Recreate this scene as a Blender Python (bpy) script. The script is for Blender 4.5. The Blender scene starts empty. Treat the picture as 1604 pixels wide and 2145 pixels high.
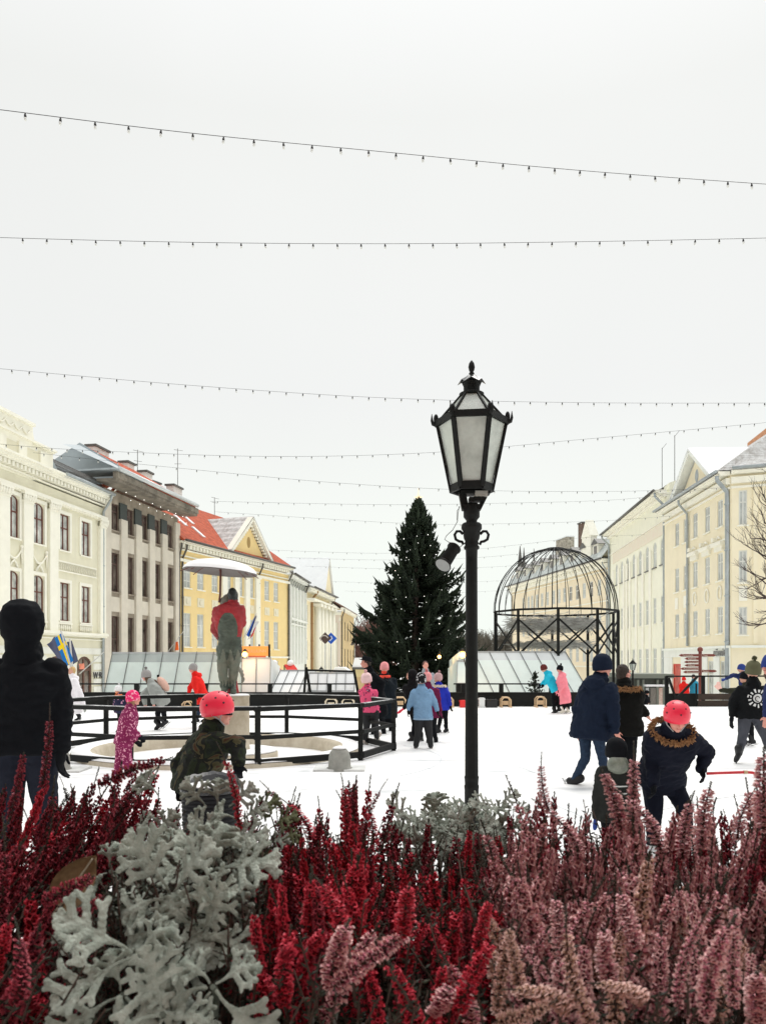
import bpy, math, random, sys
import numpy as np
from mathutils import Vector, Matrix, noise as mnoise
random.seed(7); np.random.seed(7)
S = bpy.context.scene
COL = S.collection
PI = math.pi
# ---------------------------------------------------------------- camera
F = 1600.0; CX = 802.0; HY = 1385.0; CH = 1.5      # focal length and horizon row in photo pixels, eye height in metres
cd = bpy.data.cameras.new('camera'); cam = bpy.data.objects.new('camera', cd); COL.objects.link(cam)
cam.location = (0, 0, CH); cam.rotation_euler = (PI/2, 0, 0)
cd.sensor_fit = 'HORIZONTAL'; cd.sensor_width = 36; cd.lens = 36*F/1604
cd.shift_y = (HY-1072.5)/1604; cd.clip_start = .05; cd.clip_end = 2000
cd.dof.use_dof = True; cd.dof.focus_distance = 7.0; cd.dof.aperture_fstop = 26
S.camera = cam
# ---------------------------------------------------------------- world: bright overcast sky
w = bpy.data.worlds.new('World'); S.world = w; w.use_nodes = True
nt = w.node_tree; nt.nodes.clear()
out = nt.nodes.new('ShaderNodeOutputWorld'); bg = nt.nodes.new('ShaderNodeBackground')
sky = nt.nodes.new('ShaderNodeTexSky'); sky.sky_type = 'NISHITA'; sky.sun_disc = False
SUN_EL, SUN_AZ = math.radians(60), math.radians(25)
sky.sun_elevation = SUN_EL; sky.sun_rotation = SUN_AZ
hs = nt.nodes.new('ShaderNodeHueSaturation'); hs.inputs['Saturation'].default_value = .10; hs.inputs['Value'].default_value = .12
nt.links.new(sky.outputs[0], hs.inputs['Color'])
# cloud deck: even grey-white near the horizon, brighter overhead (as a real overcast is)
tc = nt.nodes.new('ShaderNodeTexCoord'); sx = nt.nodes.new('ShaderNodeSeparateXYZ'); nt.links.new(tc.outputs['Generated'], sx.inputs[0])
cr = nt.nodes.new('ShaderNodeValToRGB'); nt.links.new(sx.outputs['Z'], cr.inputs[0])
e = cr.color_ramp.elements
e[0].position = 0.0; e[0].color = (.860, .915, .850, 1)
e[1].position = .16; e[1].color = (.865, .900, .850, 1)
for p, c in ((.32, (.815, .826, .815, 1)), (.58, (.822, .832, .814, 1)), (.72, (.95, .96, .96, 1)), (1.0, (1.9, 1.92, 1.95, 1))):
    k = e.new(p); k.color = c
mx = nt.nodes.new('ShaderNodeMixRGB'); mx.inputs[0].default_value = .08
nt.links.new(cr.outputs[0], mx.inputs[1]); nt.links.new(hs.outputs[0], mx.inputs[2])
nz = nt.nodes.new('ShaderNodeTexNoise'); nz.inputs['Scale'].default_value = 1.6; nz.inputs['Detail'].default_value = 3
nt.links.new(tc.outputs['Generated'], nz.inputs['Vector'])
mr = nt.nodes.new('ShaderNodeMapRange'); mr.inputs[1].default_value = .3; mr.inputs[2].default_value = .7; mr.inputs[3].default_value = .975; mr.inputs[4].default_value = 1.025
nt.links.new(nz.outputs[0], mr.inputs[0])
nt.links.new(mx.outputs[0], bg.inputs['Color']); nt.links.new(mr.outputs[0], bg.inputs['Strength']); nt.links.new(bg.outputs[0], out.inputs[0])
# ---------------------------------------------------------------- sun: weak and very soft, behind cloud
sl = bpy.data.lights.new('sun', 'SUN'); so = bpy.data.objects.new('sun', sl); COL.objects.link(so)
sl.energy = 1.35; sl.angle = math.radians(35); sl.color = (1, .97, .92)
so.rotation_euler = Vector((math.sin(SUN_AZ)*math.cos(SUN_EL), math.cos(SUN_AZ)*math.cos(SUN_EL), math.sin(SUN_EL))).to_track_quat('Z', 'Y').to_euler(); so.location = (0, 0, 60)
S.view_settings.view_transform = 'Standard'; S.view_settings.look = 'None'; S.view_settings.exposure = 0.12; S.view_settings.gamma = 1
S.cycles.max_bounces = 6; S.cycles.transparent_max_bounces = 24

# ================================================================ helpers
def W(px, py, Z):  # photo pixel at a depth -> point in the place
    return Vector(((px-CX)*Z/F, Z, CH-(py-HY)*Z/F))
def lerp(a, b, t): return a+(b-a)*t
MATS = {}
def mat(name, col=(.5,.5,.5), rough=.7, metal=0, var=.0, vs=8, bump=0, bs=40, spec=.5, emit=None, es=1, stretch=None, col2=None, coat=0, alpha=1, sheen=0, dirt=None):
    if name in MATS: return MATS[name]
    m = bpy.data.materials.new(name); m.use_nodes = True; n = m.node_tree; N = n.nodes; L = n.links
    b = N['Principled BSDF']; b.inputs['Base Color'].default_value = (*col, 1)
    b.inputs['Roughness'].default_value = rough; b.inputs['Metallic'].default_value = metal
    b.inputs['Specular IOR Level'].default_value = spec; b.inputs['Coat Weight'].default_value = coat
    b.inputs['Sheen Weight'].default_value = sheen; b.inputs['Alpha'].default_value = alpha
    t = N.new('ShaderNodeTexCoord'); vec = t.outputs['Object']
    if stretch:
        mp = N.new('ShaderNodeMapping'); mp.inputs['Scale'].default_value = stretch; L.new(vec, mp.inputs[0]); vec = mp.outputs[0]
    if var or col2:
        q = N.new('ShaderNodeTexNoise'); q.inputs['Scale'].default_value = vs; q.inputs['Detail'].default_value = 6; q.inputs['Roughness'].default_value = .65
        L.new(vec, q.inputs['Vector']); r = N.new('ShaderNodeValToRGB'); L.new(q.outputs[0], r.inputs[0])
        r.color_ramp.elements[0].position = .3; r.color_ramp.elements[1].position = .7
        c1 = tuple(max(0, c*(1-var)) for c in col); c2 = col2 if col2 else tuple(min(1, c*(1+var)) for c in col)
        r.color_ramp.elements[0].color = (*c1, 1); r.color_ramp.elements[1].color = (*c2, 1)
        src = r.outputs[0]
        if dirt:
            q2 = N.new('ShaderNodeTexNoise'); q2.inputs['Scale'].default_value = 1.0; q2.inputs['Detail'].default_value = 8
            mp2 = N.new('ShaderNodeMapping'); mp2.inputs['Scale'].default_value = (1.2, 1.2, .22); L.new(t.outputs['Object'], mp2.inputs[0]); L.new(mp2.outputs[0], q2.inputs['Vector'])
            r2 = N.new('ShaderNodeMapRange'); r2.inputs[1].default_value = .5; r2.inputs[2].default_value = .8; r2.inputs[4].default_value = dirt; L.new(q2.outputs[0], r2.inputs[0])
            mm = N.new('ShaderNodeMixRGB'); mm.blend_type = 'MULTIPLY'; L.new(r2.outputs[0], mm.inputs[0]); L.new(src, mm.inputs[1]); mm.inputs[2].default_value = (.55, .52, .47, 1); src = mm.outputs[0]
        L.new(src, b.inputs['Base Color'])
    if bump:
        q = N.new('ShaderNodeTexNoise'); q.inputs['Scale'].default_value = bs; q.inputs['Detail'].default_value = 5; L.new(vec, q.inputs['Vector'])
        u = N.new('ShaderNodeBump'); u.inputs['Strength'].default_value = bump; u.inputs['Distance'].default_value = .02
        L.new(q.outputs[0], u.inputs['Height']); L.new(u.outputs[0], b.inputs['Normal'])
    if emit:
        b.inputs['Emission Color'].default_value = (*emit, 1); b.inputs['Emission Strength'].default_value = es
    MATS[name] = m; return m
def fabric(name, col, var=.12, bump=.5, rough=.85):
    return mat('fabric_'+name, col, rough, var=var, vs=6, bump=bump, bs=14, spec=.12)
def spotmat(name, base, spots, scale=14, thr=.32, third=None):
    if name in MATS: return MATS[name]
    m = mat(name, base, .85, bump=.3, bs=16, spec=.2); N = m.node_tree.nodes; L = m.node_tree.links
    t = N.new('ShaderNodeTexCoord'); v = N.new('ShaderNodeTexVoronoi'); v.inputs['Scale'].default_value = scale
    q0 = N.new('ShaderNodeTexNoise'); q0.inputs['Scale'].default_value = scale*1.2; q0.inputs['Detail'].default_value = 2
    ad = N.new('ShaderNodeMixRGB'); ad.inputs[0].default_value = .08; L.new(t.outputs['Object'], q0.inputs['Vector'])
    L.new(t.outputs['Object'], ad.inputs[1]); L.new(q0.outputs['Color'], ad.inputs[2]); L.new(ad.outputs[0], v.inputs['Vector'])
    r = N.new('ShaderNodeValToRGB'); r.color_ramp.interpolation = 'CONSTANT'; L.new(v.outputs['Distance'], r.inputs[0])
    r.color_ramp.elements[0].color = (*(third or spots), 1); r.color_ramp.elements[0].position = 0
    r.color_ramp.elements[1].color = (*base, 1); r.color_ramp.elements[1].position = thr
    if third: k = r.color_ramp.elements.new(thr*.35); k.color = (*spots, 1)
    L.new(r.outputs[0], N['Principled BSDF'].inputs['Base Color']); return m
def camomat(name, cols, scale=9):
    if name in MATS: return MATS[name]
    m = mat(name, cols[0], .85, bump=.5, bs=14, spec=.2); N = m.node_tree.nodes; L = m.node_tree.links
    t = N.new('ShaderNodeTexCoord'); q = N.new('ShaderNodeTexNoise'); q.inputs['Scale'].default_value = scale; q.inputs['Detail'].default_value = 2.5; q.inputs['Distortion'].default_value = .8
    L.new(t.outputs['Object'], q.inputs['Vector']); r = N.new('ShaderNodeValToRGB'); r.color_ramp.interpolation = 'CONSTANT'; L.new(q.outputs[0], r.inputs[0])
    ps = [0, .42, .5, .58, .64]
    r.color_ramp.elements[0].color = (*cols[0], 1); r.color_ramp.elements[1].position = ps[1]; r.color_ramp.elements[1].color = (*cols[1], 1)
    for i in range(2, len(cols)): k = r.color_ramp.elements.new(ps[i]); k.color = (*cols[i], 1)
    L.new(r.outputs[0], N['Principled BSDF'].inputs['Base Color']); return m

class MB:
    """collects shapes, then links them as one mesh object"""
    def __init__(s): s.v = []; s.f = []; s.m = []; s.sm = []
    def add(s, vs, fs, mi=0, smooth=False):
        o = len(s.v); s.v.extend([tuple(p) for p in vs]); s.f.extend([tuple(i+o for i in f) for f in fs]); s.m.extend([mi]*len(fs)); s.sm.extend([smooth]*len(fs)); return s
    def bx(s, x0, x1, y0, y1, z0, z1, mi=0):
        return s.add([(x0,y0,z0),(x1,y0,z0),(x1,y1,z0),(x0,y1,z0),(x0,y0,z1),(x1,y0,z1),(x1,y1,z1),(x0,y1,z1)],
                     [(0,3,2,1),(4,5,6,7),(0,1,5,4),(1,2,6,5),(2,3,7,6),(3,0,4,7)], mi)
    def beam(s, a, b, wd, ht, mi=0, up=(0,0,1)):
        a = Vector(a); b = Vector(b); d = (b-a).normalized(); u = Vector(up); sd = d.cross(u)
        if sd.length < 1e-4: sd = d.cross(Vector((1,0,0)))
        sd.normalize(); u = sd.cross(d)
        P = [a+sd*x*wd/2+u*z*ht/2 for x, z in ((-1,-1),(1,-1),(1,1),(-1,1))]+[b+sd*x*wd/2+u*z*ht/2 for x, z in ((-1,-1),(1,-1),(1,1),(-1,1))]
        return s.add(P, [(0,1,2,3),(7,6,5,4),(0,4,5,1),(1,5,6,2),(2,6,7,3),(3,7,4,0)], mi)
    def tube(s, pts, r, n=8, mi=0, smooth=True, ell=None):
        pts = [Vector(p) for p in pts]; k = len(pts); R = r if hasattr(r, '__len__') else [r]*k
        prev = None; vs = []
        for i, p in enumerate(pts):
            d = (pts[min(i+1, k-1)]-pts[max(i-1, 0)])
            if d.length < 1e-9: d = Vector((0,0,1))
            d.normalize()
            if prev is None:
                u = d.cross(Vector((0,0,1)))
                if u.length < .05: u = d.cross(Vector((0,1,0)))
            else: u = prev-d*prev.dot(d)
            u.normalize(); prev = u; v = d.cross(u)
            for j in range(n):
                a = 2*PI*j/n; vs.append(p+(u*math.cos(a)+v*math.sin(a))*R[i])
        fs = [(i*n+j, i*n+(j+1)%n, (i+1)*n+(j+1)%n, (i+1)*n+j) for i in range(k-1) for j in range(n)]
        s.add(vs, fs, mi, smooth); o = len(s.v)-len(vs)
        s.f += [tuple(o+j for j in reversed(range(n))), tuple(o+(k-1)*n+j for j in range(n))]; s.m += [mi, mi]; s.sm += [False, False]
        return s
    def lathe(s, prof, c=(0,0,0), n=16, mi=0, smooth=True, a0=0, caps=True):
        vs = []; k = len(prof)
        for r, z in prof:
            for j in range(n):
                a = a0+2*PI*j/n; vs.append((c[0]+r*math.cos(a), c[1]+r*math.sin(a), c[2]+z))
        fs = [(i*n+j, i*n+(j+1)%n, (i+1)*n+(j+1)%n, (i+1)*n+j) for i in range(k-1) for j in range(n)]
        s.add(vs, fs, mi, smooth); o = len(s.v)-len(vs)
        if caps: s.f += [tuple(o+j for j in reversed(range(n))), tuple(o+(k-1)*n+j for j in range(n))]; s.m += [mi, mi]; s.sm += [False, False]
        return s
    def ell(s, c, r, nu=14, nv=9, mi=0, M=None):
        c = Vector(c); r = r if hasattr(r, '__len__') else (r, r, r); vs = [];
        for i in range(nv+1):
            t = PI*i/nv
            for j in range(nu):
                a = 2*PI*j/nu; p = Vector((r[0]*math.sin(t)*math.cos(a), r[1]*math.sin(t)*math.sin(a), r[2]*math.cos(t)))
                vs.append(c+(M @ p if M else p))
        fs = []
        for i in range(nv):
            for j in range(nu):
                q = (i*nu+j, (i+1)*nu+j, (i+1)*nu+(j+1)%nu, i*nu+(j+1)%nu)
                if i == 0: q = (j+0, nu+j, nu+(j+1)%nu)
                elif i == nv-1: q = (i*nu+j, (i+1)*nu+j, i*nu+(j+1)%nu)
                fs.append(q)
        return s.add(vs, fs, mi, True)
    def cap(s, a, b, ra, rb, n=12, mi=0, end=3):
        a = Vector(a); b = Vector(b); d = b-a; l = d.length
        if l < 1e-5: return s.ell(a, ra, mi=mi)
        d /= l; pts = []; R = []
        for i in range(end): t = (i+.15)/end*PI/2; pts.append(a-d*ra*math.cos(t)); R.append(ra*math.sin(t))
        pts += [a, b]; R += [ra, rb]
        for i in range(end): t = (i+.85)/end*PI/2; pts.append(b+d*rb*math.sin(t)); R.append(rb*math.cos(t))
        return s.tube(pts, R, n, mi)
    def loft(s, rings, n=20, mi=0):
        """rings: (centre, side vector scaled, front vector scaled)"""
        vs = []
        for c, u, v in rings:
            for j in range(n):
                a = 2*PI*j/n; ca, sa = math.cos(a), math.sin(a)
                ca = math.copysign(abs(ca)**.85, ca); sa = math.copysign(abs(sa)**.85, sa)
                vs.append(Vector(c)+Vector(u)*ca+Vector(v)*sa)
        k = len(rings); fs = [(i*n+j, i*n+(j+1)%n, (i+1)*n+(j+1)%n, (i+1)*n+j) for i in range(k-1) for j in range(n)]
        s.add(vs, fs, mi, True); o = len(s.v)-len(vs)
        s.f += [tuple(o+j for j in reversed(range(n))), tuple(o+(k-1)*n+j for j in range(n))]; s.m += [mi, mi]; s.sm += [True, True]
        return s
    def poly(s, pts, thick, axis=1, mi=0):
        """flat outline in the plane across `axis`, given a thickness"""
        P = [Vector(p) for p in pts]; d = Vector((0,0,0)); d[axis] = thick; n = len(P)
        return s.add(P+[p+d for p in P], [tuple(range(n)), tuple(reversed(range(n, 2*n)))]+[(i, i+n, (i+1)%n+n, (i+1)%n) for i in range(n)], mi)
    def quad(s, *p, mi=0): return s.add(p, [tuple(range(len(p)))], mi)
    def mesh(s, name, mats, off=None):
        me = bpy.data.meshes.new(name); v = s.v
        if off is not None: v = [(p[0]-off[0], p[1]-off[1], p[2]-off[2]) for p in v]
        me.from_pydata(v, [], s.f)
        for m in (mats if isinstance(mats, (list, tuple)) else [mats]): me.materials.append(m)
        me.polygons.foreach_set('material_index', s.m); me.polygons.foreach_set('use_smooth', s.sm); me.update(); return me
    def build(s, name, mats, parent=None, world=False, flip=False):
        """world=True: the shapes are in world coordinates and the parent is an unrotated Empty"""
        off = parent.location if (world and parent is not None) else None
        me = s.mesh(name, mats, off)
        if flip: me.flip_normals()
        o = bpy.data.objects.new(name, me); COL.objects.link(o)
        if parent is not None: o.parent = parent
        return o
def tag(o, label=None, cat=None, group=None, kind=None):
    if label: o['label'] = label
    if cat: o['category'] = cat
    if group: o['group'] = group
    if kind: o['kind'] = kind
    return o
def thing(name, label, cat, loc=(0,0,0), rz=0, group=None):
    o = bpy.data.objects.new(name, None); COL.objects.link(o); o.location = loc; o.rotation_euler = (0, 0, rz); o.empty_display_size = .1
    return tag(o, label, cat, group)
def inst(name, mesh, parent, loc, M=None, sc=1):
    o = bpy.data.objects.new(name, mesh); COL.objects.link(o); o.parent = parent
    mm = Matrix.Translation(Vector(loc)) @ ((M.to_4x4()) if M is not None else Matrix()) @ Matrix.Scale(sc, 4)
    o.matrix_local = mm; return o
def copy_tree(o, parent=None):
    c = o.copy(); COL.objects.link(c)
    if parent is not None: c.parent = parent
    for ch in o.children: copy_tree(ch, c)
    return c
def lettering(body, size, loc, parent, m, scale=(1,1,1), extrude=.01, align='CENTER', rot=(PI/2,0,0)):
    fo = bpy.data.curves.new('lettering', 'FONT'); fo.body = body; fo.size = size; fo.extrude = extrude; fo.align_x = align
    t = bpy.data.objects.new('tmp_text', fo); COL.objects.link(t)
    me = bpy.data.meshes.new_from_object(t.evaluated_get(bpy.context.evaluated_depsgraph_get())); me.name = 'lettering'
    bpy.data.objects.remove(t); bpy.data.curves.remove(fo); me.materials.clear(); me.materials.append(m)
    o = bpy.data.objects.new('lettering', me); COL.objects.link(o); o.parent = parent; o.location = loc; o.rotation_euler = rot; o.scale = scale; return o
def remesh(mb, voxel, smooth=3, fac=.5):
    """union of the shapes as one continuous skin -> vertex and face arrays"""
    me = mb.mesh('tmp', []) if False else mb.mesh('tmp', [mat('plain', (.5,.5,.5))])
    o = bpy.data.objects.new('tmp', me); COL.objects.link(o)
    r = o.modifiers.new('r', 'REMESH'); r.mode = 'VOXEL'; r.voxel_size = voxel; r.adaptivity = 0
    q = o.modifiers.new('s', 'SMOOTH'); q.factor = fac; q.iterations = smooth
    dg = bpy.context.evaluated_depsgraph_get(); ev = o.evaluated_get(dg); m2 = ev.to_mesh()
    nv = len(m2.vertices); co = np.empty(nv*3); m2.vertices.foreach_get('co', co); co = co.reshape(-1, 3)
    fs = [tuple(p.vertices) for p in m2.polygons]; ev.to_mesh_clear()
    bpy.data.objects.remove(o); bpy.data.meshes.remove(me); return co, fs
def wrinkle(co, fs, amp, scale, seed=0):
    """folds in cloth: moves the skin along its normals"""
    me = bpy.data.meshes.new('t'); me.from_pydata([tuple(c) for c in co], [], fs); me.update()
    nn = np.empty(len(co)*3); me.vertices.foreach_get('normal', nn); nn = nn.reshape(-1, 3); bpy.data.meshes.remove(me)
    for i in range(len(co)):
        p = Vector(co[i]); d = mnoise.noise(Vector((p.x*scale, p.y*scale, p.z*scale*1.7+seed)))+.5*mnoise.noise(Vector((p.x*scale*2.3+9, p.y*scale*2.3, p.z*scale*3.5+seed)))
        d = 1-2*abs(d)*1.2
        co[i] += nn[i]*amp*(d-.4)
    return co
# ================================================================ SETTING: ground, ice
snow = mat('snow', (.93,.935,.93), .6, var=.02, vs=.6, bump=.25, bs=3.5, spec=.2)
ice = mat('snowy_ice', (.95,.955,.95), .45, var=.015, vs=.4, bump=.12, bs=6, spec=.3)
n_ = ice.node_tree; q_ = n_.nodes.new('ShaderNodeTexNoise'); q_.inputs['Scale'].default_value = .55; q_.inputs['Detail'].default_value = 9; q_.inputs['Distortion'].default_value = 1.2
t_ = n_.nodes.new('ShaderNodeTexCoord'); mp_ = n_.nodes.new('ShaderNodeMapping'); mp_.inputs['Scale'].default_value = (1.0, 3.0, 1); n_.links.new(t_.outputs['Object'], mp_.inputs[0]); n_.links.new(mp_.outputs[0], q_.inputs['Vector'])
r_ = n_.nodes.new('ShaderNodeValToRGB'); r_.color_ramp.elements[0].position = .29; r_.color_ramp.elements[0].color = (.60,.62,.63,1); r_.color_ramp.elements[1].position = .43; r_.color_ramp.elements[1].color = (.955,.96,.95,1)
n_.links.new(q_.outputs[0], r_.inputs[0]); n_.links.new(r_.outputs[0], n_.nodes['Principled BSDF'].inputs['Base Color'])
def ground_z(y): return -1.0*min(1, max(0, (y-26.5)/8))
FXc, FYc, FRc = W(462, 0, 12.8).x, 12.8, 2.33
g = MB(); ys = [-300, -40, 0, 2.4, 2.6, 25.3, 25.5, 26.5, 28, 29.5, 31, 32.5, 34.5, 60, 120, 300, 1500]; xs = [-1500, -200, -60, -30, -13.8, -13.6, -5, 5, 17.6, 17.8, 30, 60, 200, 1500]
def gz(x, y): return -.45 if (-13.7 < x < 17.7 and 2.5 < y < 25.4) else ground_z(y)-.02
for i in range(len(ys)-1):
    for j in range(len(xs)-1):
        g.quad(*[(x, y, gz(x, y)) for x, y in ((xs[j],ys[i]),(xs[j+1],ys[i]),(xs[j+1],ys[i+1]),(xs[j],ys[i+1]))])
tag(g.build('ground', snow), kind='structure')
g = MB(); X0, X1, Y0, Y1 = -14, 18, 2.2, 25.6; q = 3.2
for x0, x1, y0, y1 in ((X0, X1, Y0, FYc-q), (X0, X1, FYc+q, Y1), (X0, FXc-q, FYc-q, FYc+q), (FXc+q, X1, FYc-q, FYc+q)): g.quad((x0,y0,0),(x1,y0,0),(x1,y1,0),(x0,y1,0))
n = 72
for i in range(n):
    P = []
    for t in (i, i+1):
        an = 2*PI*t/n; cs, sn = math.cos(an), math.sin(an); k = q/max(abs(cs), abs(sn)); P.append(((FXc+FRc*cs, FYc+FRc*sn, 0), (FXc+k*cs, FYc+k*sn, 0)))
    g.quad(P[0][0], P[0][1], P[1][1], P[1][0])
tag(g.build('ice', ice), kind='structure')
# grooves left by skate blades
groove = mat('skate_grooves', (.66,.69,.71), .4)
g = MB(); rg = random.Random(3)
for i in range(150):
    x, y = rg.uniform(-9, 12), rg.uniform(5, 24); a = rg.uniform(0, PI); R = rg.uniform(1.5, 6); sg = rg.choice((-1, 1)); L_ = rg.uniform(1, 4)
    pts = []
    for k in range(9):
        t = k/8*L_; aa = a+sg*t/R; pts.append((x, y, aa)); x += math.cos(aa)*L_/8; y += math.sin(aa)*L_/8
    wd = .008
    for k in range(8):
        p, q = pts[k], pts[k+1]; 
        if math.hypot(p[0]+2.9, p[1]-12.8) < 3.2: continue
        n1 = (-math.sin(p[2])*wd, math.cos(p[2])*wd); n2 = (-math.sin(q[2])*wd, math.cos(q[2])*wd)
        g.quad((p[0]-n1[0],p[1]-n1[1],.004),(q[0]-n2[0],q[1]-n2[1],.004),(q[0]+n2[0],q[1]+n2[1],.004),(p[0]+n1[0],p[1]+n1[1],.004))
tag(g.build('ice_grooves', groove), kind='structure')

# ================================================================ BUILDINGS
glass = mat('window_glass', (.34,.36,.34), .06, var=.45, vs=1.6, spec=1.0, col2=(.78,.80,.74))
glass_pale = mat('window_glass_curtained', (.50,.54,.52), .12, var=.3, vs=.7, spec=.8, col2=(.80,.83,.80))
glass_dark = mat('window_glass_dark', (.05,.045,.04), .1, var=.5, vs=1.3, spec=.7, col2=(.22,.18,.15))
brownfr = mat('brown_window_frame', (.14,.035,.02), .5, spec=.4)
whitefr = mat('white_window_frame', (.72,.73,.68), .5)
gutterm = mat('zinc', (.38,.42,.43), .4, metal=.3, var=.15, vs=3)
darkgut = mat('dark_zinc', (.09,.085,.075), .45, var=.2, vs=3)
snowroof = mat('roof_snow', (.84,.86,.86), .6, var=.05, vs=2, bump=.3, bs=6)
def tilemat(name, c, c2, sc=5):
    m = mat(name, c, .75, var=.3, vs=3, col2=c2, bump=.1); N = m.node_tree.nodes; L = m.node_tree.links
    wv = N.new('ShaderNodeTexWave'); wv.inputs['Scale'].default_value = sc; wv.bands_direction = 'Z'; t = N.new('ShaderNodeTexCoord'); L.new(t.outputs['Object'], wv.inputs['Vector'])
    w2 = N.new('ShaderNodeTexWave'); w2.inputs['Scale'].default_value = sc*.8; w2.bands_direction = 'X'; L.new(t.outputs['Object'], w2.inputs['Vector'])
    ad = N.new('ShaderNodeMath'); ad.operation = 'ADD'; L.new(wv.outputs[1], ad.inputs[0]); L.new(w2.outputs[1], ad.inputs[1])
    u = N.new('ShaderNodeBump'); u.inputs['Strength'].default_value = .8; u.inputs['Distance'].default_value = .05; L.new(ad.outputs[0], u.inputs['Height']); L.new(u.outputs[0], N['Principled BSDF'].inputs['Normal'])
    return m
orange = tilemat('orange_roof_tiles', (.60,.085,.03), (.80,.16,.06))
snowtile = tilemat('snow_dusted_tiles', (.60,.56,.52), (.85,.86,.85))

class Bld:
    def __init__(s, name, label, A, B, base=-1.3, group=None):
        s.A = Vector((A[0], A[1], 0)); s.B = Vector((B[0], B[1], 0)); s.base = base
        d = s.B-s.A; s.L = d.length; s.d = d.normalized()
        s.root = thing(name, label, 'building', (A[0], A[1], 0), math.atan2(d.y, d.x), group)
    def u(s, px):
        k = (px-CX)/F; return (k*s.A.y-s.A.x)/(s.d.x-k*s.d.y)
    def ud(s, px, y):
        k = (px-CX)/F; A = s.A+Vector((-s.d.y*y, s.d.x*y, 0)); return (k*A.y-A.x)/(s.d.x-k*s.d.y)
    def z(s, px, py): Zd = s.A.y+s.d.y*s.u(px); return CH-(py-HY)*Zd/F
    def part(s, name, mb, m, parent=None): return mb.build(name, m, parent or s.root)
    def wall(s, H, ops, m, depth=9, u0=0, u1=None, name='wall', rev=.12, arch=()):
        """front wall with real openings (u0,u1,z0,z1,arched) plus sides, back and lid"""
        u1 = s.L if u1 is None else u1; z0 = s.base
        X = sorted({u0, u1, *[max(u0, o[0]) for o in ops], *[min(u1, o[1]) for o in ops]}); Zs = sorted({z0, H, *[o[2] for o in ops], *[o[3] for o in ops]})
        mb = MB()
        for i in range(len(X)-1):
            for j in range(len(Zs)-1):
                cx, cz = (X[i]+X[i+1])/2, (Zs[j]+Zs[j+1])/2
                if any(o[0] < cx < o[1] and o[2] < cz < o[3] for o in ops): continue
                mb.quad((X[i],0,Zs[j]),(X[i+1],0,Zs[j]),(X[i+1],0,Zs[j+1]),(X[i],0,Zs[j+1]))
        for o in ops:
            a, b, c, d = o[:4]
            mb.quad((a,0,c),(a,rev,c),(b,rev,c),(b,0,c)); mb.quad((a,0,c),(a,0,d),(a,rev,d),(a,rev,c)); mb.quad((b,0,c),(b,rev,c),(b,rev,d),(b,0,d))
            mb.quad((a,0,d),(b,0,d),(b,rev,d),(a,rev,d))
            if len(o) > 4 and o[4]:
                h = o[4]; n = 8; zc = d-h; mid = (a+b)/2; hw = (b-a)/2
                arc = [(mid+hw*math.cos(PI-k*PI/n), zc+h*math.sin(k*PI/n)) for k in range(n+1)]
                half = n//2
                mb.add([(a,0,d)]+[(p[0],0,p[1]) for p in arc[:half+1]], [tuple(range(half+2))])
                mb.add([(b,0,d)]+[(p[0],0,p[1]) for p in arc[half:]], [tuple(range(half+2))])
                for k in range(n): mb.quad((arc[k][0],0,arc[k][1]),(arc[k+1][0],0,arc[k+1][1]),(arc[k+1][0],rev,arc[k+1][1]),(arc[k][0],rev,arc[k][1]))
        D = depth
        mb.quad((u0,0,z0),(u0,D,z0),(u0,D,H),(u0,0,H)); mb.quad((u1,0,z0),(u1,0,H),(u1,D,H),(u1,D,z0)); mb.quad((u0,D,z0),(u1,D,z0),(u1,D,H),(u0,D,H))
        mb.quad((u0,.0,H),(u1,.0,H),(u1,D,H),(u0,D,H))
        return s.part(name, mb, m)
    def window(s, o, fm, gm, y=.045, fw=.07, mull=1, bars=(.62,), sill=None, sub=True):
        a, b, c, d = o[:4]; mb = MB(); h = o[4] if len(o) > 4 else 0
        mb.bx(a, a+fw, y, y+.07, c, d-(h or 0)); mb.bx(b-fw, b, y, y+.07, c, d-(h or 0)); mb.bx(a+fw, b-fw, y, y+.07, c, c+fw)
        if not h: mb.bx(a+fw, b-fw, y, y+.07, d-fw, d)
        else:
            mid = (a+b)/2; n = 8
            for k in range(n):
                t0, t1 = k*PI/n, (k+1)*PI/n; P = []
                for rr in (1, 1-fw/((b-a)/2)):
                    P += [(mid-(b-a)/2*rr*math.cos(t0), y, d-h+h*rr*math.sin(t0)), (mid-(b-a)/2*rr*math.cos(t1), y, d-h+h*rr*math.sin(t1))]
                mb.poly([P[0], P[1], P[3], P[2]], .07, 1)
        for k in range(mull): x = lerp(a, b, (k+1)/(mull+1)); mb.bx(x-fw*.4, x+fw*.4, y-.004, y+.06, c+fw, d-fw)
        for t in bars: zz = lerp(c, d, t); mb.bx(a+fw, b-fw, y-.01, y+.055, zz-fw*.45, zz+fw*.45)
        wobj = s.part('window', mb, fm)
        if sub:
            p = MB(); p.quad((a+.005,y+.04,c+.005),(b-.005,y+.04,c+.005),(b-.005,y+.04,d-.005),(a+.005,y+.04,d-.005)); p.build('pane', gm, wobj)
            if sill: q = MB(); q.bx(a-.1, b+.1, -.1, -.003, c-.08, c-.003); q.build('sill', sill, wobj)
        return wobj
    def surround(s, mb, o, w=.14, t=.05, mi=0, top=0):
        a, b, c, d = o[:4]
        mb.bx(a-w, a, -t, -.002, c, d, mi); mb.bx(b, b+w, -t, -.002, c, d, mi); mb.bx(a-w, b+w, -t-.01, -.002, d, d+w, mi)
        if top: mb.bx(a-w-.1, b+w+.1, -t-.12, -.002, d+w+.002, d+w+.1, mi)
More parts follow.
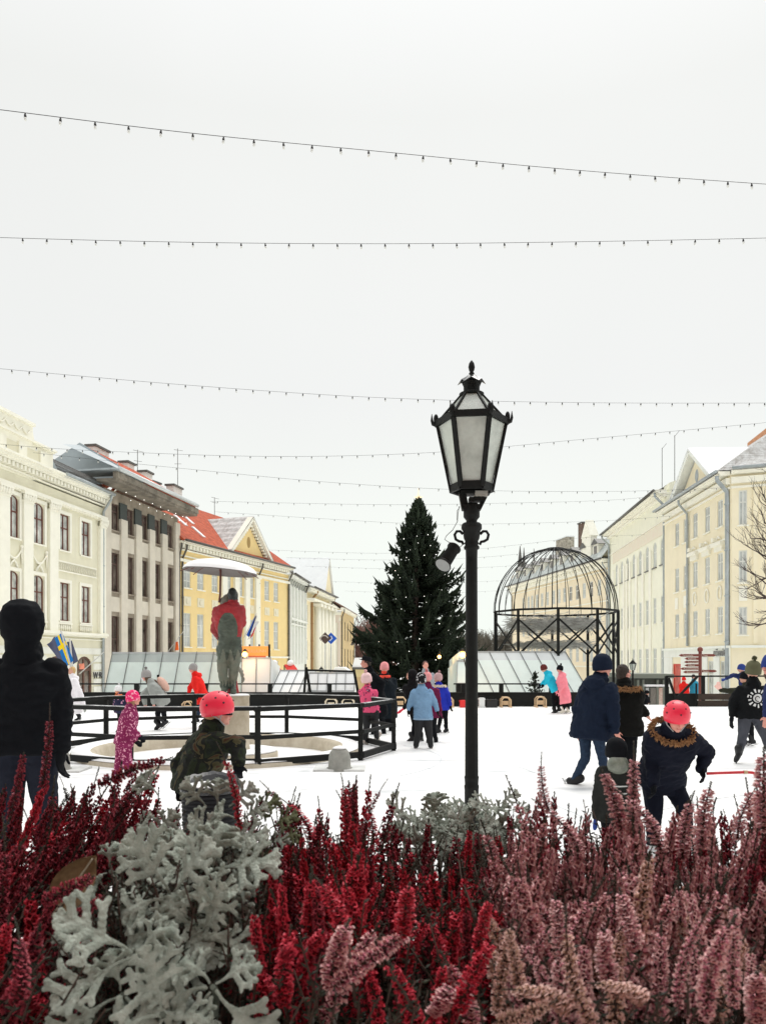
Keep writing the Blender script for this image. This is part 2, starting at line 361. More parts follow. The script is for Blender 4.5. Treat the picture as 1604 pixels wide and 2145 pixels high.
    def roof(s, H, Hr, D, ov, m, u0=0, u1=None, hip0=0, hip1=0, name='roof', th=.18, back=True):
        u1 = s.L if u1 is None else u1; mb = MB()
        a = [(u0-.0,-ov,H),(u1,-ov,H),(u1-hip1,D,Hr),(u0+hip0,D,Hr)]; b = [(u1-hip1,D,Hr),(u1,2*D+ov,H),(u0,2*D+ov,H),(u0+hip0,D,Hr)]
        mb.add(a+[(p[0],p[1],p[2]-th) for p in a], [(0,1,2,3),(7,6,5,4),(0,4,5,1),(1,5,6,2),(3,7,4,0)])
        mb.add([b[0],b[1],b[2],b[3]], [(0,1,2,3)])
        if hip0: mb.add([(u0,-ov,H),(u0+hip0,D,Hr),(u0,2*D+ov,H)], [(0,1,2)])
        if hip1: mb.add([(u1,-ov,H),(u1,2*D+ov,H),(u1-hip1,D,Hr)], [(0,1,2)])
        o = s.part(name, mb, m)
        if not hip0 or not hip1:
            q = MB()
            if not hip0: q.add([(u0+.05,0,H-.3),(u0+.05,D,Hr-.25),(u0+.05,2*D,H-.3)], [(0,1,2)])
            if not hip1: q.add([(u1-.05,0,H-.3),(u1-.05,2*D,H-.3),(u1-.05,D,Hr-.25)], [(0,1,2)])
            s.part('gable', q, MATS.get('cream_trim') or m)
        return o
    def gutter(s, H, ov, m, u0=0, u1=None, r=.09):
        u1 = s.L if u1 is None else u1; mb = MB(); mb.tube([(u0,-ov-r,H-.05),(u1,-ov-r,H-.05)], r, 8); s.part('gutter', mb, m)
    def pipe(s, u, ztop, m, ov=.5, zb=None, r=.07):
        mb = MB(); mb.tube([(u,-ov,ztop),(u,-ov+.02,ztop-.25),(u,-.14,ztop-.9),(u,-.12,ztop-1.4),(u,-.12,s.base if zb is None else zb)], r, 8)
        for k in range(4): zz = lerp(ztop-1.6, max(s.base, 0), k/4); mb.tube([(u,-.12,zz),(u,-.12,zz-.06)], r*1.35, 8)
        s.part('downpipe', mb, m)
    def split(s, name, m, gen):
        for g_ in gen:
            mb = MB(); g_(mb); s.part(name, mb, m)
    def cornice(s, H, steps, m, u0=0, u1=None, dent=None, name='cornice', dz=.16):
        """steps: (z below H, height, projection)"""
        u1 = s.L if u1 is None else u1; mb = MB()
        for zb, h, pr in steps: mb.bx(u0-.0, u1, -pr, -.002, H-zb-h, H-zb)
        if dent:
            zb, h, pr, sp = dent; n = int((u1-u0)/sp)
            for k in range(n): x = u0+(k+.5)*sp; mb.bx(x-sp*.28, x+sp*.28, -pr, -.004, H-zb-h, H-zb)
        return s.part(name, mb, m)
def chimney(b, u, y, z0, z1, w, d, m, cap):
    mb = MB(); mb.bx(u-w/2, u+w/2, y-d/2, y+d/2, z0, z1); c = b.part('chimney', mb, m)
    mb = MB(); mb.bx(u-w/2-.1, u+w/2+.1, y-d/2-.1, y+d/2+.1, z1+.002, z1+.14); mb.build('cap', cap, c)

trim = mat('cream_trim', (.90,.88,.76), .7, var=.04, vs=2, bump=.15, bs=12, dirt=.15)
# ---- B1: ornate cream house, far left
wc = mat('cream_plaster', (.78,.75,.58), .8, var=.05, vs=1.5, bump=.2, bs=20, dirt=.18)
b = Bld('ornate_house', 'ornate cream house with pilasters, stucco garlands and brown windows, nearest on the left', (-18.62, 23), (-15.7, 43))
ops = []; win = []
for px, ar in ((-95, .2), (-35, .2), (26, .22), (80, .22), (134, 0), (178, 0)):
    uc = b.u(px)
    for z0, z1 in ((3.55, 5.5), (7.15, 8.98)):
        o = (uc-.45, uc+.45, z0, z1+(.12 if ar else 0), ar); ops.append(o); win.append(o)
ud = b.u(177); door = (ud-.75, ud+.75, -.6, 1.75, .5)
ud2 = b.u(60); door2 = (ud2-.8, ud2+.8, -.6, 1.75, .5); ud3 = b.u(118); door3 = (ud3-.8, ud3+.8, -.6, 1.75, .5)
b.wall(10.1, ops+[door, door2, door3], wc, 10)
for o in win: b.window(o, brownfr, glass, mull=1, bars=(.62,), fw=.055, sill=trim)
for i, o in enumerate(win):
    t = MB(); sw = MB(); bal = MB()
    b.surround(t, (o[0], o[1], o[2], o[3]), .17, .07, top=0)
    mid = (o[0]+o[1])/2
    if o[2] > 6:  # garland under the upper windows
        if o[4]:
            pts = [(mid+k*.1, -.06, 6.62-.42*(1-(k/5.5)**2)) for k in range(-6, 7)]; sw.tube(pts, [.03+.035*(1-abs(k)/6) for k in range(-6, 7)], 6)
            for sg in (-1, 1):
                sw.tube([(mid+sg*.6,-.06,6.75),(mid+sg*.62,-.06,6.0)], [.07,.02], 6); sw.ell((mid+sg*.6,-.06,6.8), .09, 8, 6)
    elif not o[4]:
        for zz in (5.85+.0,): pass
    if o[2] < 6:
        t.bx(o[0]-.2, o[1]+.2, -.1, -.002, 2.92, 3.02); t.bx(o[0]-.2, o[1]+.2, -.1, -.002, 3.38, 3.46)
        for k in range(7): bal.tube([(lerp(o[0]-.1, o[1]+.1, k/6),-.06,3.02),(lerp(o[0]-.1, o[1]+.1, k/6),-.06,3.2),(lerp(o[0]-.1, o[1]+.1, k/6),-.06,3.38)], [.03,.06,.03], 6)
        if o[4]:
            t.tube([(mid-.3,-.06,5.82),(mid-.15,-.08,6.0),(mid,-.08,6.12),(mid+.15,-.08,6.0),(mid+.3,-.06,5.82)], .05, 6)
    b.part('window_surround', t, trim)
    if sw.v: b.part('garland', sw, trim)
    if bal.v: b.part('balustrade', bal, trim)
# relief band
u0, u1 = b.u(115), b.u(200); t = MB(); t.bx(u0, u1, -.07, -.002, 6.05, 6.12); t.bx(u0, u1, -.07, -.002, 6.52, 6.6)
k = u0+.1
while k < u1: t.tube([(k,-.04,6.14),(k+.09,-.05,6.32),(k,-.04,6.5)], .028, 5); k += .17
b.part('relief_band', t, trim)
for px in (-130, -65, 4, 54, 108, 211):
    uc = b.u(px); t = MB(); wdt = .36 if px < 200 else .3
    t.bx(uc-wdt, uc+wdt, -.16, -.002, 3.05, 8.9); t.bx(uc-wdt-.06, uc+wdt+.06, -.22, -.003, 2.9, 3.05)
    t.bx(uc-wdt-.03, uc+wdt+.03, -.19, -.003, 8.9, 9.0); t.bx(uc-wdt-.12, uc+wdt+.12, -.28, -.003, 9.28, 9.42)
    for k in range(5): x = lerp(uc-wdt, uc+wdt, k/4); t.tube([(x,-.17,9.0),(x,-.2,9.14),(x+(k-2)*.03,-.27,9.28)], [.07,.09,.05], 6)
    for k in (-1, 1): t.ell((uc+k*(wdt+.02),-.22,9.2), .09, 8, 6)
    b.part('pilaster', t, trim)
b.cornice(10.85, ((0,.1,.62),(.1,.12,.52),(.22,.1,.42),(.62,.06,.14),(1.28,.16,.24),(1.44,.06,.14)), trim, dent=(.34,.2,.34,.3))
b.cornice(3.0, ((.0,.12,.3),(.12,.1,.2),(.32,.06,.1)), trim, name='string_course')
t = MB()  # rusticated ground floor joints are shallow bands
for k in range(7): t.bx(0, b.L, -.05, -.002, 2.2-k*.42-.34, 2.2-k*.42)
def cutbands(mb_, doors):
    m2 = MB()
    for k in range(7):
        edges = [0]+sum([[d[0]-.12, d[1]+.12] for d in sorted(doors)], [])+[b.L]
        z1 = 2.2-k*.42; z0 = z1-.34
        for i in range(0, len(edges), 2):
            if z0 > 1.85: m2.bx(0, b.L, -.05, -.002, z0, z1); break
            m2.bx(edges[i], edges[i+1], -.05, -.002, z0, z1)
    return m2
b.part('rustication', cutbands(t, [door, door2, door3]), mat('pale_stone', (.80,.80,.72), .8, var=.06, vs=3, bump=.2, dirt=.2))
for dd in (door, door2, door3):
    d_ = b.window(dd, mat('brown_door', (.10,.035,.02), .5, var=.2), glass_dark, mull=1, bars=(.7,), fw=.16)
b.cornice(12.0, ((0,.1,.14),), trim, u1=b.u(115), name='attic_moulding')
t = MB(); ua, ub = b.u(73), b.u(115)
t.bx(0, ua, .1, .6, 10.87, 12.7); t.bx(0, ua, -.05, .7, 12.7, 12.85); t.bx(ua+.002, ub, .1, .6, 10.87, 11.85); t.bx(ua+.002, ub, -.02, .65, 11.85, 11.98)
t.poly([(ua,.102,11.98),(ua+.25,.102,12.02),(ua+.1,.102,12.15),(ua,.102,12.5)], .4)
for px in (-35, 4, 48, 92): uc = b.u(px); t.bx(uc-.3, uc+.3, -.02, .098, 10.87, 11.7)
b.part('attic', t, trim)
b.split('attic_panel', wc, [lambda m, p0=p0, p1=p1: m.bx(b.u(p0), b.u(p1), .06, .098, 10.97, 11.6) for p0, p1 in ((-28, -3), (10, 42), (55, 85))])
t = MB(); x0, x1 = b.u(-5), b.u(66); n = 4; pts = []
for k in range(n*6+1): f_ = k/(n*6); pts.append((lerp(x0, x1, f_), .06, 12.45-.22*abs(math.sin(f_*n*PI))))
t.tube(pts, .04, 6); b.part('garland', t, trim)
b.roof(10.9, 13.2, 5, .55, mat('grey_metal_roof', (.50,.53,.54), .5, var=.12, vs=1, col2=(.70,.73,.74)), u0=ub)
b.gutter(10.9, .55, gutterm, u0=ub)
t = MB(); u0, u1 = ub+.1, b.L-.1
for zz, yy in ((11.35,.05),(11.05,-.15),(11.65,.2)): t.tube([(u0,yy,zz),(u1,yy,zz-.02)], .02, 5)
k = u0
while k < u1: t.tube([(k,-.15,10.98),(k+.1,.2,11.65)], .012, 4); t.tube([(k+.1,-.15,10.98),(k,.2,11.65)], .012, 4); k += .13
b.part('snow_guard', t, darkgut)
b.pipe(b.u(212), 10.75, gutterm, .6)
lettering('W·R', .50, (b.u(201), -.1, .55), b.root, mat('dark_letters', (.05,.05,.05), .5), (1.0,1,1), .02)
B1 = b
# ---- B2: grey building of tall stone fins
conc = mat('grey_concrete', (.25,.21,.16), .85, var=.14, vs=1.2, bump=.3, bs=12, col2=(.42,.36,.28), dirt=.7)
concl = mat('pale_concrete', (.66,.61,.51), .85, var=.08, vs=1.5, bump=.2, bs=14, dirt=.3)
b = Bld('grey_office_building', 'grey concrete building with tall fins and orange tiled roof', (-15.7, 43.02), (-14.02, 52.2))
ops = []
rows = ((-.6, 4.1), (5.5, 7.75), (9.05, 10.6))
for px in (240.5, 271.5, 301.5, 328, 355):
    uc = b.u(px)
    for z0, z1 in rows: ops.append((uc-.5, uc+.5, z0, z1))
b.wall(11.3, ops, conc, 10, rev=.22)
for o in ops: b.window(o, mat('dark_brown_frame', (.09,.05,.04), .6), glass_dark, y=.12, mull=1, bars=(.72,), fw=.09, sill=conc)
for px in (256, 287, 315, 341.5):
    uc = b.u(px); t = MB(); dk = MB(); t.bx(uc-.36, uc+.36, -.16, -.002, -1.3, 9.8); dk.bx(uc-.4, uc+.4, -.10, -.003, 9.802, 10.75); b.part('stone_fin', t, concl); b.part('dark_panel', dk, mat('dark_green_panel', (.035,.045,.04), .6))
for px in (222, 369): uc = b.u(px); b.part('stone_fin', MB().bx(uc-.35, uc+.35, -.14, -.002, -1.3, 10.9), concl)
for o in ops:
    for k, (z0, z1) in enumerate(((7.95, 8.85), (4.35, 5.2))):
        if o[2] == 9.05: b.part('spandrel', MB().bx(o[0]+.03, o[1]-.03, -.06, -.002, z0, z1), concl)
t = MB(); t.bx(-.8, b.L+.5, -1.2, 0, 11.45, 11.6); t.bx(-.8, b.L+.5, -1.3, -1.0, 11.602, 11.95); b.part('eaves', t, mat('weathered_eaves', (.16,.14,.11), .85, var=.3, vs=1.5, col2=(.34,.30,.24), dirt=.5))
t = MB(); t.bx(-1.2, .25, -1.4, 5, 11.96, 12.06); b.part('parapet_cap', t, gutterm)
b.roof(12.1, 14.7, 3.2, 1.3, orange, u0=2.6, hip0=.15)
t = MB(); t.add([(-.9,-1.3,12.1),(2.62,-1.3,12.1),(2.75,3.2,14.6),(-.9,2.0,13.6)], [(0,1,2,3)]); b.part('metal_roof', t, mat('pale_metal_roof', (.40,.45,.47), .4, metal=.2, var=.1, vs=1))
b.part('hip_panel', MB().add([(2.56,-1.3,12.12),(2.71,3.2,14.75),(2.56,7.7,12.12)], [(0,1,2)]), MATS['pale_metal_roof'])
b.gutter(12.12, 1.32, mat('pale_zinc', (.62,.66,.66), .35, metal=.3), u0=-.9, r=.13)
for px, wd in ((205, 1.6), (266, .9), (305, .9), (365, 1.5)):
    k = (px-CX)/F; yy = 3.5; A = b.A+Vector((-b.d.y*yy, b.d.x*yy, 0)); uu = (k*A.y-A.x)/(b.d.x-k*b.d.y)
    chimney(b, uu, yy, 13.8, 15.0, wd, .6, mat('white_brick_chimney', (.72,.71,.67), .8, var=.1, vs=4), darkgut)
b.pipe(b.L+.02, 9.6, darkgut, .3, r=.06)
for k in range(16): b.part('eaves_light', MB().ell((lerp(.8, b.L-.6, k/15), -.9, 11.15-.35*(k % 2)), .022, 6, 4), mat('lit_bulb', (1,1,.95), .4, emit=(1,.98,.9), es=2.5))
# ---- B3: yellow house with pediment
yel = mat('yellow_plaster', (.88,.68,.32), .8, var=.04, vs=1.2, bump=.2, bs=16, dirt=.1)
b = Bld('yellow_house', 'yellow classical house with white pilasters and pediment', (-14, 52.22), (-8.4, 68))
ops = []
for px in (392, 420, 450, 478, 503, 526, 559, 578):
    uc = b.u(px); ops += [(uc-.42, uc+.42, 6.6, 8.25), (uc-.42, uc+.42, 2.5, 4.85), (uc-.45, uc+.45, -.7, 1.5)]
b.wall(9.2, ops, yel, 10)
for o in ops: b.window(o, whitefr, glass_pale, mull=1, bars=(.3, .66), fw=.06, sill=trim)
for i in range(0, len(ops), 3):
    o = ops[i]; m_ = (o[0]+o[1])/2; t = MB()
    t.bx(m_-.42, m_+.42, -.04, -.002, 5.35, 6.0); t.ell((m_, -.05, 5.67), (.22, .04, .22), 8, 6); b.part('relief_panel', t, mat('pale_relief', (.80,.74,.56), .8))
for px in (467, 493, 515, 537): uc = b.u(px); b.part('pilaster', MB().bx(uc-.34, uc+.34, -.2, -.002, 1.8, 8.2).bx(uc-.42, uc+.42, -.27, -.003, 8.201, 8.5), trim)
b.cornice(9.75, ((0,.1,.6),(.1,.1,.5),(.52,.1,.12),(.95,.08,.14),(1.2,.2,.2)), trim, dent=(.22,.24,.34,.42))
b.cornice(1.9, ((0,.15,.15),), trim, name='string_course')
b.roof(9.8, 14.1, 5, .5, orange, hip1=2.8)
b.gutter(9.82, .55, darkgut)
u0, u1 = b.u(475), b.u(558); um = (u0+u1)/2; za = 12.9
t = MB(); t.poly([(u0+.4,-.1,9.78),(u1-.4,-.1,9.78),(um,-.1,za-.5)], .5); b.part('pediment', t, yel)
t = MB(); t.beam((u0-.1,-.3,9.9),(um,-.3,za), .5, .28); t.beam((um,-.3,za),(u1+.1,-.3,9.9), .5, .28)
for k in range(11):
    for p, q in (((u0+.5, 10.15), (um, za-.42)), ((u1-.5, 10.15), (um, za-.42))):
        f_ = (k+.5)/11; x, z = lerp(p[0], q[0], f_), lerp(p[1], q[1], f_); t.bx(x-.1, x+.1, -.35, -.11, z-.16, z)
b.part('pediment_cornice', t, trim)
t = MB(); t.ell((um,-.1,11), (.28,.05,.45), 14, 8); b.part('oval_window', t, mat('ochre_louvre', (.42,.28,.10), .7))
t = MB()
for sa in ((u0-.25, um), (u1+.25, um)):
    P = [(sa[0],-.55,9.95),(um,-.55,za+.18),(um,4.1,za+.18),(sa[0],.3,9.95)]; t.add(P+[(p[0],p[1],p[2]-.1) for p in P], [(0,1,2,3),(7,6,5,4),(0,4,5,1),(0,3,7,4)])
b.part('pediment_roof', t, snowtile)
for uu, yy in ((3.2, 2.0), (5.0, 2.6), (4.0, 1.0)):
    z_ = 9.8+(yy+.5)*4.3/5.5; t = MB(); t.beam((uu,yy-.5,z_-.36),(uu,yy+.5,z_+.46), .35, .08); b.part('skylight', t, snowroof)
chimney(b, 4.6, 5.6, 13, 15.1, 1.2, .8, mat('brick_chimney', (.15,.10,.075), .85, var=.3, vs=6), darkgut)
chimney(b, 14.3, 4, 11, 13.6, .8, .8, conc, darkgut)
b.pipe(.35, 9.5, darkgut, .5); b.pipe(b.u(540), 9.5, darkgut, .5); b.pipe(b.L-.2, 9.5, darkgut, .5)
for uu, hh in ((2.2, 3.0), (7.2, 4.4), (12.6, 1.6)): t = MB(); t.tube([(uu,5,14),(uu,5,14+hh)], .025, 5); t.tube([(uu-.5,5,14+hh*.95),(uu+.7,5,14+hh)], .015, 4); t.tube([(uu-.4,5,14+hh*.7),(uu+.5,5,14+hh*.75)], .015, 4); b.part('aerial', t, darkgut)
# ---- B4: pale grey house with diamond lattice
gw = mat('grey_white_plaster', (.80,.81,.75), .8, var=.05, vs=1.5, bump=.1)
b = Bld('pale_grey_house', 'pale grey house with a lattice frieze and close vertical ribs', (-8.38, 68.02), (-7.8, 76.2))
ops = []
for k in range(5): uc = lerp(.9, b.L-.9, k/4); ops += [(uc-.35, uc+.35, 5.9, 7.9), (uc-.35, uc+.35, 2.0, 4.3)]
b.wall(9.0, ops, gw, 10)
for o in ops: b.window(o, whitefr, glass_pale, mull=1, bars=(.6,), fw=.06)
for k in range(6): uc = lerp(.1, b.L-.1, k/5); b.part('rib', MB().bx(uc-.2, uc+.2, -.2, -.002, 1.2, 8.3), gw)
b.cornice(9.3, ((0,.16,.5),(.16,.14,.35)), gw); b.cornice(5.4, ((0,.2,.3),), gw, name='string_course'); b.cornice(4.9, ((0,.1,.26),), gw, name='string_course')
t = MB()
for k in range(7):
    x0 = lerp(.2, b.L-.2, k/7); x1 = lerp(.2, b.L-.2, (k+1)/7); t.beam((x0,-.08,8.3),(x1,-.08,8.9), .05, .08); t.beam((x0,-.1,8.9),(x1,-.1,8.3), .05, .08)
b.part('lattice', t, mat('grey_lattice', (.30,.31,.28), .7)); b.roof(9.35, 12.6, 5, .5, snowtile); b.gutter(9.35, .5, darkgut); b.pipe(b.L-.1, 9.2, darkgut, .4)
# ---- B5: cream house with columns and a steep gable
cream2 = mat('peach_plaster', (.88,.78,.54), .8, var=.05, vs=1.5, bump=.1)
b = Bld('columned_house', 'peach house with tall pale columns and a sharp snowy gable', (-7.78, 76.22), (-6.25, 89))
ops = []
for px in (643, 684): uc = b.u(px); ops += [(uc-.4, uc+.4, 5.2, 7.2), (uc-.4, uc+.4, 1.6, 3.6)]
uc = b.u(671); ops.append((uc-1.6, uc+1.6, -.5, 1.9))
b.wall(8.6, ops, cream2, 10)
for o in ops[:-1]: b.window(o, whitefr, glass_pale, mull=1, bars=(.6,), fw=.06)
b.window(ops[-1], brownfr, glass_dark, mull=3, bars=(.8,), fw=.12)
for px in (655.5, 663, 671, 679, 687): uc = b.u(px); t = MB(); t.tube([(uc,-.5,.3),(uc,-.5,7.2)], [.42,.34], 12); t.bx(uc-.5, uc+.5, -1, -.1, 7.2, 7.5); b.part('column', t, trim)
b.cornice(8.9, ((0,.16,.9),(.16,.3,.7),(1.1,.2,.95)), trim)
b.roof(8.95, 11.2, 5, .9, snowtile); b.gutter(8.95, .95, darkgut); b.pipe(b.u(651), 8.8, mat('copper_pipe', (.32,.17,.06), .5), .7, r=.12); b.pipe(b.u(689), 8.8, darkgut, .7)
um = b.u(680); t = MB(); t.poly([(um-2.4,-.4,9.0),(um+2.4,-.4,9.0),(um,-.4,13.0)], .4); b.part('gable', t, cream2)
t = MB()
for sg in (-1, 1): t.add([(um+sg*2.7,-.6,8.9),(um,-.6,13.2),(um,7,13.2),(um+sg*2.7,7,8.9)], [(0,1,2,3)])
b.part('gable_roof', t, snowroof)
# ---- B6: last house on the left, seen from its gable side
b = Bld('end_house', 'narrow ochre house closing the left row beside bare woods', (-4.95, 89.5), (-3.95, 104))
ops = []
for k in range(5): uc = lerp(1.2, b.L-1, k/4); ops += [(uc-.45, uc+.45, 4.0, 6.3), (uc-.45, uc+.45, .6, 3.0)]
och = mat('ochre_plaster', (.62,.47,.24), .8, var=.08, vs=1.5)
b.wall(7.6, ops, och, 2.6)
for o in ops: b.window(o, darkgut, glass_dark, mull=1, bars=(.6,), fw=.1)
t = MB(); t.bx(-.06, -.002, .2, 2.4, -1, 6.2); t.bx(-.1, -.0025, 0, 2.6, 6.2, 6.6); b.part('side_panel', t, trim)
b.cornice(7.8, ((0,.2,.5),(.2,.2,.35)), trim); b.roof(7.85, 8.9, 1.4, .5, mat('brown_roof', (.22,.12,.09), .7, var=.2)); b.pipe(.3, 7.6, darkgut, .4); b.pipe(b.L-.1, 7.6, gutterm, .4)
t = MB()
for k in range(9): t.tube([(6+.25*k,-.9,4.2+.5*math.sin(k)),(6+.25*k,-.5,3.5)], .05, 5)
t.tube([(6,-.9,4.9),(8,-.9,4.9)], .06, 5); t.tube([(6,-.8,5.6),(6.8,-.9,4.0),(8,-.8,3.2)], .08, 5); b.part('hanging_sign', t, darkgut)
b2 = Bld('pale_side_house', 'pale rose house front with a plain blank panel on the left row', (-6.23, 89.02), (-4.97, 89.48))
ops = [(.35, 1.0, -1, 6.0)]; b2.wall(7.0, ops, mat('rose_plaster', (.76,.66,.56), .8, var=.05), 8)
t = MB(); t.bx(.33, 1.02, .1, .2, -1, 6); b2.part('panel', t, trim)
b2.cornice(7.3, ((0,.2,.4),(.2,.2,.3)), trim); b2.roof(7.35, 8.8, 4, .4, snowroof)

# ---- R1: corner house with pediment on the right
pc = mat('pale_cream_plaster', (.87,.79,.58), .8, var=.04, vs=1.2, bump=.15, bs=16, dirt=.12)
gwhite = mat('greenish_white_stucco', (.84,.86,.79), .8, var=.04, vs=1.5, bump=.15, dirt=.15)
b = Bld('corner_house', 'cream corner house with a pediment and grey downpipes, nearest on the right', (20.6, 55.9), (20.0, 44))
ops = []
for px in (1417.6, 1435.9, 1455.6, 1481, 1507.8):
    uc = b.u(px); ops += [(uc-.42, uc+.42, 9.5, 11.1), (uc-.42, uc+.42, 6.3, 7.95), (uc-.42, uc+.42, 3.15, 4.75)]
for px in (1489, 1515): uc = b.u(px); ops.append((uc-.5, uc+.5, -.9, 1.5))
uc = b.u(1418); ops.append((uc-.9, uc+.9, -.9, 1.3))
b.wall(12.3, ops, pc, 9, u1=b.L)
for o in ops[:-1]: b.window(o, whitefr, glass_pale if o[2] > 2 else glass, mull=1, bars=(.66,), fw=.07, sill=trim)
b.window(ops[-1], mat('red_banner', (.62,.06,.04), .6, var=.25, vs=1.5), mat('red_display', (.55,.07,.05), .6, var=.5, vs=1.6, col2=(.75,.15,.1)), mull=0, bars=(), fw=.12)
b.cornice(12.45, ((0,.12,.7),(.12,.12,.6),(.4,.35,.25),(.9,.12,.12)), trim)
b.cornice(2.4, ((0,.14,.22),(.14,.5,.08)), gwhite, name='string_course')
gx = [(0, ops[-1][0]), (ops[-1][1], ops[-3][0]-.0), (ops[-3][1], ops[-2][0]), (ops[-2][1], b.L)]
for x0, x1 in gx: b.part('ground_floor_facing', MB().bx(x0+.001, x1-.001, -.06, -.002, -1.3, 1.75), gwhite)
for i in (6, 9, 12):
    o = ops[i]; m_ = (o[0]+o[1])/2; t = MB(); t.bx(m_-.75, m_+.75, -.3, -.002, 8.35, 8.55); t.bx(m_-.6, m_+.6, -.15, -.002, 8.05, 8.35); b.part('bracket', MB().bx(m_-.9, m_-.6, -.2, -.002, 8.7, 8.95), trim); t.tube([(m_-.3,-.1,8.75),(m_,-.12,8.9),(m_+.3,-.1,8.75)], .06, 6); b.part('stucco_ornament', t, trim); t = MB()
    pts = [(m_+.32*math.cos(a_*PI/6), -.04, 5.55+.42*math.sin(a_*PI/6)) for a_ in range(13)]; t.tube(pts, .05, 6); b.part('wreath', t, trim)
for i in (0, 3):
    o = ops[i]; m_ = (o[0]+o[1])/2; b.part('relief_panel', MB().bx(m_-.3, m_+.3, -.05, -.002, 5.1, 5.9), trim)
x0, x1 = b.u(1443), b.u(1525); b.part('moulding', MB().bx(x0, x1, -.14, -.002, 8.56, 8.66), trim)
u0, u1 = b.u(1425), b.u(1507); um = (u0+u1)/2; za = 15.0
t = MB(); t.poly([(u0+.3,-.12,12.46),(u1-.3,-.12,12.46),(um,-.12,za-.4)], .5); b.part('pediment', t, pc)
t = MB(); t.beam((u0-.1,-.35,12.5),(um,-.35,za), .6, .3); t.beam((um,-.35,za),(u1+.1,-.35,12.5), .6, .3); b.part('pediment_cornice', t, gwhite)
t = MB()
for s_ in (u0-.3, u1+.3):
    P = [(s_,-.7,12.6),(um,-.7,za+.2),(um,4.6,za+.2),(s_,.4,12.6)]; t.add(P+[(p[0],p[1],p[2]-.1) for p in P], [(0,1,2,3),(7,6,5,4),(0,4,5,1),(0,3,7,4)])
b.part('pediment_roof', t, snowroof)
t = MB(); t.ell((um,-.12,13.4), (.3,.06,.42), 14, 8); b.part('oval_window', t, gutterm)
b.roof(12.5, 17.2, 6, .7, snowtile, hip0=.3, hip1=3.2); b.gutter(12.5, .72, gutterm)
t = MB(); t.poly([(.3,5.8,16.9),(b.L-3.2,5.8,16.9),(b.L-3.2,5.8,17.75),(.3,5.8,17.3)], .4); b.part('ridge_tiles', t, mat('faded_orange_tiles', (.62,.30,.16), .8, var=.2, vs=2))
b.pipe(b.u(1527), 12.2, gutterm, .7, r=.13); b.pipe(b.u(1443), 12.2, gutterm, .7, r=.08, zb=2.5)
lettering('römitt', .62, (b.u(1512), -.12, 1.80), b.root, mat('grey_letters', (.22,.22,.21), .5), (1.3,1.1,1), .02)
R1 = b
b = Bld('corner_house_wing', 'cream wing of the right-hand corner house, facing the square behind the bare tree', (20.03, 43.97), (30, 40.2))
ops = []
for u_ in (.62, 3.0, 5.6, 8.2):
    ops += [(u_-.22, u_+.22, 9.3, 11.3), (u_-.22, u_+.22, 6.0, 7.85), (u_-.22, u_+.22, 3.0, 4.6), (u_-.22, u_+.22, .1, 1.2)]
b.wall(12.3, ops, pc, 7, u0=.02)
for o in ops: b.window(o, whitefr, glass_pale, mull=1, bars=(.66,), fw=.07, sill=trim)
b.cornice(12.45, ((0,.12,.7),(.12,.12,.6),(.4,.35,.25),(.9,.12,.12)), trim, u0=0); b.cornice(2.4, ((0,.14,.22),), gwhite, name='string_course')
for x_ in (1.15, 4.4): b.part('lesene', MB().bx(x_, x_+.25, -.08, -.002, 2.5, 11.4), pc)
for i in range(0, 16, 4): o = ops[i]; m_ = (o[0]+o[1])/2; b.part('relief_panel', MB().bx(m_-.22, m_+.22, -.05, -.002, 4.95, 5.8), trim)
b.roof(12.5, 15.3, 5.0, .7, snowtile, u0=0, hip0=2.2); b.gutter(12.5, .72, gutterm)

# ---- R2: long arcade house
ivory = mat('ivory_plaster', (.87,.86,.70), .8, var=.04, vs=1.2, bump=.15, bs=16, dirt=.12)
b = Bld('arcaded_house', 'long ivory house with arched upper windows and painted frieze', (22.5, 75.9), (20.8, 56.02))
ops = []
for px in (1291, 1302, 1313.5, 1327, 1340.5, 1355, 1371, 1387):
    uc = b.u(px); ops += [(uc-.5, uc+.5, 8.75, 10.75, .5), (uc-.42, uc+.42, 4.4, 6.4), (uc-.5, uc+.5, .5, 2.5)]
b.wall(13.9, ops, ivory, 10)
for o in ops: b.window(o, whitefr, glass_pale, mull=1, bars=(.6,), fw=.08, sill=darkgut if o[2] > 8 else trim)
t = MB(); cs = sorted({(o[0]+o[1])/2 for o in ops}); e_ = [cs[0]-1.2]+[(cs[i]+cs[i+1])/2 for i in range(7)]+[cs[-1]+1.2]
for uc in e_: b.part('pilaster', MB().bx(uc-.3, uc+.3, -.1, -.002, .2, 10.2), trim)
fr = MB(); fr.bx(cs[0]-1.5, cs[-1]+1.4, -.05, -.002, 10.95, 11.9)
frm = mat('painted_frieze', (.84,.80,.64), .8, var=.05, vs=2.6, col2=(.80,.69,.56)); b.part('painted_frieze', fr, frm)
b.cornice(14.1, ((0,.14,.8),(.14,.14,.6),(.3,.2,.25),(2.1,.08,.1)), trim); b.cornice(.3, ((0,.15,.2),), trim, name='string_course')
b.roof(14.15, 16.2, 4, .85, darkgut, u1=b.L-1.5); b.gutter(14.1, .85, darkgut); b.pipe(.3, 13.9, gutterm, .8, r=.1); b.pipe(b.L-.25, 13.9, gutterm, .8, r=.1)
t = MB(); t.poly([(b.L-5.4,-.02,13.9),(b.L+.0,-.02,13.9),(b.L+.0,-.02,16.6),(b.L-5.4,-.02,14.3)], 6); 
b.part('gable', MB().poly([(b.L-.02,.2,13.9),(b.L-.02,7,13.9),(b.L-.02,7,17),(b.L-.02,.2,14.6)], -3, 0), ivory)
chimney(b, 5.0, 4.2, 15.3, 17.3, 3.0, .9, mat('brick_chimney', (.15,.10,.075)), darkgut)
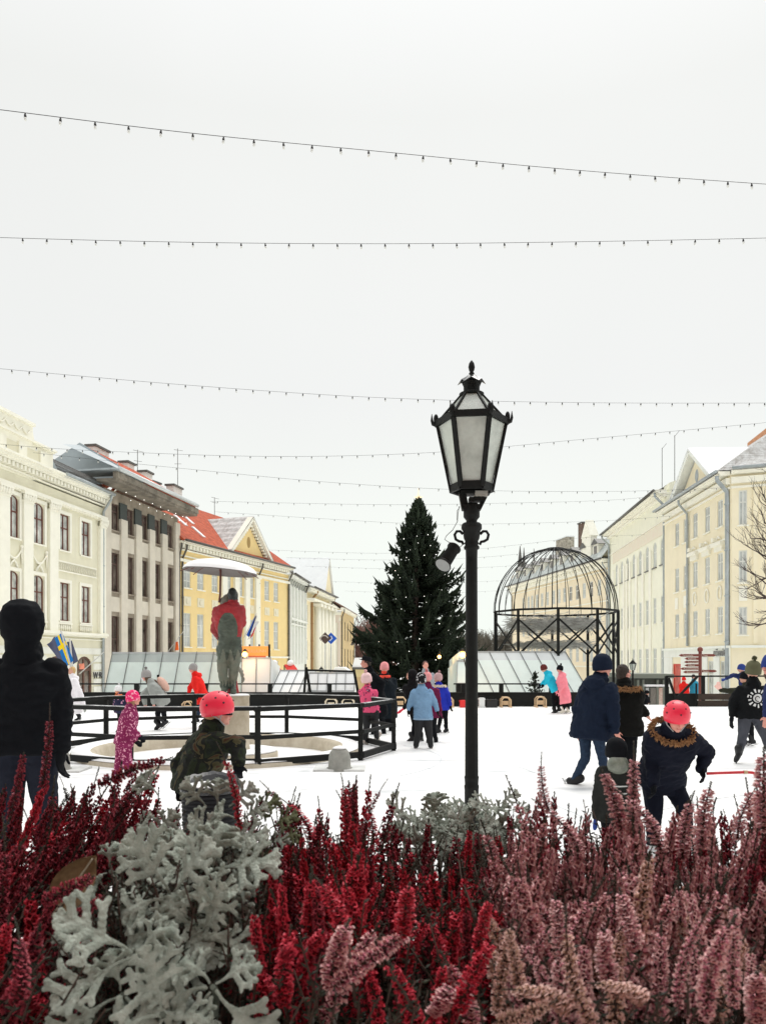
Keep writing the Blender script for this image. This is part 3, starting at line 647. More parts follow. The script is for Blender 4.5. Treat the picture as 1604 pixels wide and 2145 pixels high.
for uu in (4, 8): t = MB(); t.tube([(uu,4,17),(uu,4,21.5)], .03, 5); t.tube([(uu-.1,4,21.4),(uu+1.4,4,21.5)], .02, 4); b.part('aerial', t, darkgut)
# ---- R3: long peach house with mansard roof
peach = mat('soft_peach_plaster', (.87,.76,.56), .8, var=.04, vs=1.2, dirt=.15)
b = Bld('mansard_house', 'long peach house with grey mansard roof and dormers behind the dome', (17.7, 105), (22.48, 75.92))
ops = []
for px in (1096, 1106.5, 1114, 1124, 1134.8, 1146, 1159, 1170.5, 1181.8, 1194.8, 1208.5, 1223, 1238, 1254.7, 1271.5):
    uc = b.u(px); ops += [(uc-.42, uc+.42, 8.2, 9.85), (uc-.42, uc+.42, 4.7, 6.4), (uc-.42, uc+.42, 1.4, 3.2)]
b.wall(11.2, ops, peach, 10)
for o in ops: b.window(o, whitefr, glass_pale if random.random() < .6 else glass_dark, mull=1, bars=(.6,), fw=.09)
b.cornice(11.7, ((0,.16,.8),(.16,.16,.6),(.4,.45,.25),(1.1,.1,.15)), trim, dent=(.34,.2,.45,.8)); b.cornice(7.6, ((0,.12,.15),), trim, name='string_course'); b.cornice(1.0, ((0,.15,.15),), trim, name='string_course')
t = MB(); L_ = b.L; P = [(0,-.85,11.75),(L_,-.85,11.75),(L_,1.0,14.2),(.6,1.0,14.2),(L_,5,15.4),(3,5,15.4)]
t.add(P, [(0,1,2,3),(3,2,4,5)]); t.quad((L_,10,11.7),(0,10,11.7),(3,5,15.4),(L_,5,15.4)); t.add([(0,-.85,11.75),(.6,1,14.2),(3,5,15.4),(0,10,11.7)], [(0,1,2,3)])
b.part('roof', t, mat('slate_roof', (.34,.38,.36), .6, var=.25, vs=1.2, col2=(.66,.70,.68))); b.gutter(11.75, .85, darkgut)
for k in range(9):
    uu = 3+k*(L_-5)/8.2; t = MB(); t.bx(uu-.6, uu+.6, -.25, 1.2, 12.3, 13.5); d_ = b.part('dormer', t, trim)
    MB().poly([(uu-.85,-.4,13.5),(uu+.85,-.4,13.5),(uu,-.4,14.1)], 2).build('dormer_roof', darkgut, d_)
    MB().bx(uu-.35, uu+.35, -.28, -.252, 12.5, 13.3).build('pane', glass_dark, d_)
chimney(b, b.ud(1183, 5), 5, 14.8, 17.4, 3.6, 1.0, mat('mottled_stone_chimney', (.32,.28,.22), .9, var=.5, vs=3, col2=(.6,.55,.45)), snowroof)
chimney(b, b.ud(1222, 3), 3, 14.0, 17.5, 1.0, .9, mat('brick_chimney', (.15,.10,.075)), darkgut)
t = MB(); uu = b.u(1233); t.bx(uu-1.1, uu+1.1, -.3, .4, 11.9, 14.6); t.poly([(uu-1.2,-.35,14.6),(uu+1.2,-.35,14.6),(uu,-.35,16.4)], .9); b.part('wall_dormer', t, trim)
b.pipe(b.L-.3, 11.4, gutterm, .6); b.pipe(.3, 11.4, darkgut, .6)
# spires beyond
for px, ytop, wd, lab in ((1089, 1143, 1.5, 'leftmost and tallest'), (1097, 1147, 1.1, 'middle'), (1118, 1149, .8, 'rightmost and thinnest')):
    p = W(px, 1385, 150); t = thing('spire', 'dark church spire beyond the mansard house, '+lab+' of the three', 'spire', (p.x, 150, 0), group='spires beyond the roofs')
    zt = W(px, ytop, 150).z; mb = MB(); mb.bx(-wd, wd, -wd, wd, -1, zt-6); mb.build('tower', concl, t)
    mb = MB(); mb.lathe([(wd*.75, zt-6), (wd*.45, zt-5.3), (.05, zt)], n=8, smooth=False); mb.build('spike', darkgut, t)

# ---- unseen town hall added behind the viewer: blocks sky light, shades what faces this way
b = Bld('town_hall_occluder', 'unseen red-brown town hall behind the viewer, added to block sky light', (24, -7), (-24, -7), base=-.1)
ops = []
for k in range(9):
    for z0, z1 in ((.4, 3.4), (5.0, 7.4), (9, 11.2)): ops.append((3.2+k*5.2-.8, 3.2+k*5.2+.8, z0, z1))
b.wall(14, ops, mat('dark_red_plaster', (.20,.09,.07), .85, var=.1, vs=1), 12)
for o in ops: b.window(o, whitefr, glass_dark, mull=1, bars=(.6,), fw=.1)
b.cornice(14.2, ((0,.2,.7),(.2,.2,.4)), mat('dark_red_plaster')); b.roof(14.2, 20, 6, .7, mat('brown_roof'))
# ================================================================ TREES
black = mat('black_paint', (.007,.008,.007), .6, var=.3, vs=20, bump=.15, bs=40, spec=.22)
blackwood = mat('black_stained_wood', (.012,.013,.012), .7, var=.3, vs=8, bump=.3, bs=30, stretch=(1,1,6), spec=.2)
bark = mat('bark', (.07,.05,.04), .9, var=.3, vs=12, bump=.5, bs=20)
needle = mat('spruce_needles', (.012,.022,.013), .85, var=.5, vs=1.4, col2=(.032,.046,.026), spec=.2)
bulbm = mat('lit_bulb')
def spindle(mb, a, b, r, mi=0):
    a = Vector(a); b = Vector(b); d = b-a
    if d.length < 1e-6: return
    u = d.cross(Vector((.3,.2,1))).normalized(); v = d.cross(u).normalized(); m = a+d*.4
    mb.add([a, m+u*r, m-u*.5*r+v*.87*r, m-u*.5*r-v*.87*r, b], [(0,2,1),(0,3,2),(0,1,3),(4,1,2),(4,2,3),(4,3,1)], mi)
rt = random.Random(11)
Zt = 44.0; base = W(868, 1385, Zt); zt = W(876, 1052, Zt).z; z0 = -1.0
tree = thing('spruce_tree', 'tall dark spruce Christmas tree dotted with small lights, behind the rink', 'tree', (base.x, Zt, z0))
mb = MB(); mb.tube([(base.x,Zt,z0),(base.x+.05,Zt,4),(W(876,0,Zt).x,Zt,zt-.3)], [.28,.2,.03], 10); mb.build('trunk', bark, tree, world=True)
mb = MB(); Ht = zt-z0
def treeR(f):  # crown radius by height fraction, 0 bottom
    return 4.55*(1-f)**.86*(1+.07*math.sin(f*23))+.10
bulbs = []
nb = 450
for i in range(nb):
    f = .07+.93*(i/nb)**.92; zc = z0+Ht*f; R = treeR(f)*rt.uniform(.62, 1.06)*(1.16 if rt.random() < .10 else 1); a = rt.uniform(0, 2*PI); R = min(R, 4.5)
    dx, dy = math.cos(a), math.sin(a); cxx = lerp(base.x, W(876,0,Zt).x, f)
    pts = []
    for k in range(7):
        t = k/6; rr = R*t; zz = zc+(.22*R*(-t+1.35*t**3)-.06*R)+.25*(1-f)*(t**4); pts.append(Vector((cxx+dx*rr, Zt+dy*rr, zz)))
    mb.tube([pts[0], pts[3], pts[6]], [.04,.025,.008], 4)
    nseg = max(5, int(R*7))
    for k in range(nseg):
        t = .22+.78*(k+rt.random())/nseg; j = min(5, int(t*6)); p = pts[j].lerp(pts[j+1], t*6-j); td = (pts[j+1]-pts[j]).normalized(); sd = Vector((-dy, dx, 0))
        ln = (.16+.30*(1-t)*min(1, R/2))*rt.uniform(.7, 1.3)+.07
        for sg in (-1, 1):
            e2 = p+td*ln*.75+sd*sg*ln*.8+Vector((0,0,rt.uniform(-.16,.10))); spindle(mb, p, e2, .055+.02*rt.random())
            if rt.random() < .6: spindle(mb, p, p+td*ln*.5+sd*sg*ln*.3+Vector((0,0,-rt.uniform(.12,.34))), .05)
        spindle(mb, p, p+td*ln*.6+Vector((0,0,rt.uniform(.08,.22))), .05)
    tip = pts[6]; up_ = rt.uniform(.25,.55); spindle(mb, pts[5], tip+(tip-pts[5])*.5+Vector((0,0,up_)), .10); spindle(mb, pts[4], tip+Vector((0,0,up_*.6)), .12)
    if dy < .2 and rt.random() < .26: bulbs.append(pts[6]*.35+pts[5]*.65+Vector((0,-.12,.1)))
mb.build('crown', needle, tree, world=True)
sl_ = thing('string_light', 'white light chain wound around the tall spruce', 'string light', (base.x, Zt, z0+.2))
mb = MB(); pts = []
for k in range(161):
    f = .04+.9*k/160; R = treeR(f)*.92; a = k/160*2*PI*9; pts.append((base.x+R*math.cos(a), Zt+R*math.sin(a), z0+Ht*f))
mb.tube(pts, .01, 4); mb.build('wire', black, sl_, world=True)
bm_ = MB().ell((0,0,0), .035, 8, 6).mesh('bulb', bulbm)
front = [p for p in pts if p[1] < Zt+.3]
ch = [front[i] for i in range(0, len(front), 2)][:40]
for p in ch+[tuple(q) for q in bulbs[:46]]:
    inst('bulb', bm_, sl_, Vector(p)+Vector((0,-.1,0))-sl_.location, sc=rt.uniform(.3,.65))
st = thing('tree_star', 'pale orange star on the tip of the spruce', 'star', (W(876,1050,Zt).x, Zt, zt-.1))
mb = MB(); P = []
for k in range(8): a = k*PI/4+PI/2; r = .42 if k % 4 == 0 else (.26 if k % 2 == 0 else .07); P.append((r*math.cos(a), -.04, .4+r*math.sin(a)*1.3))
mb.poly(P, .08); mb.build('star', mat('pale_orange_star', (.95,.70,.42), .4, emit=(1,.74,.45), es=.75), st); MB().tube([(0,0,-.3),(0,0,.2)], .02, 6).build('stem', black, st)

def bare_tree(mb, p, d, L_, r, depth, rnd, spread=.5, up=.12):
    n = 3; pts = [p]; dd = d.copy()
    for k in range(n):
        dd = (dd+Vector((rnd.uniform(-.18,.18), rnd.uniform(-.18,.18), rnd.uniform(-.1,.1)+up*.3))).normalized(); pts.append(pts[-1]+dd*L_/n)
    mb.tube(pts, [lerp(r, r*.62, k/n) for k in range(n+1)], 6 if r > .03 else 4)
    if depth == 0: return
    for k in range(rnd.choice((2, 3, 3))):
        q = pts[rnd.choice((1, 2, 3, 3))]; ax = Vector((rnd.uniform(-1,1), rnd.uniform(-1,1), rnd.uniform(-.6,1))); nd = (dd+ax*spread).normalized(); nd.z += up; nd.normalize()
        bare_tree(mb, q, nd, L_*rnd.uniform(.6,.85), r*.58, depth-1, rnd, spread, up)
rb = random.Random(5); Zb = 24.0
bt = thing('bare_tree', 'bare leafless tree reaching in from the right edge in front of the corner house', 'tree', (14.0, Zb, -.05))
MB().tube([(14.0,Zb,-.1),(13.95,Zb,2),(14.0,Zb,4.2),(14.2,Zb,6.5),(14.3,Zb,8.5)], [.24,.19,.16,.1,.03], 10).build('trunk', bark, bt, world=True)
mb = MB()
for (px, py, px2, py2, dp) in ((1660,1135,1585,1085,5), (1660,1120,1600,1050,5), (1660,1225,1590,1175,5), (1655,1240,1600,1255,5), (1660,1215,1612,1150,4), (1655,1200,1580,1215,5), (1665,1260,1605,1300,4), (1680,1150,1720,1060,5), (1690,1230,1750,1180,5), (1670,1100,1655,1020,5), (1655,1150,1570,1120,5), (1655,1100,1590,1040,5), (1650,1185,1565,1150,5), (1650,1250,1575,1210,5), (1655,1270,1585,1255,4), (1650,1290,1600,1310,4), (1660,1080,1625,1010,4)):
    a = W(px, py, Zb); c = W(px2, py2, Zb); start = Vector((14.05, Zb, a.z-.4)); mb.tube([start, a, a.lerp(c,.4)], [.07,.055,.045], 6)
    bare_tree(mb, a.lerp(c, .3), ((c-a).normalized()+Vector((0,rb.uniform(-.3,.3),0))), .62, .03, dp-1, rb, .75, .1)
mb.build('branches', mat('dark_twigs', (.06,.04,.035), .9), bt, world=True)
# bare woods at the end of the square: a mass of leafless crowns
rw = random.Random(9); mb = MB()
def woods(px0, px1, ytop, Z, n, hw, twr):
    for i in range(n):
        px = rw.uniform(px0, px1); z_ = Z+rw.uniform(-6, 10); x = W(px, 0, z_).x; zt_ = W(px, ytop+rw.uniform(-6, 22), z_).z
        mb.tube([(x,z_,-1.5),(x+rw.uniform(-.3,.3),z_,zt_*.5),(x+rw.uniform(-.4,.4),z_,zt_*.8)], [.16,.1,.04], 4)
        for k in range(34):
            f = rw.uniform(.12, 1); b0 = Vector((x, z_, -1+f*(zt_)*.8)); a = rw.uniform(0, 2*PI); l = rw.uniform(.8, 2.6)*(1.15-f*.6)
            e1 = b0+Vector((math.cos(a)*l*.7, math.sin(a)*l*.5, l*rw.uniform(.5,1.0))); mb.tube([b0, e1], [.05,.02], 3)
            for j in range(6):
                s0 = b0.lerp(e1, rw.uniform(.3,1)); mb.tube([s0, s0+Vector((rw.uniform(-.6,.6), rw.uniform(-.3,.3), rw.uniform(.1,.9)))], [.028,.012], 3)
woods(738, 830, 1268, 122, 42, 3, 1); woods(700, 760, 1285, 126, 12, 3, 1)
tag(mb.build('bare_woods', mat('reddish_twigs', (.17,.085,.065), .95, var=.3, vs=.3)), kind='stuff')
mb = MB(); woods(930, 1085, 1302, 125, 60, 3, 1)
tag(mb.build('distant_woods', mat('grey_twigs', (.13,.115,.09), .95, var=.3, vs=.3)), kind='stuff')

# ================================================================ STRING LIGHTS across the square
capm = mat('black_plastic', (.012,.012,.012), .4); bglass = mat('bulb_glass', (.72,.74,.70), .1, spec=.8)
def bulb_mesh(sc):
    m = MB(); m.tube([(0,0,0),(0,0,-.035)], [.012,.016], 8, 0); m.tube([(0,0,-.035),(0,0,-.075)], [.022,.024], 8, 0); m.lathe([(.018,-.075),(.027,-.10),(.024,-.125),(.008,-.142)], n=8, mi=1); return m
BULB = bulb_mesh(1).mesh('bulb', [capm, bglass])
def garland(label, pts, sp, sc=1.0, wr=.006):
    """pts: (px,py,Z) along the wire; sp: list of photo x of bulbs or spacing"""
    P = [W(*p) for p in pts]; n = 12; fine = []
    X = [p.x for p in P]
    for i in range(len(P)-1):
        for k in range(n):
            t = k/n; p0 = P[max(i-1,0)]; p1 = P[i]; p2 = P[i+1]; p3 = P[min(i+2,len(P)-1)]
            fine.append(.5*((2*p1)+(p2-p0)*t+(2*p0-5*p1+4*p2-p3)*t*t+(3*p1-p0-3*p2+p3)*t**3))
    fine.append(P[-1]); root = thing('string_light', label, 'string light', P[0][:], group='string lights across the square')
    MB().tube(fine, wr, 5).build('wire', capm, root, world=True)
    cum = [0]
    for i in range(1, len(fine)): cum.append(cum[-1]+(fine[i]-fine[i-1]).length)
    Lt = cum[-1]; nbul = min(98, int(Lt/sp)); d0 = (Lt-(nbul-1)*sp)/2; j = 0
    for k in range(nbul):
        s_ = d0+k*sp
        while j < len(cum)-2 and cum[j+1] < s_: j += 1
        p = fine[j].lerp(fine[j+1], (s_-cum[j])/max(1e-6, cum[j+1]-cum[j])); inst('bulb', BULB, root, p-root.location, sc=sc, M=Matrix.Rotation(rt.uniform(-.12,.12), 3, 'Y'))
garland('topmost and nearest bulb string, sloping steeply down to the right', [(-260,197,10.3),(0,229,10.8),(400,278,11.7),(800,317,12.6),(1200,355,13.3),(1604,385,13.9),(1900,402,14.4)], .47, .82, .005)
garland('second bulb string from the top, nearly level', [(-200,488,15.8),(0,497,15.8),(400,507,15.9),(800,510,16),(1200,506,16),(1604,498,16),(1850,490,16)], .50, .85, .005)
garland('third bulb string from the top, passing behind the lantern crown', [(-150,756,22.5),(0,772,22.8),(400,807,23.3),(800,833,23.8),(1200,843,24.2),(1604,844,24.6),(1800,842,25)], .51, .9, .005)
garland('fourth string, passing behind the lantern glass and rising to the right edge', [(-100,915,29),(0,930,29),(200,944,29),(565,956,29),(900,948,29),(1200,922,29.3),(1604,885,30),(1750,868,30)], .58, .9, .0055)
garland('fifth string, running from the cornice of the ornate house past the lantern base', [(0,940,37),(160,958,36),(400,983,35.5),(700,1011,36),(1000,1027,37),(1300,1029,40),(1515,1022,44)], .95, 1.0, .006)
garland('string between the aerial of the yellow house and the pediment on the right', [(440,1050,48),(800,1057,46),(1050,1054,46),(1300,1046,48),(1500,1022,47)], 1.0, 1.0, .006)
garland('faint string ending on the downpipe of the corner house, above the dome', [(450,1072,52),(700,1088,51),(900,1098,50),(1100,1096,50),(1280,1090,52),(1424,1079,54)], 1.05, 1.0, .006)
garland('faint string just above the dome top, left end on the pale grey house', [(560,1152,66),(800,1159,62),(1000,1150,60),(1200,1128,60),(1350,1120,61)], 1.3, 1.0, .0065)
garland('faint string level with the dome top and the pediment foot', [(600,1168,70),(800,1173,68),(1000,1168,66),(1180,1150,66),(1290,1140,68)], 1.4, 1.0, .0065)
garland('faint string over the columned house gable', [(640,1186,78),(850,1192,76),(1060,1186,76),(1280,1165,76)], 1.4, 1.0, .0065)
garland('lowest faint string towards the bare woods', [(690,1218,88),(880,1223,86),(1075,1215,90)], 1.4, 1.0, .0065)
garland('short low string touching the end house roof', [(722,1238,92),(900,1243,92),(1075,1236,95)], 1.5, 1.0, .0065)

# ================================================================ STREET LAMP
Zl = 5.5; lx = W(987.5, 0, Zl).x
lamp = thing('street_lamp', 'large black street lamp with six-sided frosted lantern standing on the ice', 'street lamp', (lx, Zl, 0))
def zy(py): return CH-(py-HY)*Zl/F
mb = MB(); k = Zl/F
prof = [(.11,0),(.11,.12),(.085,.16),(.06,.3),(.052,.36),(15*k, zy(1655)),(15.6*k, zy(1650)),(15.6*k, zy(1646)),(14.2*k,zy(1644)),(15*k,zy(1632)),(15.6*k,zy(1628)),(14*k,zy(1625)),(13.4*k, zy(1500)),(12.2*k, zy(1170)),(12.6*k,zy(1152)),(16*k,zy(1150)),(16.5*k,zy(1146)),(13.5*k,zy(1142)),(15*k,zy(1138)),(13.5*k,zy(1134)),(16.5*k,zy(1128)),(18.5*k,zy(1112)),(21.5*k,zy(1108)),(21.5*k,zy(1100)),(18*k,zy(1096)),(11.5*k,zy(1094)),(11.5*k,zy(1090)),(17*k,zy(1083)),(17*k,zy(1070)),(13.5*k,zy(1062)),(13.5*k,zy(1055))]
mb.lathe(prof, n=20); mb.build('post', black, lamp)
for sg in (-1, 1):
    mb = MB(); mb.tube([(sg*r_*k, 0, zy(y_)) for r_, y_ in ((18,1119),(24,1113),(31,1113),(35.5,1120),(33,1130),(26,1134),(20,1135),(17,1141))], 3.0*k, 8); mb.build('scroll_handle', black, lamp)
M_ = MB(); bk = MB()
# bracket between post and lantern, with a gap
bk.beam((-.045,0,zy(1068)),(-.07,0,zy(1030)), .05, .05); bk.beam((.05,0,zy(1068)),(.115,0,zy(1030)), .03, .03); bk.bx(-.065,.06,-.04,.04,zy(1069),zy(1058)); bk.bx(-.02,.09,-.04,.04,zy(1051),zy(1043))
bk.bx(-.08,.13,-.05,.05,zy(1036),zy(1030)); bk.build('bracket', black, lamp)
MB().bx(.02,.11,-.055,.045,zy(1042),zy(1037)+.02).build('ballast_box', mat('grey_box', (.35,.34,.30), .5), lamp)
hb, ht = 44*k, 73*k; zb_, zt_ = zy(1027), zy(885); a0 = math.radians(12)
a0 = math.radians(-7)
def hexp(R, z, i): a = a0+i*PI/3; return Vector((R*math.cos(a), R*math.sin(a), z))
fr = MB(); gl = MB(); top = MB(); rg_ = MB()
for i in range(6):
    fr.beam(hexp(hb,zb_,i), hexp(ht,zt_,i), .032, .02, up=hexp(1,0,i)); fr.beam(hexp(hb,zb_+.012,i), hexp(hb,zb_+.012,i+1), .02, .055); fr.beam(hexp(ht,zt_,i), hexp(ht,zt_,i+1), .03, .045)
    g_ = MB(); g_.quad(hexp(hb-.006,zb_+.03,i), hexp(hb-.006,zb_+.03,i+1), hexp(ht-.01,zt_-.02,i+1), hexp(ht-.01,zt_-.02,i)); g_.build('pane', mat('frosted_glass', (.45,.49,.44), .25, var=.18, vs=5, bump=.1, bs=60, spec=.7, col2=(.62,.67,.60)), lamp)
    zr = zy(828); rr = 23*k
    fr.beam(hexp(ht-.015,zt_+.02,i), hexp(rr,zr,i), .014, .014)
    g_ = MB(); g_.quad(hexp(ht-.025,zt_+.018,i), hexp(ht-.025,zt_+.018,i+1), hexp(rr,zr-.004,i+1), hexp(rr,zr-.004,i)); g_.build('roof_pane', mat('frosted_glass'), lamp)
    # corner horns
    p = hexp(ht+.005,zt_,i); o_ = hexp(1,0,i).normalized(); h_ = MB(); h_.tube([p-o_*.01+Vector((0,0,-.01)), p+o_*.022+Vector((0,0,.0)), p+o_*.030+Vector((0,0,.025)), p+o_*.030+Vector((0,0,.072))], [.018,.014,.010,.002], 8)
    h_.ell(p+Vector((0,0,.035))-o_*.0, (.018,.018,.036), 10, 7); h_.build('finial_horn', black, lamp)
fr.build('lantern_frame', black, lamp)
mb = MB(); mb.lathe([(22*k,zy(831)),(26*k,zy(829)),(26*k,zy(825)),(17*k,zy(823)),(17*k,zy(803)),(18*k,zy(801))], n=24); mb.build('chimney_collar', black, lamp)
mb = MB(); n = 12; vs = []
for j in range(n): a = a0+j*2*PI/n; R = (30 if j % 2 == 0 else 24)*k; vs.append((R*math.cos(a), R*math.sin(a), zy(806 if j % 2 == 0 else 797)))
for j in range(n): a = a0+j*2*PI/n; vs.append((14*k*math.cos(a), 14*k*math.sin(a), zy(791)))
for j in range(n): a = a0+j*2*PI/n; vs.append((4*k*math.cos(a), 4*k*math.sin(a), zy(783)))
mb.add(vs, [(i_*n+j, i_*n+(j+1)%n, (i_+1)*n+(j+1)%n, (i_+1)*n+j) for i_ in range(2) for j in range(n)]); mb.build('cap', mat('glossy_black', (.02,.022,.02), .22, spec=.6), lamp)
mb = MB(); mb.lathe([(4*k,zy(786)),(6*k,zy(782)),(3.5*k,zy(779)),(5.5*k,zy(776)),(7*k,zy(769)),(5.5*k,zy(761)),(2*k,zy(756)),(0.3*k,zy(754))], n=14); mb.build('finial', black, lamp)
# spotlight hung from the lamp by its cable
sp_ = thing('spotlight', 'black canister spotlight clamped by a thin cable beside the lamp post', 'spotlight', W(938, 1165, Zl-.02)[:])
a_, c_ = W(951,1148,Zl-.03), W(930,1180,Zl-.12); d_ = (c_-a_).normalized(); mb = MB(); mb.tube([a_, a_+d_*.006, a_+d_*.01, c_], [.052,.052,.043,.048], 18); mb.build('housing', black, sp_, world=True)
mb = MB(); mb.tube([c_, c_+d_*.02], [.050,.062], 18); mb.build('rim', black, sp_, world=True); mb = MB(); mb.tube([c_+d_*.021, c_+d_*.024], [.056,.054], 18); mb.build('lens', mat('spot_lens', (.22,.23,.22), .15, spec=.8), sp_, world=True)
mb = MB(); mb.tube([W(x_,y_,Zl-.03) for x_,y_ in ((962,1060),(959,1075),(958,1092),(948,1110),(935,1122),(931,1130),(940,1136),(953,1138),(955,1146))], .0028, 5); mb.tube([W(968,1142,Zl), W(956,1152,Zl-.03)], .003, 5); mb.tube([W(963,1062,Zl),W(957,1070,Zl),W(957,1090,Zl)], .002, 5); mb.build('cable', mat('grey_cable', (.20,.21,.20), .5), sp_, world=True)

# ================================================================ DOME PAVILION
Zd = 30.0; dc = W(1162, 0, Zd).x; dR = 129*Zd/F
dome = thing('dome_pavilion', 'black open steel pavilion with ribbed dome and cross-braced sides', 'pavilion', (dc, Zd, -.9))
zr = CH-(1283-HY)*Zd/F; zl = zr-.32; n = 10; a0 = math.radians(8)
dp = [Vector((dc+dR*math.cos(a0+2*PI*i/n), Zd+dR*math.sin(a0+2*PI*i/n), 0)) for i in range(n)]
for i in range(n):
    p = dp[i]; MB().bx(p.x-.045,p.x+.045,p.y-.045,p.y+.045,-.9,zr).build('column', black, dome, world=True)
mb = MB()
for i in range(n):
    p, q = dp[i], dp[(i+1)%n]; mb.beam(p+Vector((0,0,zr)), q+Vector((0,0,zr)), .075, .075)
mb.build('ring_beam', black, dome, world=True)
for i in range(n):
    p, q = dp[i], dp[(i+1)%n]; zt2, zb2 = zr-.35, 1.75
    mb = MB(); mb.beam(p+Vector((0,0,zt2)), q+Vector((0,0,zb2)), .045, .06); mb.beam(p+Vector((0,0,zb2)), q+Vector((0,0,zt2)), .04, .055); mb.build('cross_brace', black, dome, world=True)
hd = (1283-1149)*Zd/F
for i in range(30):
    a = 2*PI*i/30+.05; mb = MB(); mb.tube([(dc+dR*.985*math.cos(t)*math.cos(a), Zd+dR*.985*math.cos(t)*math.sin(a), zr+hd*math.sin(t)**.95) for t in [k_*PI/2/12*.985 for k_ in range(13)]],   .013 if i % 3 else .02, 5); mb.build('rib', black, dome, world=True)
mb = MB(); mb.tube([(dc+.32*math.cos(a), Zd+.32*math.sin(a), zr+hd*.992) for a in [k_*PI/8 for k_ in range(17)]], .035, 6); mb.build('top_ring', black, dome, world=True)
rn = random.Random(8); nest = mat('frosted_twigs', (.26,.25,.22), .95, var=.4, vs=3, col2=(.62,.62,.58))
for (zc, rr, th, cn, lab) in ((2.95, 1.75, .42, 1500, 'upper'), (2.15, 1.6, .18, 700, 'lower')):
    mb = MB()
    for i in range(cn):
        a = rn.uniform(0, 2*PI); r = rr*rn.uniform(.15,1)**.5; p = Vector((dc-.1+r*math.cos(a), Zd+r*math.sin(a), zc+rn.gauss(0, th*.5)*(1-.5*r/rr)))
        t_ = a+PI/2+rn.uniform(-.7,.7); l = rn.uniform(.25,.75); mb.tube([p, p+Vector((math.cos(t_)*l, math.sin(t_)*l, rn.uniform(-.18,.12)))], [.012,.006], 3)
    if lab == 'upper':
        for i in range(16): a = rn.uniform(0,2*PI); mb.tube([(dc-.1+1.4*math.cos(a),Zd+1.4*math.sin(a),zc),(dc+dR*.9*math.cos(a+.2),Zd+dR*.9*math.sin(a+.2),zr)], .006, 3)
    tag(mb.build('twig_nest', nest, None), lab+' grey bundle of frosted twigs hanging inside the dome pavilion', 'twig bundle', 'twig bundles in the pavilion')

# ================================================================ FOUNTAIN, FENCE, STATUE
stone = mat('tan_stone', (.50,.42,.30), .85, var=.15, vs=3, bump=.4, bs=18, col2=(.66,.60,.48), dirt=.6)
Zf = 12.8; fx = W(462, 0, Zf).x
fo_ = thing('fountain_basin', 'round tan stone fountain basin filled with snow', 'fountain', (fx, Zf, 0))
mb = MB(); mb.lathe([(1.90,-.2),(1.95,.04),(2.0,.085),(2.28,.085),(2.34,.05),(2.36,-.2)], c=(fx,Zf,0), n=72, caps=False); mb.build('basin_wall', stone, fo_, world=True)
MB().lathe([(2.33,.07),(2.30,.105),(2.08,.105),(2.03,.08)], c=(fx,Zf,0), n=72, caps=False).build('snow_on_rim', snow, fo_, world=True)
MB().lathe([(1.94,-.3),(1.94,-.13),(1.2,-.10),(.02,-.10)], c=(fx,Zf,0), n=48).build('snow_floor', snow, fo_, world=True)
sx_ = W(490, 0, 12.6).x
MB().lathe([(.72,-.15),(.72,.0),(.70,.02),(.02,.02)], c=(sx_,12.6,0), n=40).build('plinth', stone, fo_, world=True)
MB().lathe([(.71,.021),(.68,.05),(.3,.05)], c=(sx_,12.6,0), n=40).build('snow_on_plinth', snow, fo_, world=True)
MB().lathe([(.27,.02),(.255,.1),(.25,.90),(.26,.93)], c=(sx_,12.6,0), n=36).build('pedestal', stone, fo_, world=True)
MB().lathe([(.255,.93),(.24,.955),(.02,.96)], c=(sx_,12.6,0), n=36).build('snow_cap', snow, fo_, world=True)
# fence round the fountain
fcx, fcy = W(463,0,12.75).x, 12.75; fpts = [Vector((fcx+2.88*math.cos(2*PI*k/10+.02), fcy+2.15*math.sin(2*PI*k/10+.02), 0)) for k in range(10)]
fe = thing('fence', 'low black timber fence of three rails around the stone fountain', 'fence', (fx, Zf, 0))
nF = len(fpts)
for i in range(nF):
    p, q = fpts[i], fpts[(i+1)%nF]
    for zz, hh, ww in ((.82, .06, .05), (.42, .055, .045), (.07, .09, .06)):
        dn = (q-p).normalized()*.05; o_ = MB().beam(p-dn+Vector((0,0,zz)), q+dn+Vector((0,0,zz+.002*i)), ww, hh).build('rail', blackwood, fe, world=True)
    L_ = (q-p).length; kk = 1
    for j in range(kk):
        c = p.lerp(q, j/kk); MB().bx(c.x-.036,c.x+.036,c.y-.036,c.y+.036,0,.79).build('post', blackwood, fe, world=True)
mb = MB()
for i in range(nF):
    p, q = fpts[i], fpts[(i+1)%nF]; mb.beam(p+Vector((0,0,.86)), q+Vector((0,0,.86)), .05, .01)
mb.build('snow_dusting', mat('thin_snow', (.35,.37,.37), .7, var=.5, vs=5, col2=(.8,.82,.82)), fe, world=True)
for px, Z, lab in ((711, 10.5, 'rounded grey concrete bollard beside the right front corner of the fountain fence'), (122, 10.4, 'rounded grey concrete bollard beside the man in black')):
    p = W(px, 0, Z); o_ = thing('bollard', lab, 'bollard', (p.x, Z, 0), group='concrete bollards by the fountain')
    MB().lathe([(.175,.0),(.175,.035),(.155,.04),(.15,.18),(.13,.25),(.085,.30),(.03,.32),(.002,.322)], n=28).build('body', mat('grey_bollard_concrete', (.28,.28,.25), .85, var=.2, vs=10, bump=.4, bs=40), o_)
    MB().lathe([(.10,.297),(.08,.318),(.02,.335),(.002,.336)], n=20).build('snow_cap', snow, o_)
    MB().bx(-.35,.35,-.16,.3,.002,.028).build('base_slab', mat('slab_snowy', (.62,.63,.61), .8, var=.2, vs=3), o_)
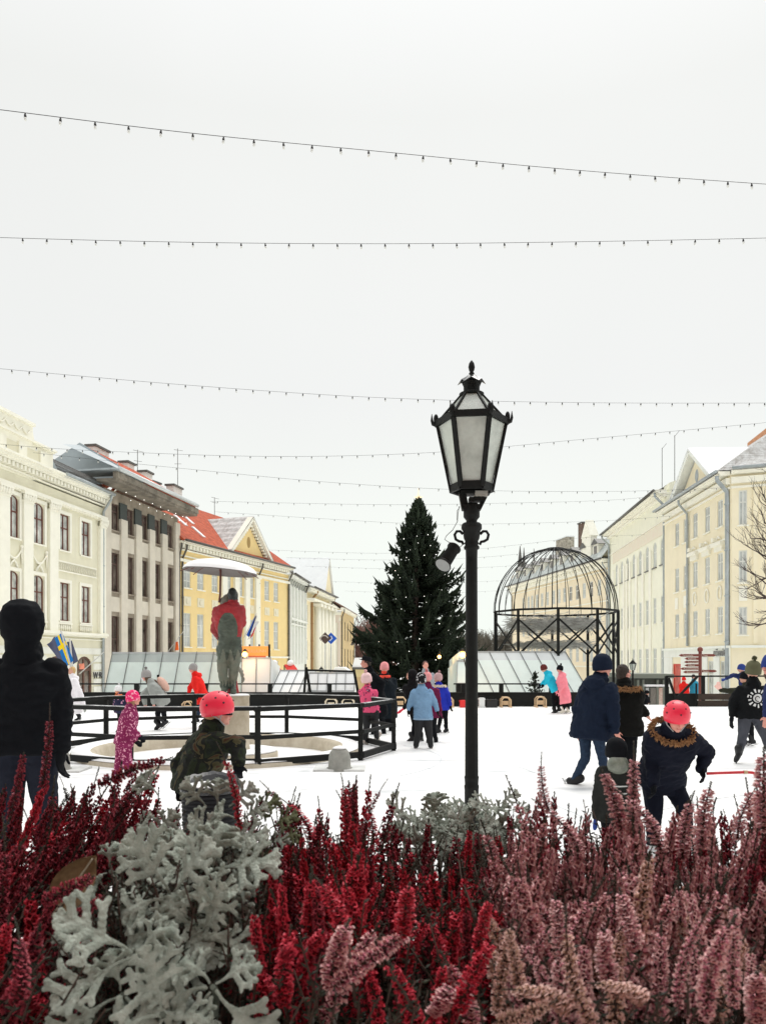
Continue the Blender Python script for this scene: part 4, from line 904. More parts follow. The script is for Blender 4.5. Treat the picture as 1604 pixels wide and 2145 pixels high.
# statue: couple kissing under an umbrella
bronze = mat('green_bronze', (.055,.075,.06), .5, metal=.3, var=.5, vs=5, col2=(.12,.145,.11), bump=.3, bs=12)
bronze_pale = mat('worn_bronze', (.42,.40,.30), .6, metal=.1, var=.5, vs=5, col2=(.14,.17,.13), bump=.3, bs=14)
bronze_grey = mat('grey_worn_bronze', (.24,.235,.19), .6, var=.25, vs=6, bump=.3, bs=14)
redp = mat('dark_red_paint', (.33,.015,.02), .55, var=.25, vs=5, bump=.3, bs=12); headb = mat('black_bronze', (.02,.028,.028), .4, metal=.3, bump=.4, bs=60)
Zs = 12.6
def P_(px, py, dz=0): return W(px, py, Zs+dz)
stt = thing('statue', 'bronze couple kissing under a snowy umbrella, red shirt and green trousers, on the fountain pedestal', 'statue', (sx_, Zs, .95))
mb = MB()
mb.loft([(P_(487,1262),(.10,0,0),(0,.09,0)),(P_(480,1272),(.235,0,0),(0,.13,0)),(P_(478,1290),(.25,0,0),(0,.16,0)),(P_(480,1315),(.225,0,0),(0,.16,0)),(P_(482,1335),(.18,0,0),(0,.14,0)),(P_(481,1352),(.19,0,0),(0,.15,0)),(P_(479,1368),(.19,0,0),(0,.15,0))], 24)
mb.cap(P_(487,1266,.02), P_(489,1252,.05), .075, .075); mb.ell(P_(487,1246,.03), (.085,.11,.115)); 
mb.cap(P_(455,1280), P_(450,1320,.12), .085, .075); mb.cap(P_(450,1320,.12), P_(462,1338,.28), .07, .055)
mb.cap(P_(503,1276), P_(507,1305,.05), .085, .07); mb.cap(P_(507,1305,.05), P_(502,1320,.2), .065, .05)
mb.cap(P_(467,1362), P_(466,1405,-.02), .115, .082); mb.cap(P_(466,1405,-.02), P_(470,1438,.0), .078, .072); mb.cap(P_(473,1438), P_(469,1448,-.16), .055, .045)
mb.cap(P_(493,1362), P_(491,1402), .115, .08); mb.cap(P_(491,1402), P_(487,1436,.05), .075, .058); mb.cap(P_(487,1436,.03), P_(489,1449,-.08), .05, .05)
co, fs = remesh(mb, .014, 4); co = wrinkle(co, fs, .012, 7)
mi = []
for f in fs:
    c = co[list(f)].mean(0); px_ = CX+c[0]*F/c[1]; py_ = HY-(c[2]-CH)*F/c[1]
    back = ((px_-477)/21)**2+((py_-1320)/37)**2 < 1 and c[1] < Zs+.05
    if py_ < 1257 and px_ > 470: q = 3
    elif py_ > 1335 and not (px_ < 456 and py_ < 1345): q = 1 if py_ > 1372+12*math.sin(px_*.4) and py_ < 1432+6*math.sin(px_) else 0
    elif back: q = 0
    else: q = 2
    mi.append(q)
b_ = MB(); b_.v = [tuple(c) for c in co]; b_.f = fs; b_.m = mi; b_.sm = [True]*len(fs); b_.build('man_figure', [bronze, bronze_pale, redp, headb], stt, world=True)
mb = MB()
mb.ell(P_(490,1247,.24), (.07,.09,.09)); mb.cap(P_(478,1262,.22), P_(480,1340,.24), .14, .16); mb.cap(P_(488,1350,.2), P_(492,1392,.08), .09, .06); mb.cap(P_(492,1392,.05), P_(506,1408,-.05), .05, .035); mb.cap(P_(506,1408,-.05), P_(510,1424,-.08), .032, .024); mb.cap(P_(510,1424,-.08), P_(506,1432,-.08), .022, .016); mb.cap(P_(481,1350,.2), P_(484,1400,.16), .09, .06); mb.cap(P_(484,1400,.16), P_(486,1446,.14), .06, .04)
co, fs = remesh(mb, .013, 4); co = wrinkle(co, fs, .008, 9); b_ = MB(); b_.v = [tuple(c) for c in co]; b_.f = fs; b_.m = [0]*len(fs); b_.sm = [True]*len(fs); b_.build('woman_figure', bronze_grey, stt, world=True)
mb = MB(); mb.lathe([(.005,0),(.05,-.03),(.09,-.3),(.105,-.36),(.0,-.36)], c=P_(488,1406,.12)[:], n=12); mb.build('skirt_hem', redp, stt, world=True)
# umbrella, tilted
uc = P_(463, 1172, .15); ux = MB(); n = 16; rings = 7; Ru = .62; vs = []
Mt = Matrix.Rotation(math.radians(4.5), 3, 'Y')
for i in range(rings+1):
    t = i/rings*1.0; 
    for j in range(n*2):
        a = 2*PI*j/(n*2); sc_ = 1-.035*(t**2)*(1-abs(math.cos(a*n/4))); r = Ru*math.sin(t*PI/2*.96)*sc_; vs.append(uc+Mt @ Vector((r*math.cos(a), r*math.sin(a), -.21*(1-math.cos(t*PI/2*.98))-.0)))
fs = [(i*n*2+j, (i+1)*n*2+j, (i+1)*n*2+(j+1)%(n*2), i*n*2+(j+1)%(n*2)) for i in range(rings) for j in range(n*2)]
um_ = MB().add(vs, fs, 0, True).add([v-Vector((0,0,.02)) for v in vs], [tuple(reversed(f)) for f in fs], 1, True)
um_.build('umbrella', [snow, mat('grey_cloth', (.22,.20,.19), .8)], stt, world=True)
mb = MB(); mb.tube([uc+Vector((0,0,.03)), P_(461,1245,.12), P_(459,1262,.15)], .018, 8); 
for j in range(8):
    a = j*PI/4+.2; mb.tube([uc+Mt @ Vector((Ru*f_*math.cos(a), Ru*f_*math.sin(a), -.22*(1-math.cos(f_*PI/2*.97))-.035)) for f_ in (.05,.4,.75,1.03)], .007, 5)
mb.build('umbrella_shaft', mat('rust_brown', (.16,.06,.05), .6), stt, world=True)

# ================================================================ BIN in the foreground
Zq = 4.6; bxx = W(441, 0, Zq).x
bi = thing('waste_bin', 'black ribbed waste bin lined with a crumpled bag and topped with snow', 'bin', (bxx, Zq, 0))
prof = []; zT = CH-(1650-HY)*Zq/F
for k in range(26):
    z = zT-.015*k*1.6; prof += [(.170-.0012*k, z), (.175-.0012*k, z-.006), (.175-.0012*k, z-.015), (.168-.0012*k, z-.021)]
prof.append((.13, 0)); mb = MB(); mb.lathe(list(reversed(prof)), n=40); mb.build('body', mat('black_rubber', (.006,.0065,.008), .6, bump=.1, spec=.2), bi)
MB().lathe([(.178,zT),(.183,zT+.008),(.183,zT+.018),(.165,zT+.022)], n=40, caps=False).build('rim', mat('black_rubber'), bi)
MB().lathe([(.172,zT+.0225),(.165,zT+.03),(.12,zT+.012),(.02,zT+.005)], n=40).build('snow_on_rim', snow, bi)
mb = MB(); vs = []; n = 60; rg2 = random.Random(2)
for i, (r, z) in enumerate(((.176,zT-.02),(.181,zT+.025),(.165,zT+.05),(.14,zT+.035),(.10,zT+.0))):
    for j in range(n):
        a = 2*PI*j/n; wv = (.004*math.sin(a*7+i)+.003*math.sin(a*17+2*i)) if i else 0; back = .5+.5*math.sin(a)
        vs.append(((r+wv)*math.cos(a), (r+wv)*math.sin(a), z+(.022*back*(i in (2,3)) if True else 0)+wv*.8-(.03*(1-back) if i in (1,2,3) else 0)))
mb.add(vs, [(i*n+j, i*n+(j+1)%n, (i+1)*n+(j+1)%n, (i+1)*n+j) for i in range(4) for j in range(n)], 0, False); mb.build('bin_bag', mat('bin_bag_plastic', (.008,.008,.009), .3, spec=.5), bi)

# ================================================================ RINK EDGE
planks = mat('dark_planks', (.045,.03,.02), .8, var=.4, vs=4, stretch=(.5,1,6), bump=.3)
Ze = 25.2
def xx(px, Z): return (px-CX)*Z/F
def zz_(py, Z): return CH-(py-HY)*Z/F
ba = thing('rink_barrier', 'long black board barrier with handrail along the far edge of the rink', 'barrier', (xx(700,Ze), Ze, 0))
mb = MB(); mb.bx(xx(60,Ze), xx(1245,Ze), Ze, Ze+.1, -.3, .43); mb.build('board', blackwood, ba, world=True)
MB().bx(xx(60,Ze), xx(1245,Ze), Ze-.03, Ze+.13, .432, .47).build('top_rail', blackwood, ba, world=True)
for x0, x1 in ((120, 745), (950, 1158)):
    MB().beam((xx(x0,Ze),Ze+.05,zz_(1433,Ze)),(xx(x1,Ze),Ze+.05,zz_(1433,Ze)), .05, .045).build('handrail', black, ba, world=True)
for px in (150, 285, 430, 565, 690, 970, 1050, 1155):
    MB().bx(xx(px,Ze)-.07,xx(px,Ze)+.07,Ze+.0,Ze+.11,.472,zz_(1434,Ze)).build('post', black, ba, world=True)
bb = thing('plank_barrier', 'brown plank barrier with thin handrail and diagonal struts on the right', 'barrier', (xx(1480,Ze), Ze, 0))
MB().bx(xx(1398,Ze), xx(1460,Ze), Ze, Ze+.1, -.3, zz_(1453,Ze)).build('black_board', blackwood, bb, world=True)
for k in range(3): MB().bx(xx(1461,Ze), xx(1900,Ze), Ze-.02, Ze+.08, -.22+.22*k, -.02+.22*k).build('plank', planks, bb, world=True)
MB().beam((xx(1396,Ze),Ze+.05,zz_(1417,Ze)),(xx(1900,Ze),Ze+.05,zz_(1416,Ze)), .05, .05).build('handrail', black, bb, world=True)
for px in (1397, 1474, 1560, 1650, 1760): MB().bx(xx(px,Ze)-.05,xx(px,Ze)+.05,Ze+.02,Ze+.11,0,zz_(1417,Ze)).build('post', black, bb, world=True)
for a_, c_ in (((1400,1420),(1418,1472)), ((1460,1418),(1418,1462)), ((1458,1432),(1458,1470))): MB().beam(W(*a_,Ze-.1), W(*c_,Ze-.12), .06, .07).build('strut', black, bb, world=True)
# light wooden skating aids and clutter standing along the barrier
wood = mat('light_wood', (.62,.44,.26), .6, var=.15, vs=5)
def aid(px0, px1, ytop, lab, m=wood, Z=24.8):
    x0, x1 = xx(px0,Z), xx(px1,Z); zt2 = zz_(ytop,Z); o_ = thing('skating_aid', lab, 'skating aid', ((x0+x1)/2, Z, 0), group='wooden skating aids along the barrier'); w_ = (x1-x0)/2
    for yy in (-.16, .16):
        MB().tube([(-w_,yy,.02),(-w_,yy,zt2-.08),(-w_+.07,yy,zt2),(w_-.07,yy,zt2),(w_,yy,zt2-.08),(w_,yy,.02)], .022, 6).build('hoop', m, o_)
    for sg in (-1,1): MB().bx(sg*w_-.025,sg*w_+.025,-.25,.25,.003,.04).build('runner', m, o_)
    MB().bx(-w_*.6,w_*.6,-.02,.02,zt2-.25,zt2-.12).build('crossbar', m, o_)
pale = mat('pale_wood', (.68,.60,.45), .6)
aid(682, 705, 1464, 'pale hooped skating aid behind the fountain fence, left of the pair', pale); aid(717, 741, 1464, 'pale hooped skating aid behind the fountain fence, right of the pair', pale)
aid(827, 849, 1461, 'wooden skating aid behind the children holding hands'); aid(936, 948, 1461, 'wooden skating aid beside the red crate'); aid(1049, 1068, 1461, 'wooden hooped skating aid below the milky tent, beside the black case'); aid(1122, 1141, 1460, 'wooden skating aid beside the skater in turquoise'); aid(384, 402, 1470, 'low wooden skating aid behind the girl in red')
def crate(px0, px1, y0, y1, m, name, lab, Z=24.7):
    o_ = thing(name, lab, name.replace('_', ' '), (xx((px0+px1)/2,Z), Z, 0)); w_ = xx(px1,Z)-xx(px0,Z); h_ = zz_(y0,Z)
    MB().bx(-w_/2,w_/2,-.15,.15,.003,h_).bx(-w_/2-.02,w_/2+.02,-.17,.17,h_*.82,h_*.9).build('body', m, o_); MB().tube([(-.08,0,h_),(-.06,0,h_+.06),(.06,0,h_+.06),(.08,0,h_)], .015, 6).build('handle', black, o_)
crate(963, 976, 1467, 1482, mat('red_plastic', (.75,.03,.03), .4), 'red_crate', 'red plastic crate at the barrier left of the lamp post'); crate(1018, 1040, 1465, 1482, capm, 'black_case', 'black case standing against the barrier right of the lamp post'); crate(1003, 1014, 1462, 1482, mat('white_plastic', (.75,.77,.76), .4), 'white_box', 'white box against the barrier beside the lamp post')
# small fir in front of the tent
def fir(px, y0, Z, h, lab):
    o_ = thing('fir_tree', lab, 'tree', (xx(px,Z), Z, .0)); m = MB(); rr = random.Random(int(px)); m2 = MB().tube([(0,0,0),(0,0,h)], [.03,.008], 6); m2.build('trunk', bark, o_)
    for i in range(90):
        f = rr.random(); a = rr.uniform(0,2*PI); l = .42*(1-f)*h*rr.uniform(.6,1.1)+.04; p = Vector((0,0,h*(.15+.85*f))); e_ = p+Vector((math.cos(a)*l,math.sin(a)*l,rr.uniform(-.02,.14)))
        for k in range(6): q = p.lerp(e_, (k+1)/6); spindle(m, p.lerp(e_,k/6), q+Vector((rr.uniform(-.05,.05),rr.uniform(-.05,.05),rr.uniform(-.03,.05))), .025)
    m.build('crown', needle, o_)
fir(1120, 1430, 25.8, 1.05, 'small dark fir standing behind the barrier in front of the milky tent')
fir(1170, 1440, 25.9, .55, 'tiny fir behind the barrier, hidden by the skaters in turquoise and pink')

# ================================================================ TENTS behind the rink
def plastic(name, col, a):
    m = mat(name, col, .25, var=.08, vs=.8, bump=.25, bs=1.5, spec=.5, alpha=a); return m
milky = plastic('milky_plastic', (.74,.84,.79), .90); clearp = plastic('clear_plastic', (.68,.74,.74), .45)
def tent(name, lab, px0, px1, ytop, ybot, Z, lean, bays, band=0, base=-.9, depth=4, skew=0, bandmat=None, m=None):
    x0, x1 = xx(px0,Z), xx(px1,Z); zt2, zb2 = zz_(ytop,Z+lean), zz_(ybot,Z); sh = (Z+lean)/Z
    o_ = thing(name, lab, 'tent', ((x0+x1)/2, Z, base)); 
    def Pt(f, g): # f along, g up
        return Vector((lerp(x0, x1, f)+skew*g, Z+lean*g, lerp(zb2, zt2, g)))
    for i in range(bays):
        f0, f1 = i/bays, (i+1)/bays
        if band: 
            gm = 1-band; MB().quad(Pt(f0,0),Pt(f1,0),Pt(f1,gm),Pt(f0,gm)).build('plastic_panel', m or milky, o_, world=True); MB().quad(Pt(f0,gm),Pt(f1,gm),Pt(f1,1),Pt(f0,1)).build('clear_panel', bandmat or clearp, o_, world=True)
        else: MB().quad(Pt(f0,0),Pt(f1,0),Pt(f1,1),Pt(f0,1)).build('plastic_panel', m or milky, o_, world=True)
    for i in range(bays+1):
        f = i/bays; off = Vector((0,-.03,0)); MB().beam(Pt(f,0)+off, Pt(f,1.03)+off, .020, .02).build('frame_post', mat('dark_steel', (.16,.17,.17), .4, metal=.3), o_, world=True)
    mb = MB(); mb.beam(Pt(0,1), Pt(1,1), .06, .06); mb.beam(Pt(0,0), Pt(1,0), .06, .06); mb.build('frame_rail', mat('grey_steel', (.45,.47,.47), .4), o_, world=True)
    back = MB(); y2 = Z+lean+depth; a, c = Pt(0,1), Pt(1,1)
    back.quad(a, c, Vector((c.x,y2,c.z-.3)), Vector((a.x,y2,a.z-.3))); back.quad(Vector((a.x,y2,a.z-.3)), Vector((c.x,y2,c.z-.3)), Vector((c.x,y2,base)), Vector((a.x,y2,base)))
    for s_ in (Pt(0,0), Pt(1,0)):
        t_ = Vector((s_.x+skew, Z+lean, zt2)); back.quad(s_, t_, Vector((t_.x,y2,t_.z-.3)), Vector((t_.x,y2,base)), Vector((s_.x,Z,base)))
    back.build('canopy', m or milky, o_, world=True)
    MB().bx(x0, x1, Z+.02, Z+.3, base, zb2-.03).build('base_board', blackwood, o_, world=True)
    return o_
tent('tent', 'long milky plastic tent with clear upper band, left behind the skaters in grey and red', 218, 505, 1368, 1457, 26.8, .45, 8, band=.22, skew=.14)
tent('tent', 'plain white box tent below the orange sign', 506, 566, 1379, 1452, 26.6, .1, 2, depth=2.4, m=mat('white_tarp', (.86,.88,.87), .4, bump=.2, bs=1.5))
tent('tent', 'low white slanted tent between the box tent and the black-framed one', 566, 643, 1405, 1452, 26.8, .8, 4, depth=1.8, skew=.25, m=MATS['white_tarp'])
t_ = tent('tent', 'low white tent in a black frame, left of the pink-hatted skaters', 645, 742, 1410, 1448, 26.8, .5, 5, depth=1.6, m=MATS['white_tarp'])
mb = MB(); a_, c_ = W(642,1404,26.7), W(744,1407,26.7)
mb.beam(a_, c_, .07, .07); mb.beam(W(641,1398,26.7), W(650,1452,26.7), .09, .09); mb.beam(W(641,1402,26.7), W(637,1452,26.7), .08, .08); mb.beam(W(741,1403,26.7), W(750,1452,26.7), .09, .09); mb.build('black_frame', black, t_, world=True)
tent('tent', 'large milky plastic tent with slanting black-dotted seams, below the dome', 1002, 1236, 1366, 1455, 26.4, 1.3, 7, band=.2, skew=-.55, bandmat=plastic('hazy_plastic', (.66,.70,.70), .9))
t2 = tent('tent', 'narrow pale tent flap behind the lit lamp', 956, 985, 1385, 1432, 26.6, .7, 1, skew=.1)
# orange sign and lamps
os_ = thing('sign_board', 'glowing orange market sign board above the white box tent', 'sign', (xx(535,27.5), 27.5, -.9))
x0, x1 = xx(505,27.5), xx(563,27.5); z0, z1 = zz_(1374,27.5), zz_(1354,27.5)
MB().bx(x0,x1,27.5,27.56,z0,z1).build('board', mat('orange_board', (.85,.33,.06), .5, var=.2, vs=2, emit=(1,.42,.1), es=.35), os_, world=True)
MB().bx(x0+.25,x1-.1,27.48,27.5,zz_(1379,27.5),z0-.002).build('lower_strip', mat('red_orange_strip', (.85,.15,.05), .5), os_, world=True)
for px in (504, 564): MB().bx(xx(px,27.5)-.03,xx(px,27.5)+.03,27.45,27.55,-.9,zz_(1350,27.5)).build('post', black, os_, world=True)
for px in (523, 543): MB().tube([(xx(px,27.5),27.5,z1),(xx(px,27.5),27.5,z1+.07)], .03, 6).build('knob', black, os_, world=True)
lettering('JÕULULINN', .15, (0, -.02, (z0+z1)/2-.05+.9), os_, mat('pale_orange_letters', (.95,.6,.35), .5), extrude=.003)
def bulb_lamp(px, py, Z, r, lab, post=None):
    o_ = thing('lit_lamp', lab, 'lamp', W(px,py,Z)[:]); 
    MB().ell((0,0,0), r, 14, 10).build('globe', mat('warm_lamp_glow', (1,.75,.4), .4, emit=(1,.42,.06), es=3.2), o_)
    MB().tube([(0,0,r*1.0),(0,0,r*1.9)], [r*.9,r*.2], 10).build('shade', black, o_)
    if post: MB().tube([Vector((0,0,r)), Vector(W(*post,Z))-Vector(W(px,py,Z))], .02, 6).build('bracket', black, o_)
    l = bpy.data.lights.new('lamp_light', 'POINT'); l.energy = 25; l.color = (1,.55,.2); l.shadow_soft_size = r; lo = bpy.data.objects.new('lamp_light', l); COL.objects.link(lo); lo.parent = o_; lo.location = (0,-r*2.2,0)
bulb_lamp(968, 1372, 25.9, .12, 'glowing orange lamp left of the big lamp post, above the pale tent flap', (978,1410))
bulb_lamp(513, 1371, 26.3, .10, 'glowing warm lamp at the corner of the orange sign', (509,1380))
bulb_lamp(920, 1376, 30, .075, 'small dim orange lamp in front of the spruce', (922,1360))
# ================================================================ KIOSK, SIGNPOST, LANTERNS, FLAGS, AWNINGS
kg = mat('dark_green_grey_panel', (.065,.075,.06), .6, var=.2, vs=3, bump=.2); Zk = 30.0
ki = thing('kiosk', 'dark grey-green timber kiosk with snowy ledge on the right of the rink', 'kiosk', (xx(1362,Zk), Zk, -1))
x0, x1 = xx(1322,Zk), xx(1401,Zk); MB().bx(x0,x1,Zk,Zk+3,-1,zz_(1421,Zk)).build('wall', kg, ki, world=True)
MB().bx(x0-.1,x1+.15,Zk-.15,Zk+3.1,zz_(1421,Zk)+.001,zz_(1412,Zk)).build('roof', mat('grey_green_trim', (.20,.22,.18), .6), ki, world=True)
MB().bx(xx(1346,Zk),x1-.1,Zk-.35,Zk-.002,zz_(1438,Zk),zz_(1434,Zk)).build('snowy_ledge', snow, ki, world=True)
for a_, c_, m_ in ((1351,1358,glass_pale),(1361,1375,mat('ribbed_grey', (.22,.21,.18), .6, stretch=(8,1,1), var=.4)),(1378,1387,mat('red_white_poster', (.8,.25,.12), .6, var=.4, vs=3, col2=(.85,.8,.7)))):
    d_ = MB().bx(xx(a_,Zk),xx(c_,Zk),Zk-.05,Zk-.004,-.6,zz_(1441,Zk)).build('door_panel', m_, ki, world=True)
for px in (1335, 1346, 1376, 1389): MB().bx(xx(px,Zk)-.04,xx(px,Zk)+.04,Zk-.08,Zk-.001,-.8,zz_(1424,Zk)).build('frame_post', mat('grey_green_trim'), ki, world=True)
Zg = 27.6; sg_ = thing('signpost', 'brown direction signpost with many arrow boards and white lettering', 'signpost', (xx(1466,Zg), Zg, -.6))
brd = mat('brown_sign', (.20,.045,.03), .5, var=.15); cream_s = mat('cream_sign', (.70,.60,.50), .5)
MB().tube([(xx(1466,Zg),Zg,-.6),(xx(1466,Zg),Zg,zz_(1362,Zg))], .06, 10).build('pole', brd, sg_, world=True); MB().ell((xx(1466,Zg),Zg,zz_(1361,Zg)), .1, 10, 8).build('finial', brd, sg_, world=True)
for (a_, c_, y_, words) in ((1420,1465,1373,'Turismiinfo'), (1432,1463,1380,'Raekoda'), (1431,1463,1387,'Toomemägi'), (1432,1463,1394,'Ülikool'), (1423,1463,1401,'Kunstimuuseum'), (1429,1463,1408,'Botaanikaaed'), (1469,1498,1373,'Turg'), (1469,1500,1406,'Sadam')):
    x0, x1 = xx(a_,Zg), xx(c_,Zg); zc = zz_(y_,Zg); h_ = .045; left = c_ < 1466; m = MB()
    P = [(x0,Zg-.07,zc),(x0+.09,Zg-.07,zc+h_),(x1,Zg-.07,zc+h_),(x1,Zg-.07,zc-h_),(x0+.09,Zg-.07,zc-h_)] if left else [(x1,Zg-.07,zc),(x1-.09,Zg-.07,zc-h_),(x0,Zg-.07,zc-h_),(x0,Zg-.07,zc+h_),(x1-.09,Zg-.07,zc+h_)]
    m.poly(P, .03); bo = m.build('arrow_board', brd, sg_, world=True)
    lettering(words, .085, Vector(((x0+.12) if left else x0+.02, Zg-.075, zc-.028))-sg_.location, bo, cream_s, extrude=.002, align='LEFT')
def lantern(px, ytop, ybot, Z, lab, zb=-1.0):
    x = xx(px,Z); zt2 = zz_(ytop,Z); o_ = thing('street_lantern', lab, 'street lamp', (x, Z, zb), group='small far street lamps'); s_ = (zz_(ytop,Z)-zz_(ybot,Z))
    MB().lathe([(.08,0),(.05,.4),(.04,1),(.035,zt2-s_-zb)], n=10).build('post', black, o_)
    b0 = zt2-s_-zb; MB().lathe([(.10*s_*1.6,b0),(.17*s_*1.6,b0+s_*.5)], n=6, smooth=False).build('lantern', mat('frosted_glass'), o_)
    MB().lathe([(.2*s_*1.6,b0+s_*.5),(.07*s_*1.6,b0+s_*.74),(.05*s_,b0+s_*.8),(.0,b0+s_)], n=6, smooth=False).build('hood', black, o_)
    m = MB()
    for i in range(6): a = i*PI/3; m.tube([(.10*s_*1.6*math.cos(a),.10*s_*1.6*math.sin(a),b0),(.175*s_*1.6*math.cos(a),.175*s_*1.6*math.sin(a),b0+s_*.5)], .012*s_*1.6, 4)
    m.build('frame', black, o_)
lantern(1325, 1378, 1404, 29, 'far street lamp above the kiosk roof, left of the signpost'); lantern(571.5, 1389, 1407, 33, 'far street lamp with the red awnings behind it'); lantern(673, 1394, 1410, 33, 'far street lamp above the black-framed tent')
def flag(name, lab, pole, cloth, Z, paint, cat='flag'):
    o_ = thing(name, lab, cat, W(*pole[0],Z)[:]); MB().tube([W(*p,Z) for p in pole], .025, 6).build('pole', mat('pale_pole', (.55,.55,.52), .5), o_, world=True); paint(o_, Z); return o_
def cloth(o_, Z, corners, m, name='cloth', nu=6, nv=6, amp=.06, dz=0):
    """corners tl,tr,br,bl in photo pixels; a gently folded sheet of real thickness"""
    vs = []; C_ = [W(*c, Z) for c in corners]
    for i in range(nv+1):
        for j in range(nu+1):
            u, v = j/nu, i/nv; p = (C_[0]*(1-u)+C_[1]*u)*(1-v)+(C_[3]*(1-u)+C_[2]*u)*v; p = p+Vector((0, amp*math.sin(u*5+v*3)+dz, 0)); vs.append(p)
    fs = [(i*(nu+1)+j, i*(nu+1)+j+1, (i+1)*(nu+1)+j+1, (i+1)*(nu+1)+j) for i in range(nv) for j in range(nu)]; n_v = len(vs)
    m_ = MB().add(vs, fs, 0, True).add([p+Vector((0,.008,0)) for p in vs], [tuple(reversed(f)) for f in fs], 0, True); return m_.build(name, m, o_, world=True)
blue = fabric('flag_blue', (.02,.17,.48)); yelf = fabric('flag_yellow', (.85,.62,.02)); dgrey = fabric('flag_slate', (.09,.10,.16)); whitef = fabric('flag_white', (.8,.8,.82)); blackf = fabric('flag_black', (.02,.02,.03)); redf = fabric('flag_red', (.65,.06,.05)); orf = fabric('flag_orange', (.85,.16,.04)); bluef2 = fabric('flag_bright_blue', (.03,.12,.55)); brownf = fabric('flag_brown', (.10,.07,.06))
def swed(o_, Z):
    tl, tr, br, bl = (114,1337), (130,1325), (154,1384), (137,1398)
    def q(u, v): return (lerp(lerp(tl[0],tr[0],u), lerp(bl[0],br[0],u), v), lerp(lerp(tl[1],tr[1],u), lerp(bl[1],br[1],u), v))
    def sub(u0,u1,v0,v1,m,nm): cloth(o_, Z, [q(u0,v0),q(u1,v0),q(u1,v1),q(u0,v1)], m, nm, 3, 3, .0)
    sub(0,.38,0,.30,blue,'cloth'); sub(.62,1,0,.30,blue,'cloth'); sub(0,.38,.44,1,blue,'cloth'); sub(.62,1,.44,1,blue,'cloth'); sub(.38,.62,0,1,yelf,'cross'); sub(0,.38,.30,.44,yelf,'cross'); sub(.62,1,.30,.44,yelf,'cross')
flag('flag', 'blue flag with yellow cross hanging beside the man in black', ((150,1402),(128,1322)), None, 21, swed)
flag('flag', 'slate-grey flag drooping behind the blue and yellow one', ((152,1400),(146,1338)), None, 22, lambda o_, Z: (cloth(o_, Z, [(98,1350),(116,1334),(150,1394),(128,1392)], dgrey), cloth(o_, Z+.1, [(140,1345),(152,1342),(162,1385),(150,1396)], dgrey)))
flag('flag', 'small orange flag on a slanted pole at the corner of the yellow house', ((350,1368),(385,1322)), None, 50, lambda o_, Z: cloth(o_, Z, [(368,1345),(373,1344),(374,1362),(366,1363)], orf))
flag('flag', 'orange-red pennant hanging in front of the brown door', ((166,1412),(218,1366)), None, 36, lambda o_, Z: cloth(o_, Z, [(165,1391),(177,1390),(176,1402),(166,1402)], mat('lamp_red', (.9,.3,.2), .5)))
flag('flag', 'blue, black and white flag slanting out from the yellow house', ((511,1336),(537,1285)), None, 55, lambda o_, Z: (cloth(o_, Z, [(534,1292),(536.5,1288),(521,1335),(516,1330)], bluef2), cloth(o_, Z-.1, [(535.5,1291),(538,1288),(524,1331),(520,1335)], blackf), cloth(o_, Z-.2, [(537,1291),(540,1289),(528,1326),(523,1332)], whitef)))
flag('flag', 'red and white flag slanting out just right of the tricolour', ((519,1340),(542,1302)), None, 55.5, lambda o_, Z: (cloth(o_, Z, [(532,1305),(541,1300),(533,1325),(524,1333)], whitef), cloth(o_, Z-.1, [(530,1320),(537,1312),(529,1332),(522,1340)], redf)))
for (px, c_, m_, lab) in ((681, brownf, 0, 'brown diamond banner with pale curls, left of the pair'), (692, bluef2, 1, 'blue diamond banner, right of the pair')):
    o_ = thing('banner', lab+' before the columned house', 'banner', W(px,1337,60)[:], group='diamond banners')
    m = MB(); r = 12.5*60/F; m.poly([(0,0,r),(r,0,0),(0,0,-r),(-r,0,0)], .04); m.build('panel', c_, o_)
    if m_ == 0: MB().tube([(r*.45*math.cos(a)-.05*a, -.02, r*.45*math.sin(a)) for a in [k_*.6 for k_ in range(9)]], .05, 5).build('curl_mark', mat('pale_mark', (.5,.45,.4), .7), o_)
    else: MB().tube([(-.1,-.02,-.2),(.1,-.02,0),(0,-.02,.2)], .04, 5).build('white_mark', whitef, o_)
    MB().tube([(0,.03,-6.5+.0),(0,.03,r)], .03, 6).build('pole', gutterm, o_)
    if m_: o_.location.y += .6
for (px, lab) in ((575, 'left of the two red snow-edged awnings'), (609, 'right of the two red snow-edged awnings')):
    o_ = thing('awning', lab+' behind the low white tent', 'awning', W(px,1403,36)[:], group='red awnings'); m = MB(); m.add([(-.3,0,.25),(.15,-.1,.25),(.55,-.9,-.15),(.0,-.9,-.15)], [(0,1,2,3)]); m.add([(-.3,0,.19),(.15,-.1,.19),(.55,-.9,-.21),(.0,-.9,-.21)], [(3,2,1,0)]); m.build('cloth', redf, o_); MB().tube([(-.3,0,.22),(-.3,0,-2.4)], .03, 6).build('pole', black, o_); MB().ell((.0,-.1,.3), (.16,.16,.16), 8, 6).build('snow_lump', snow, o_)
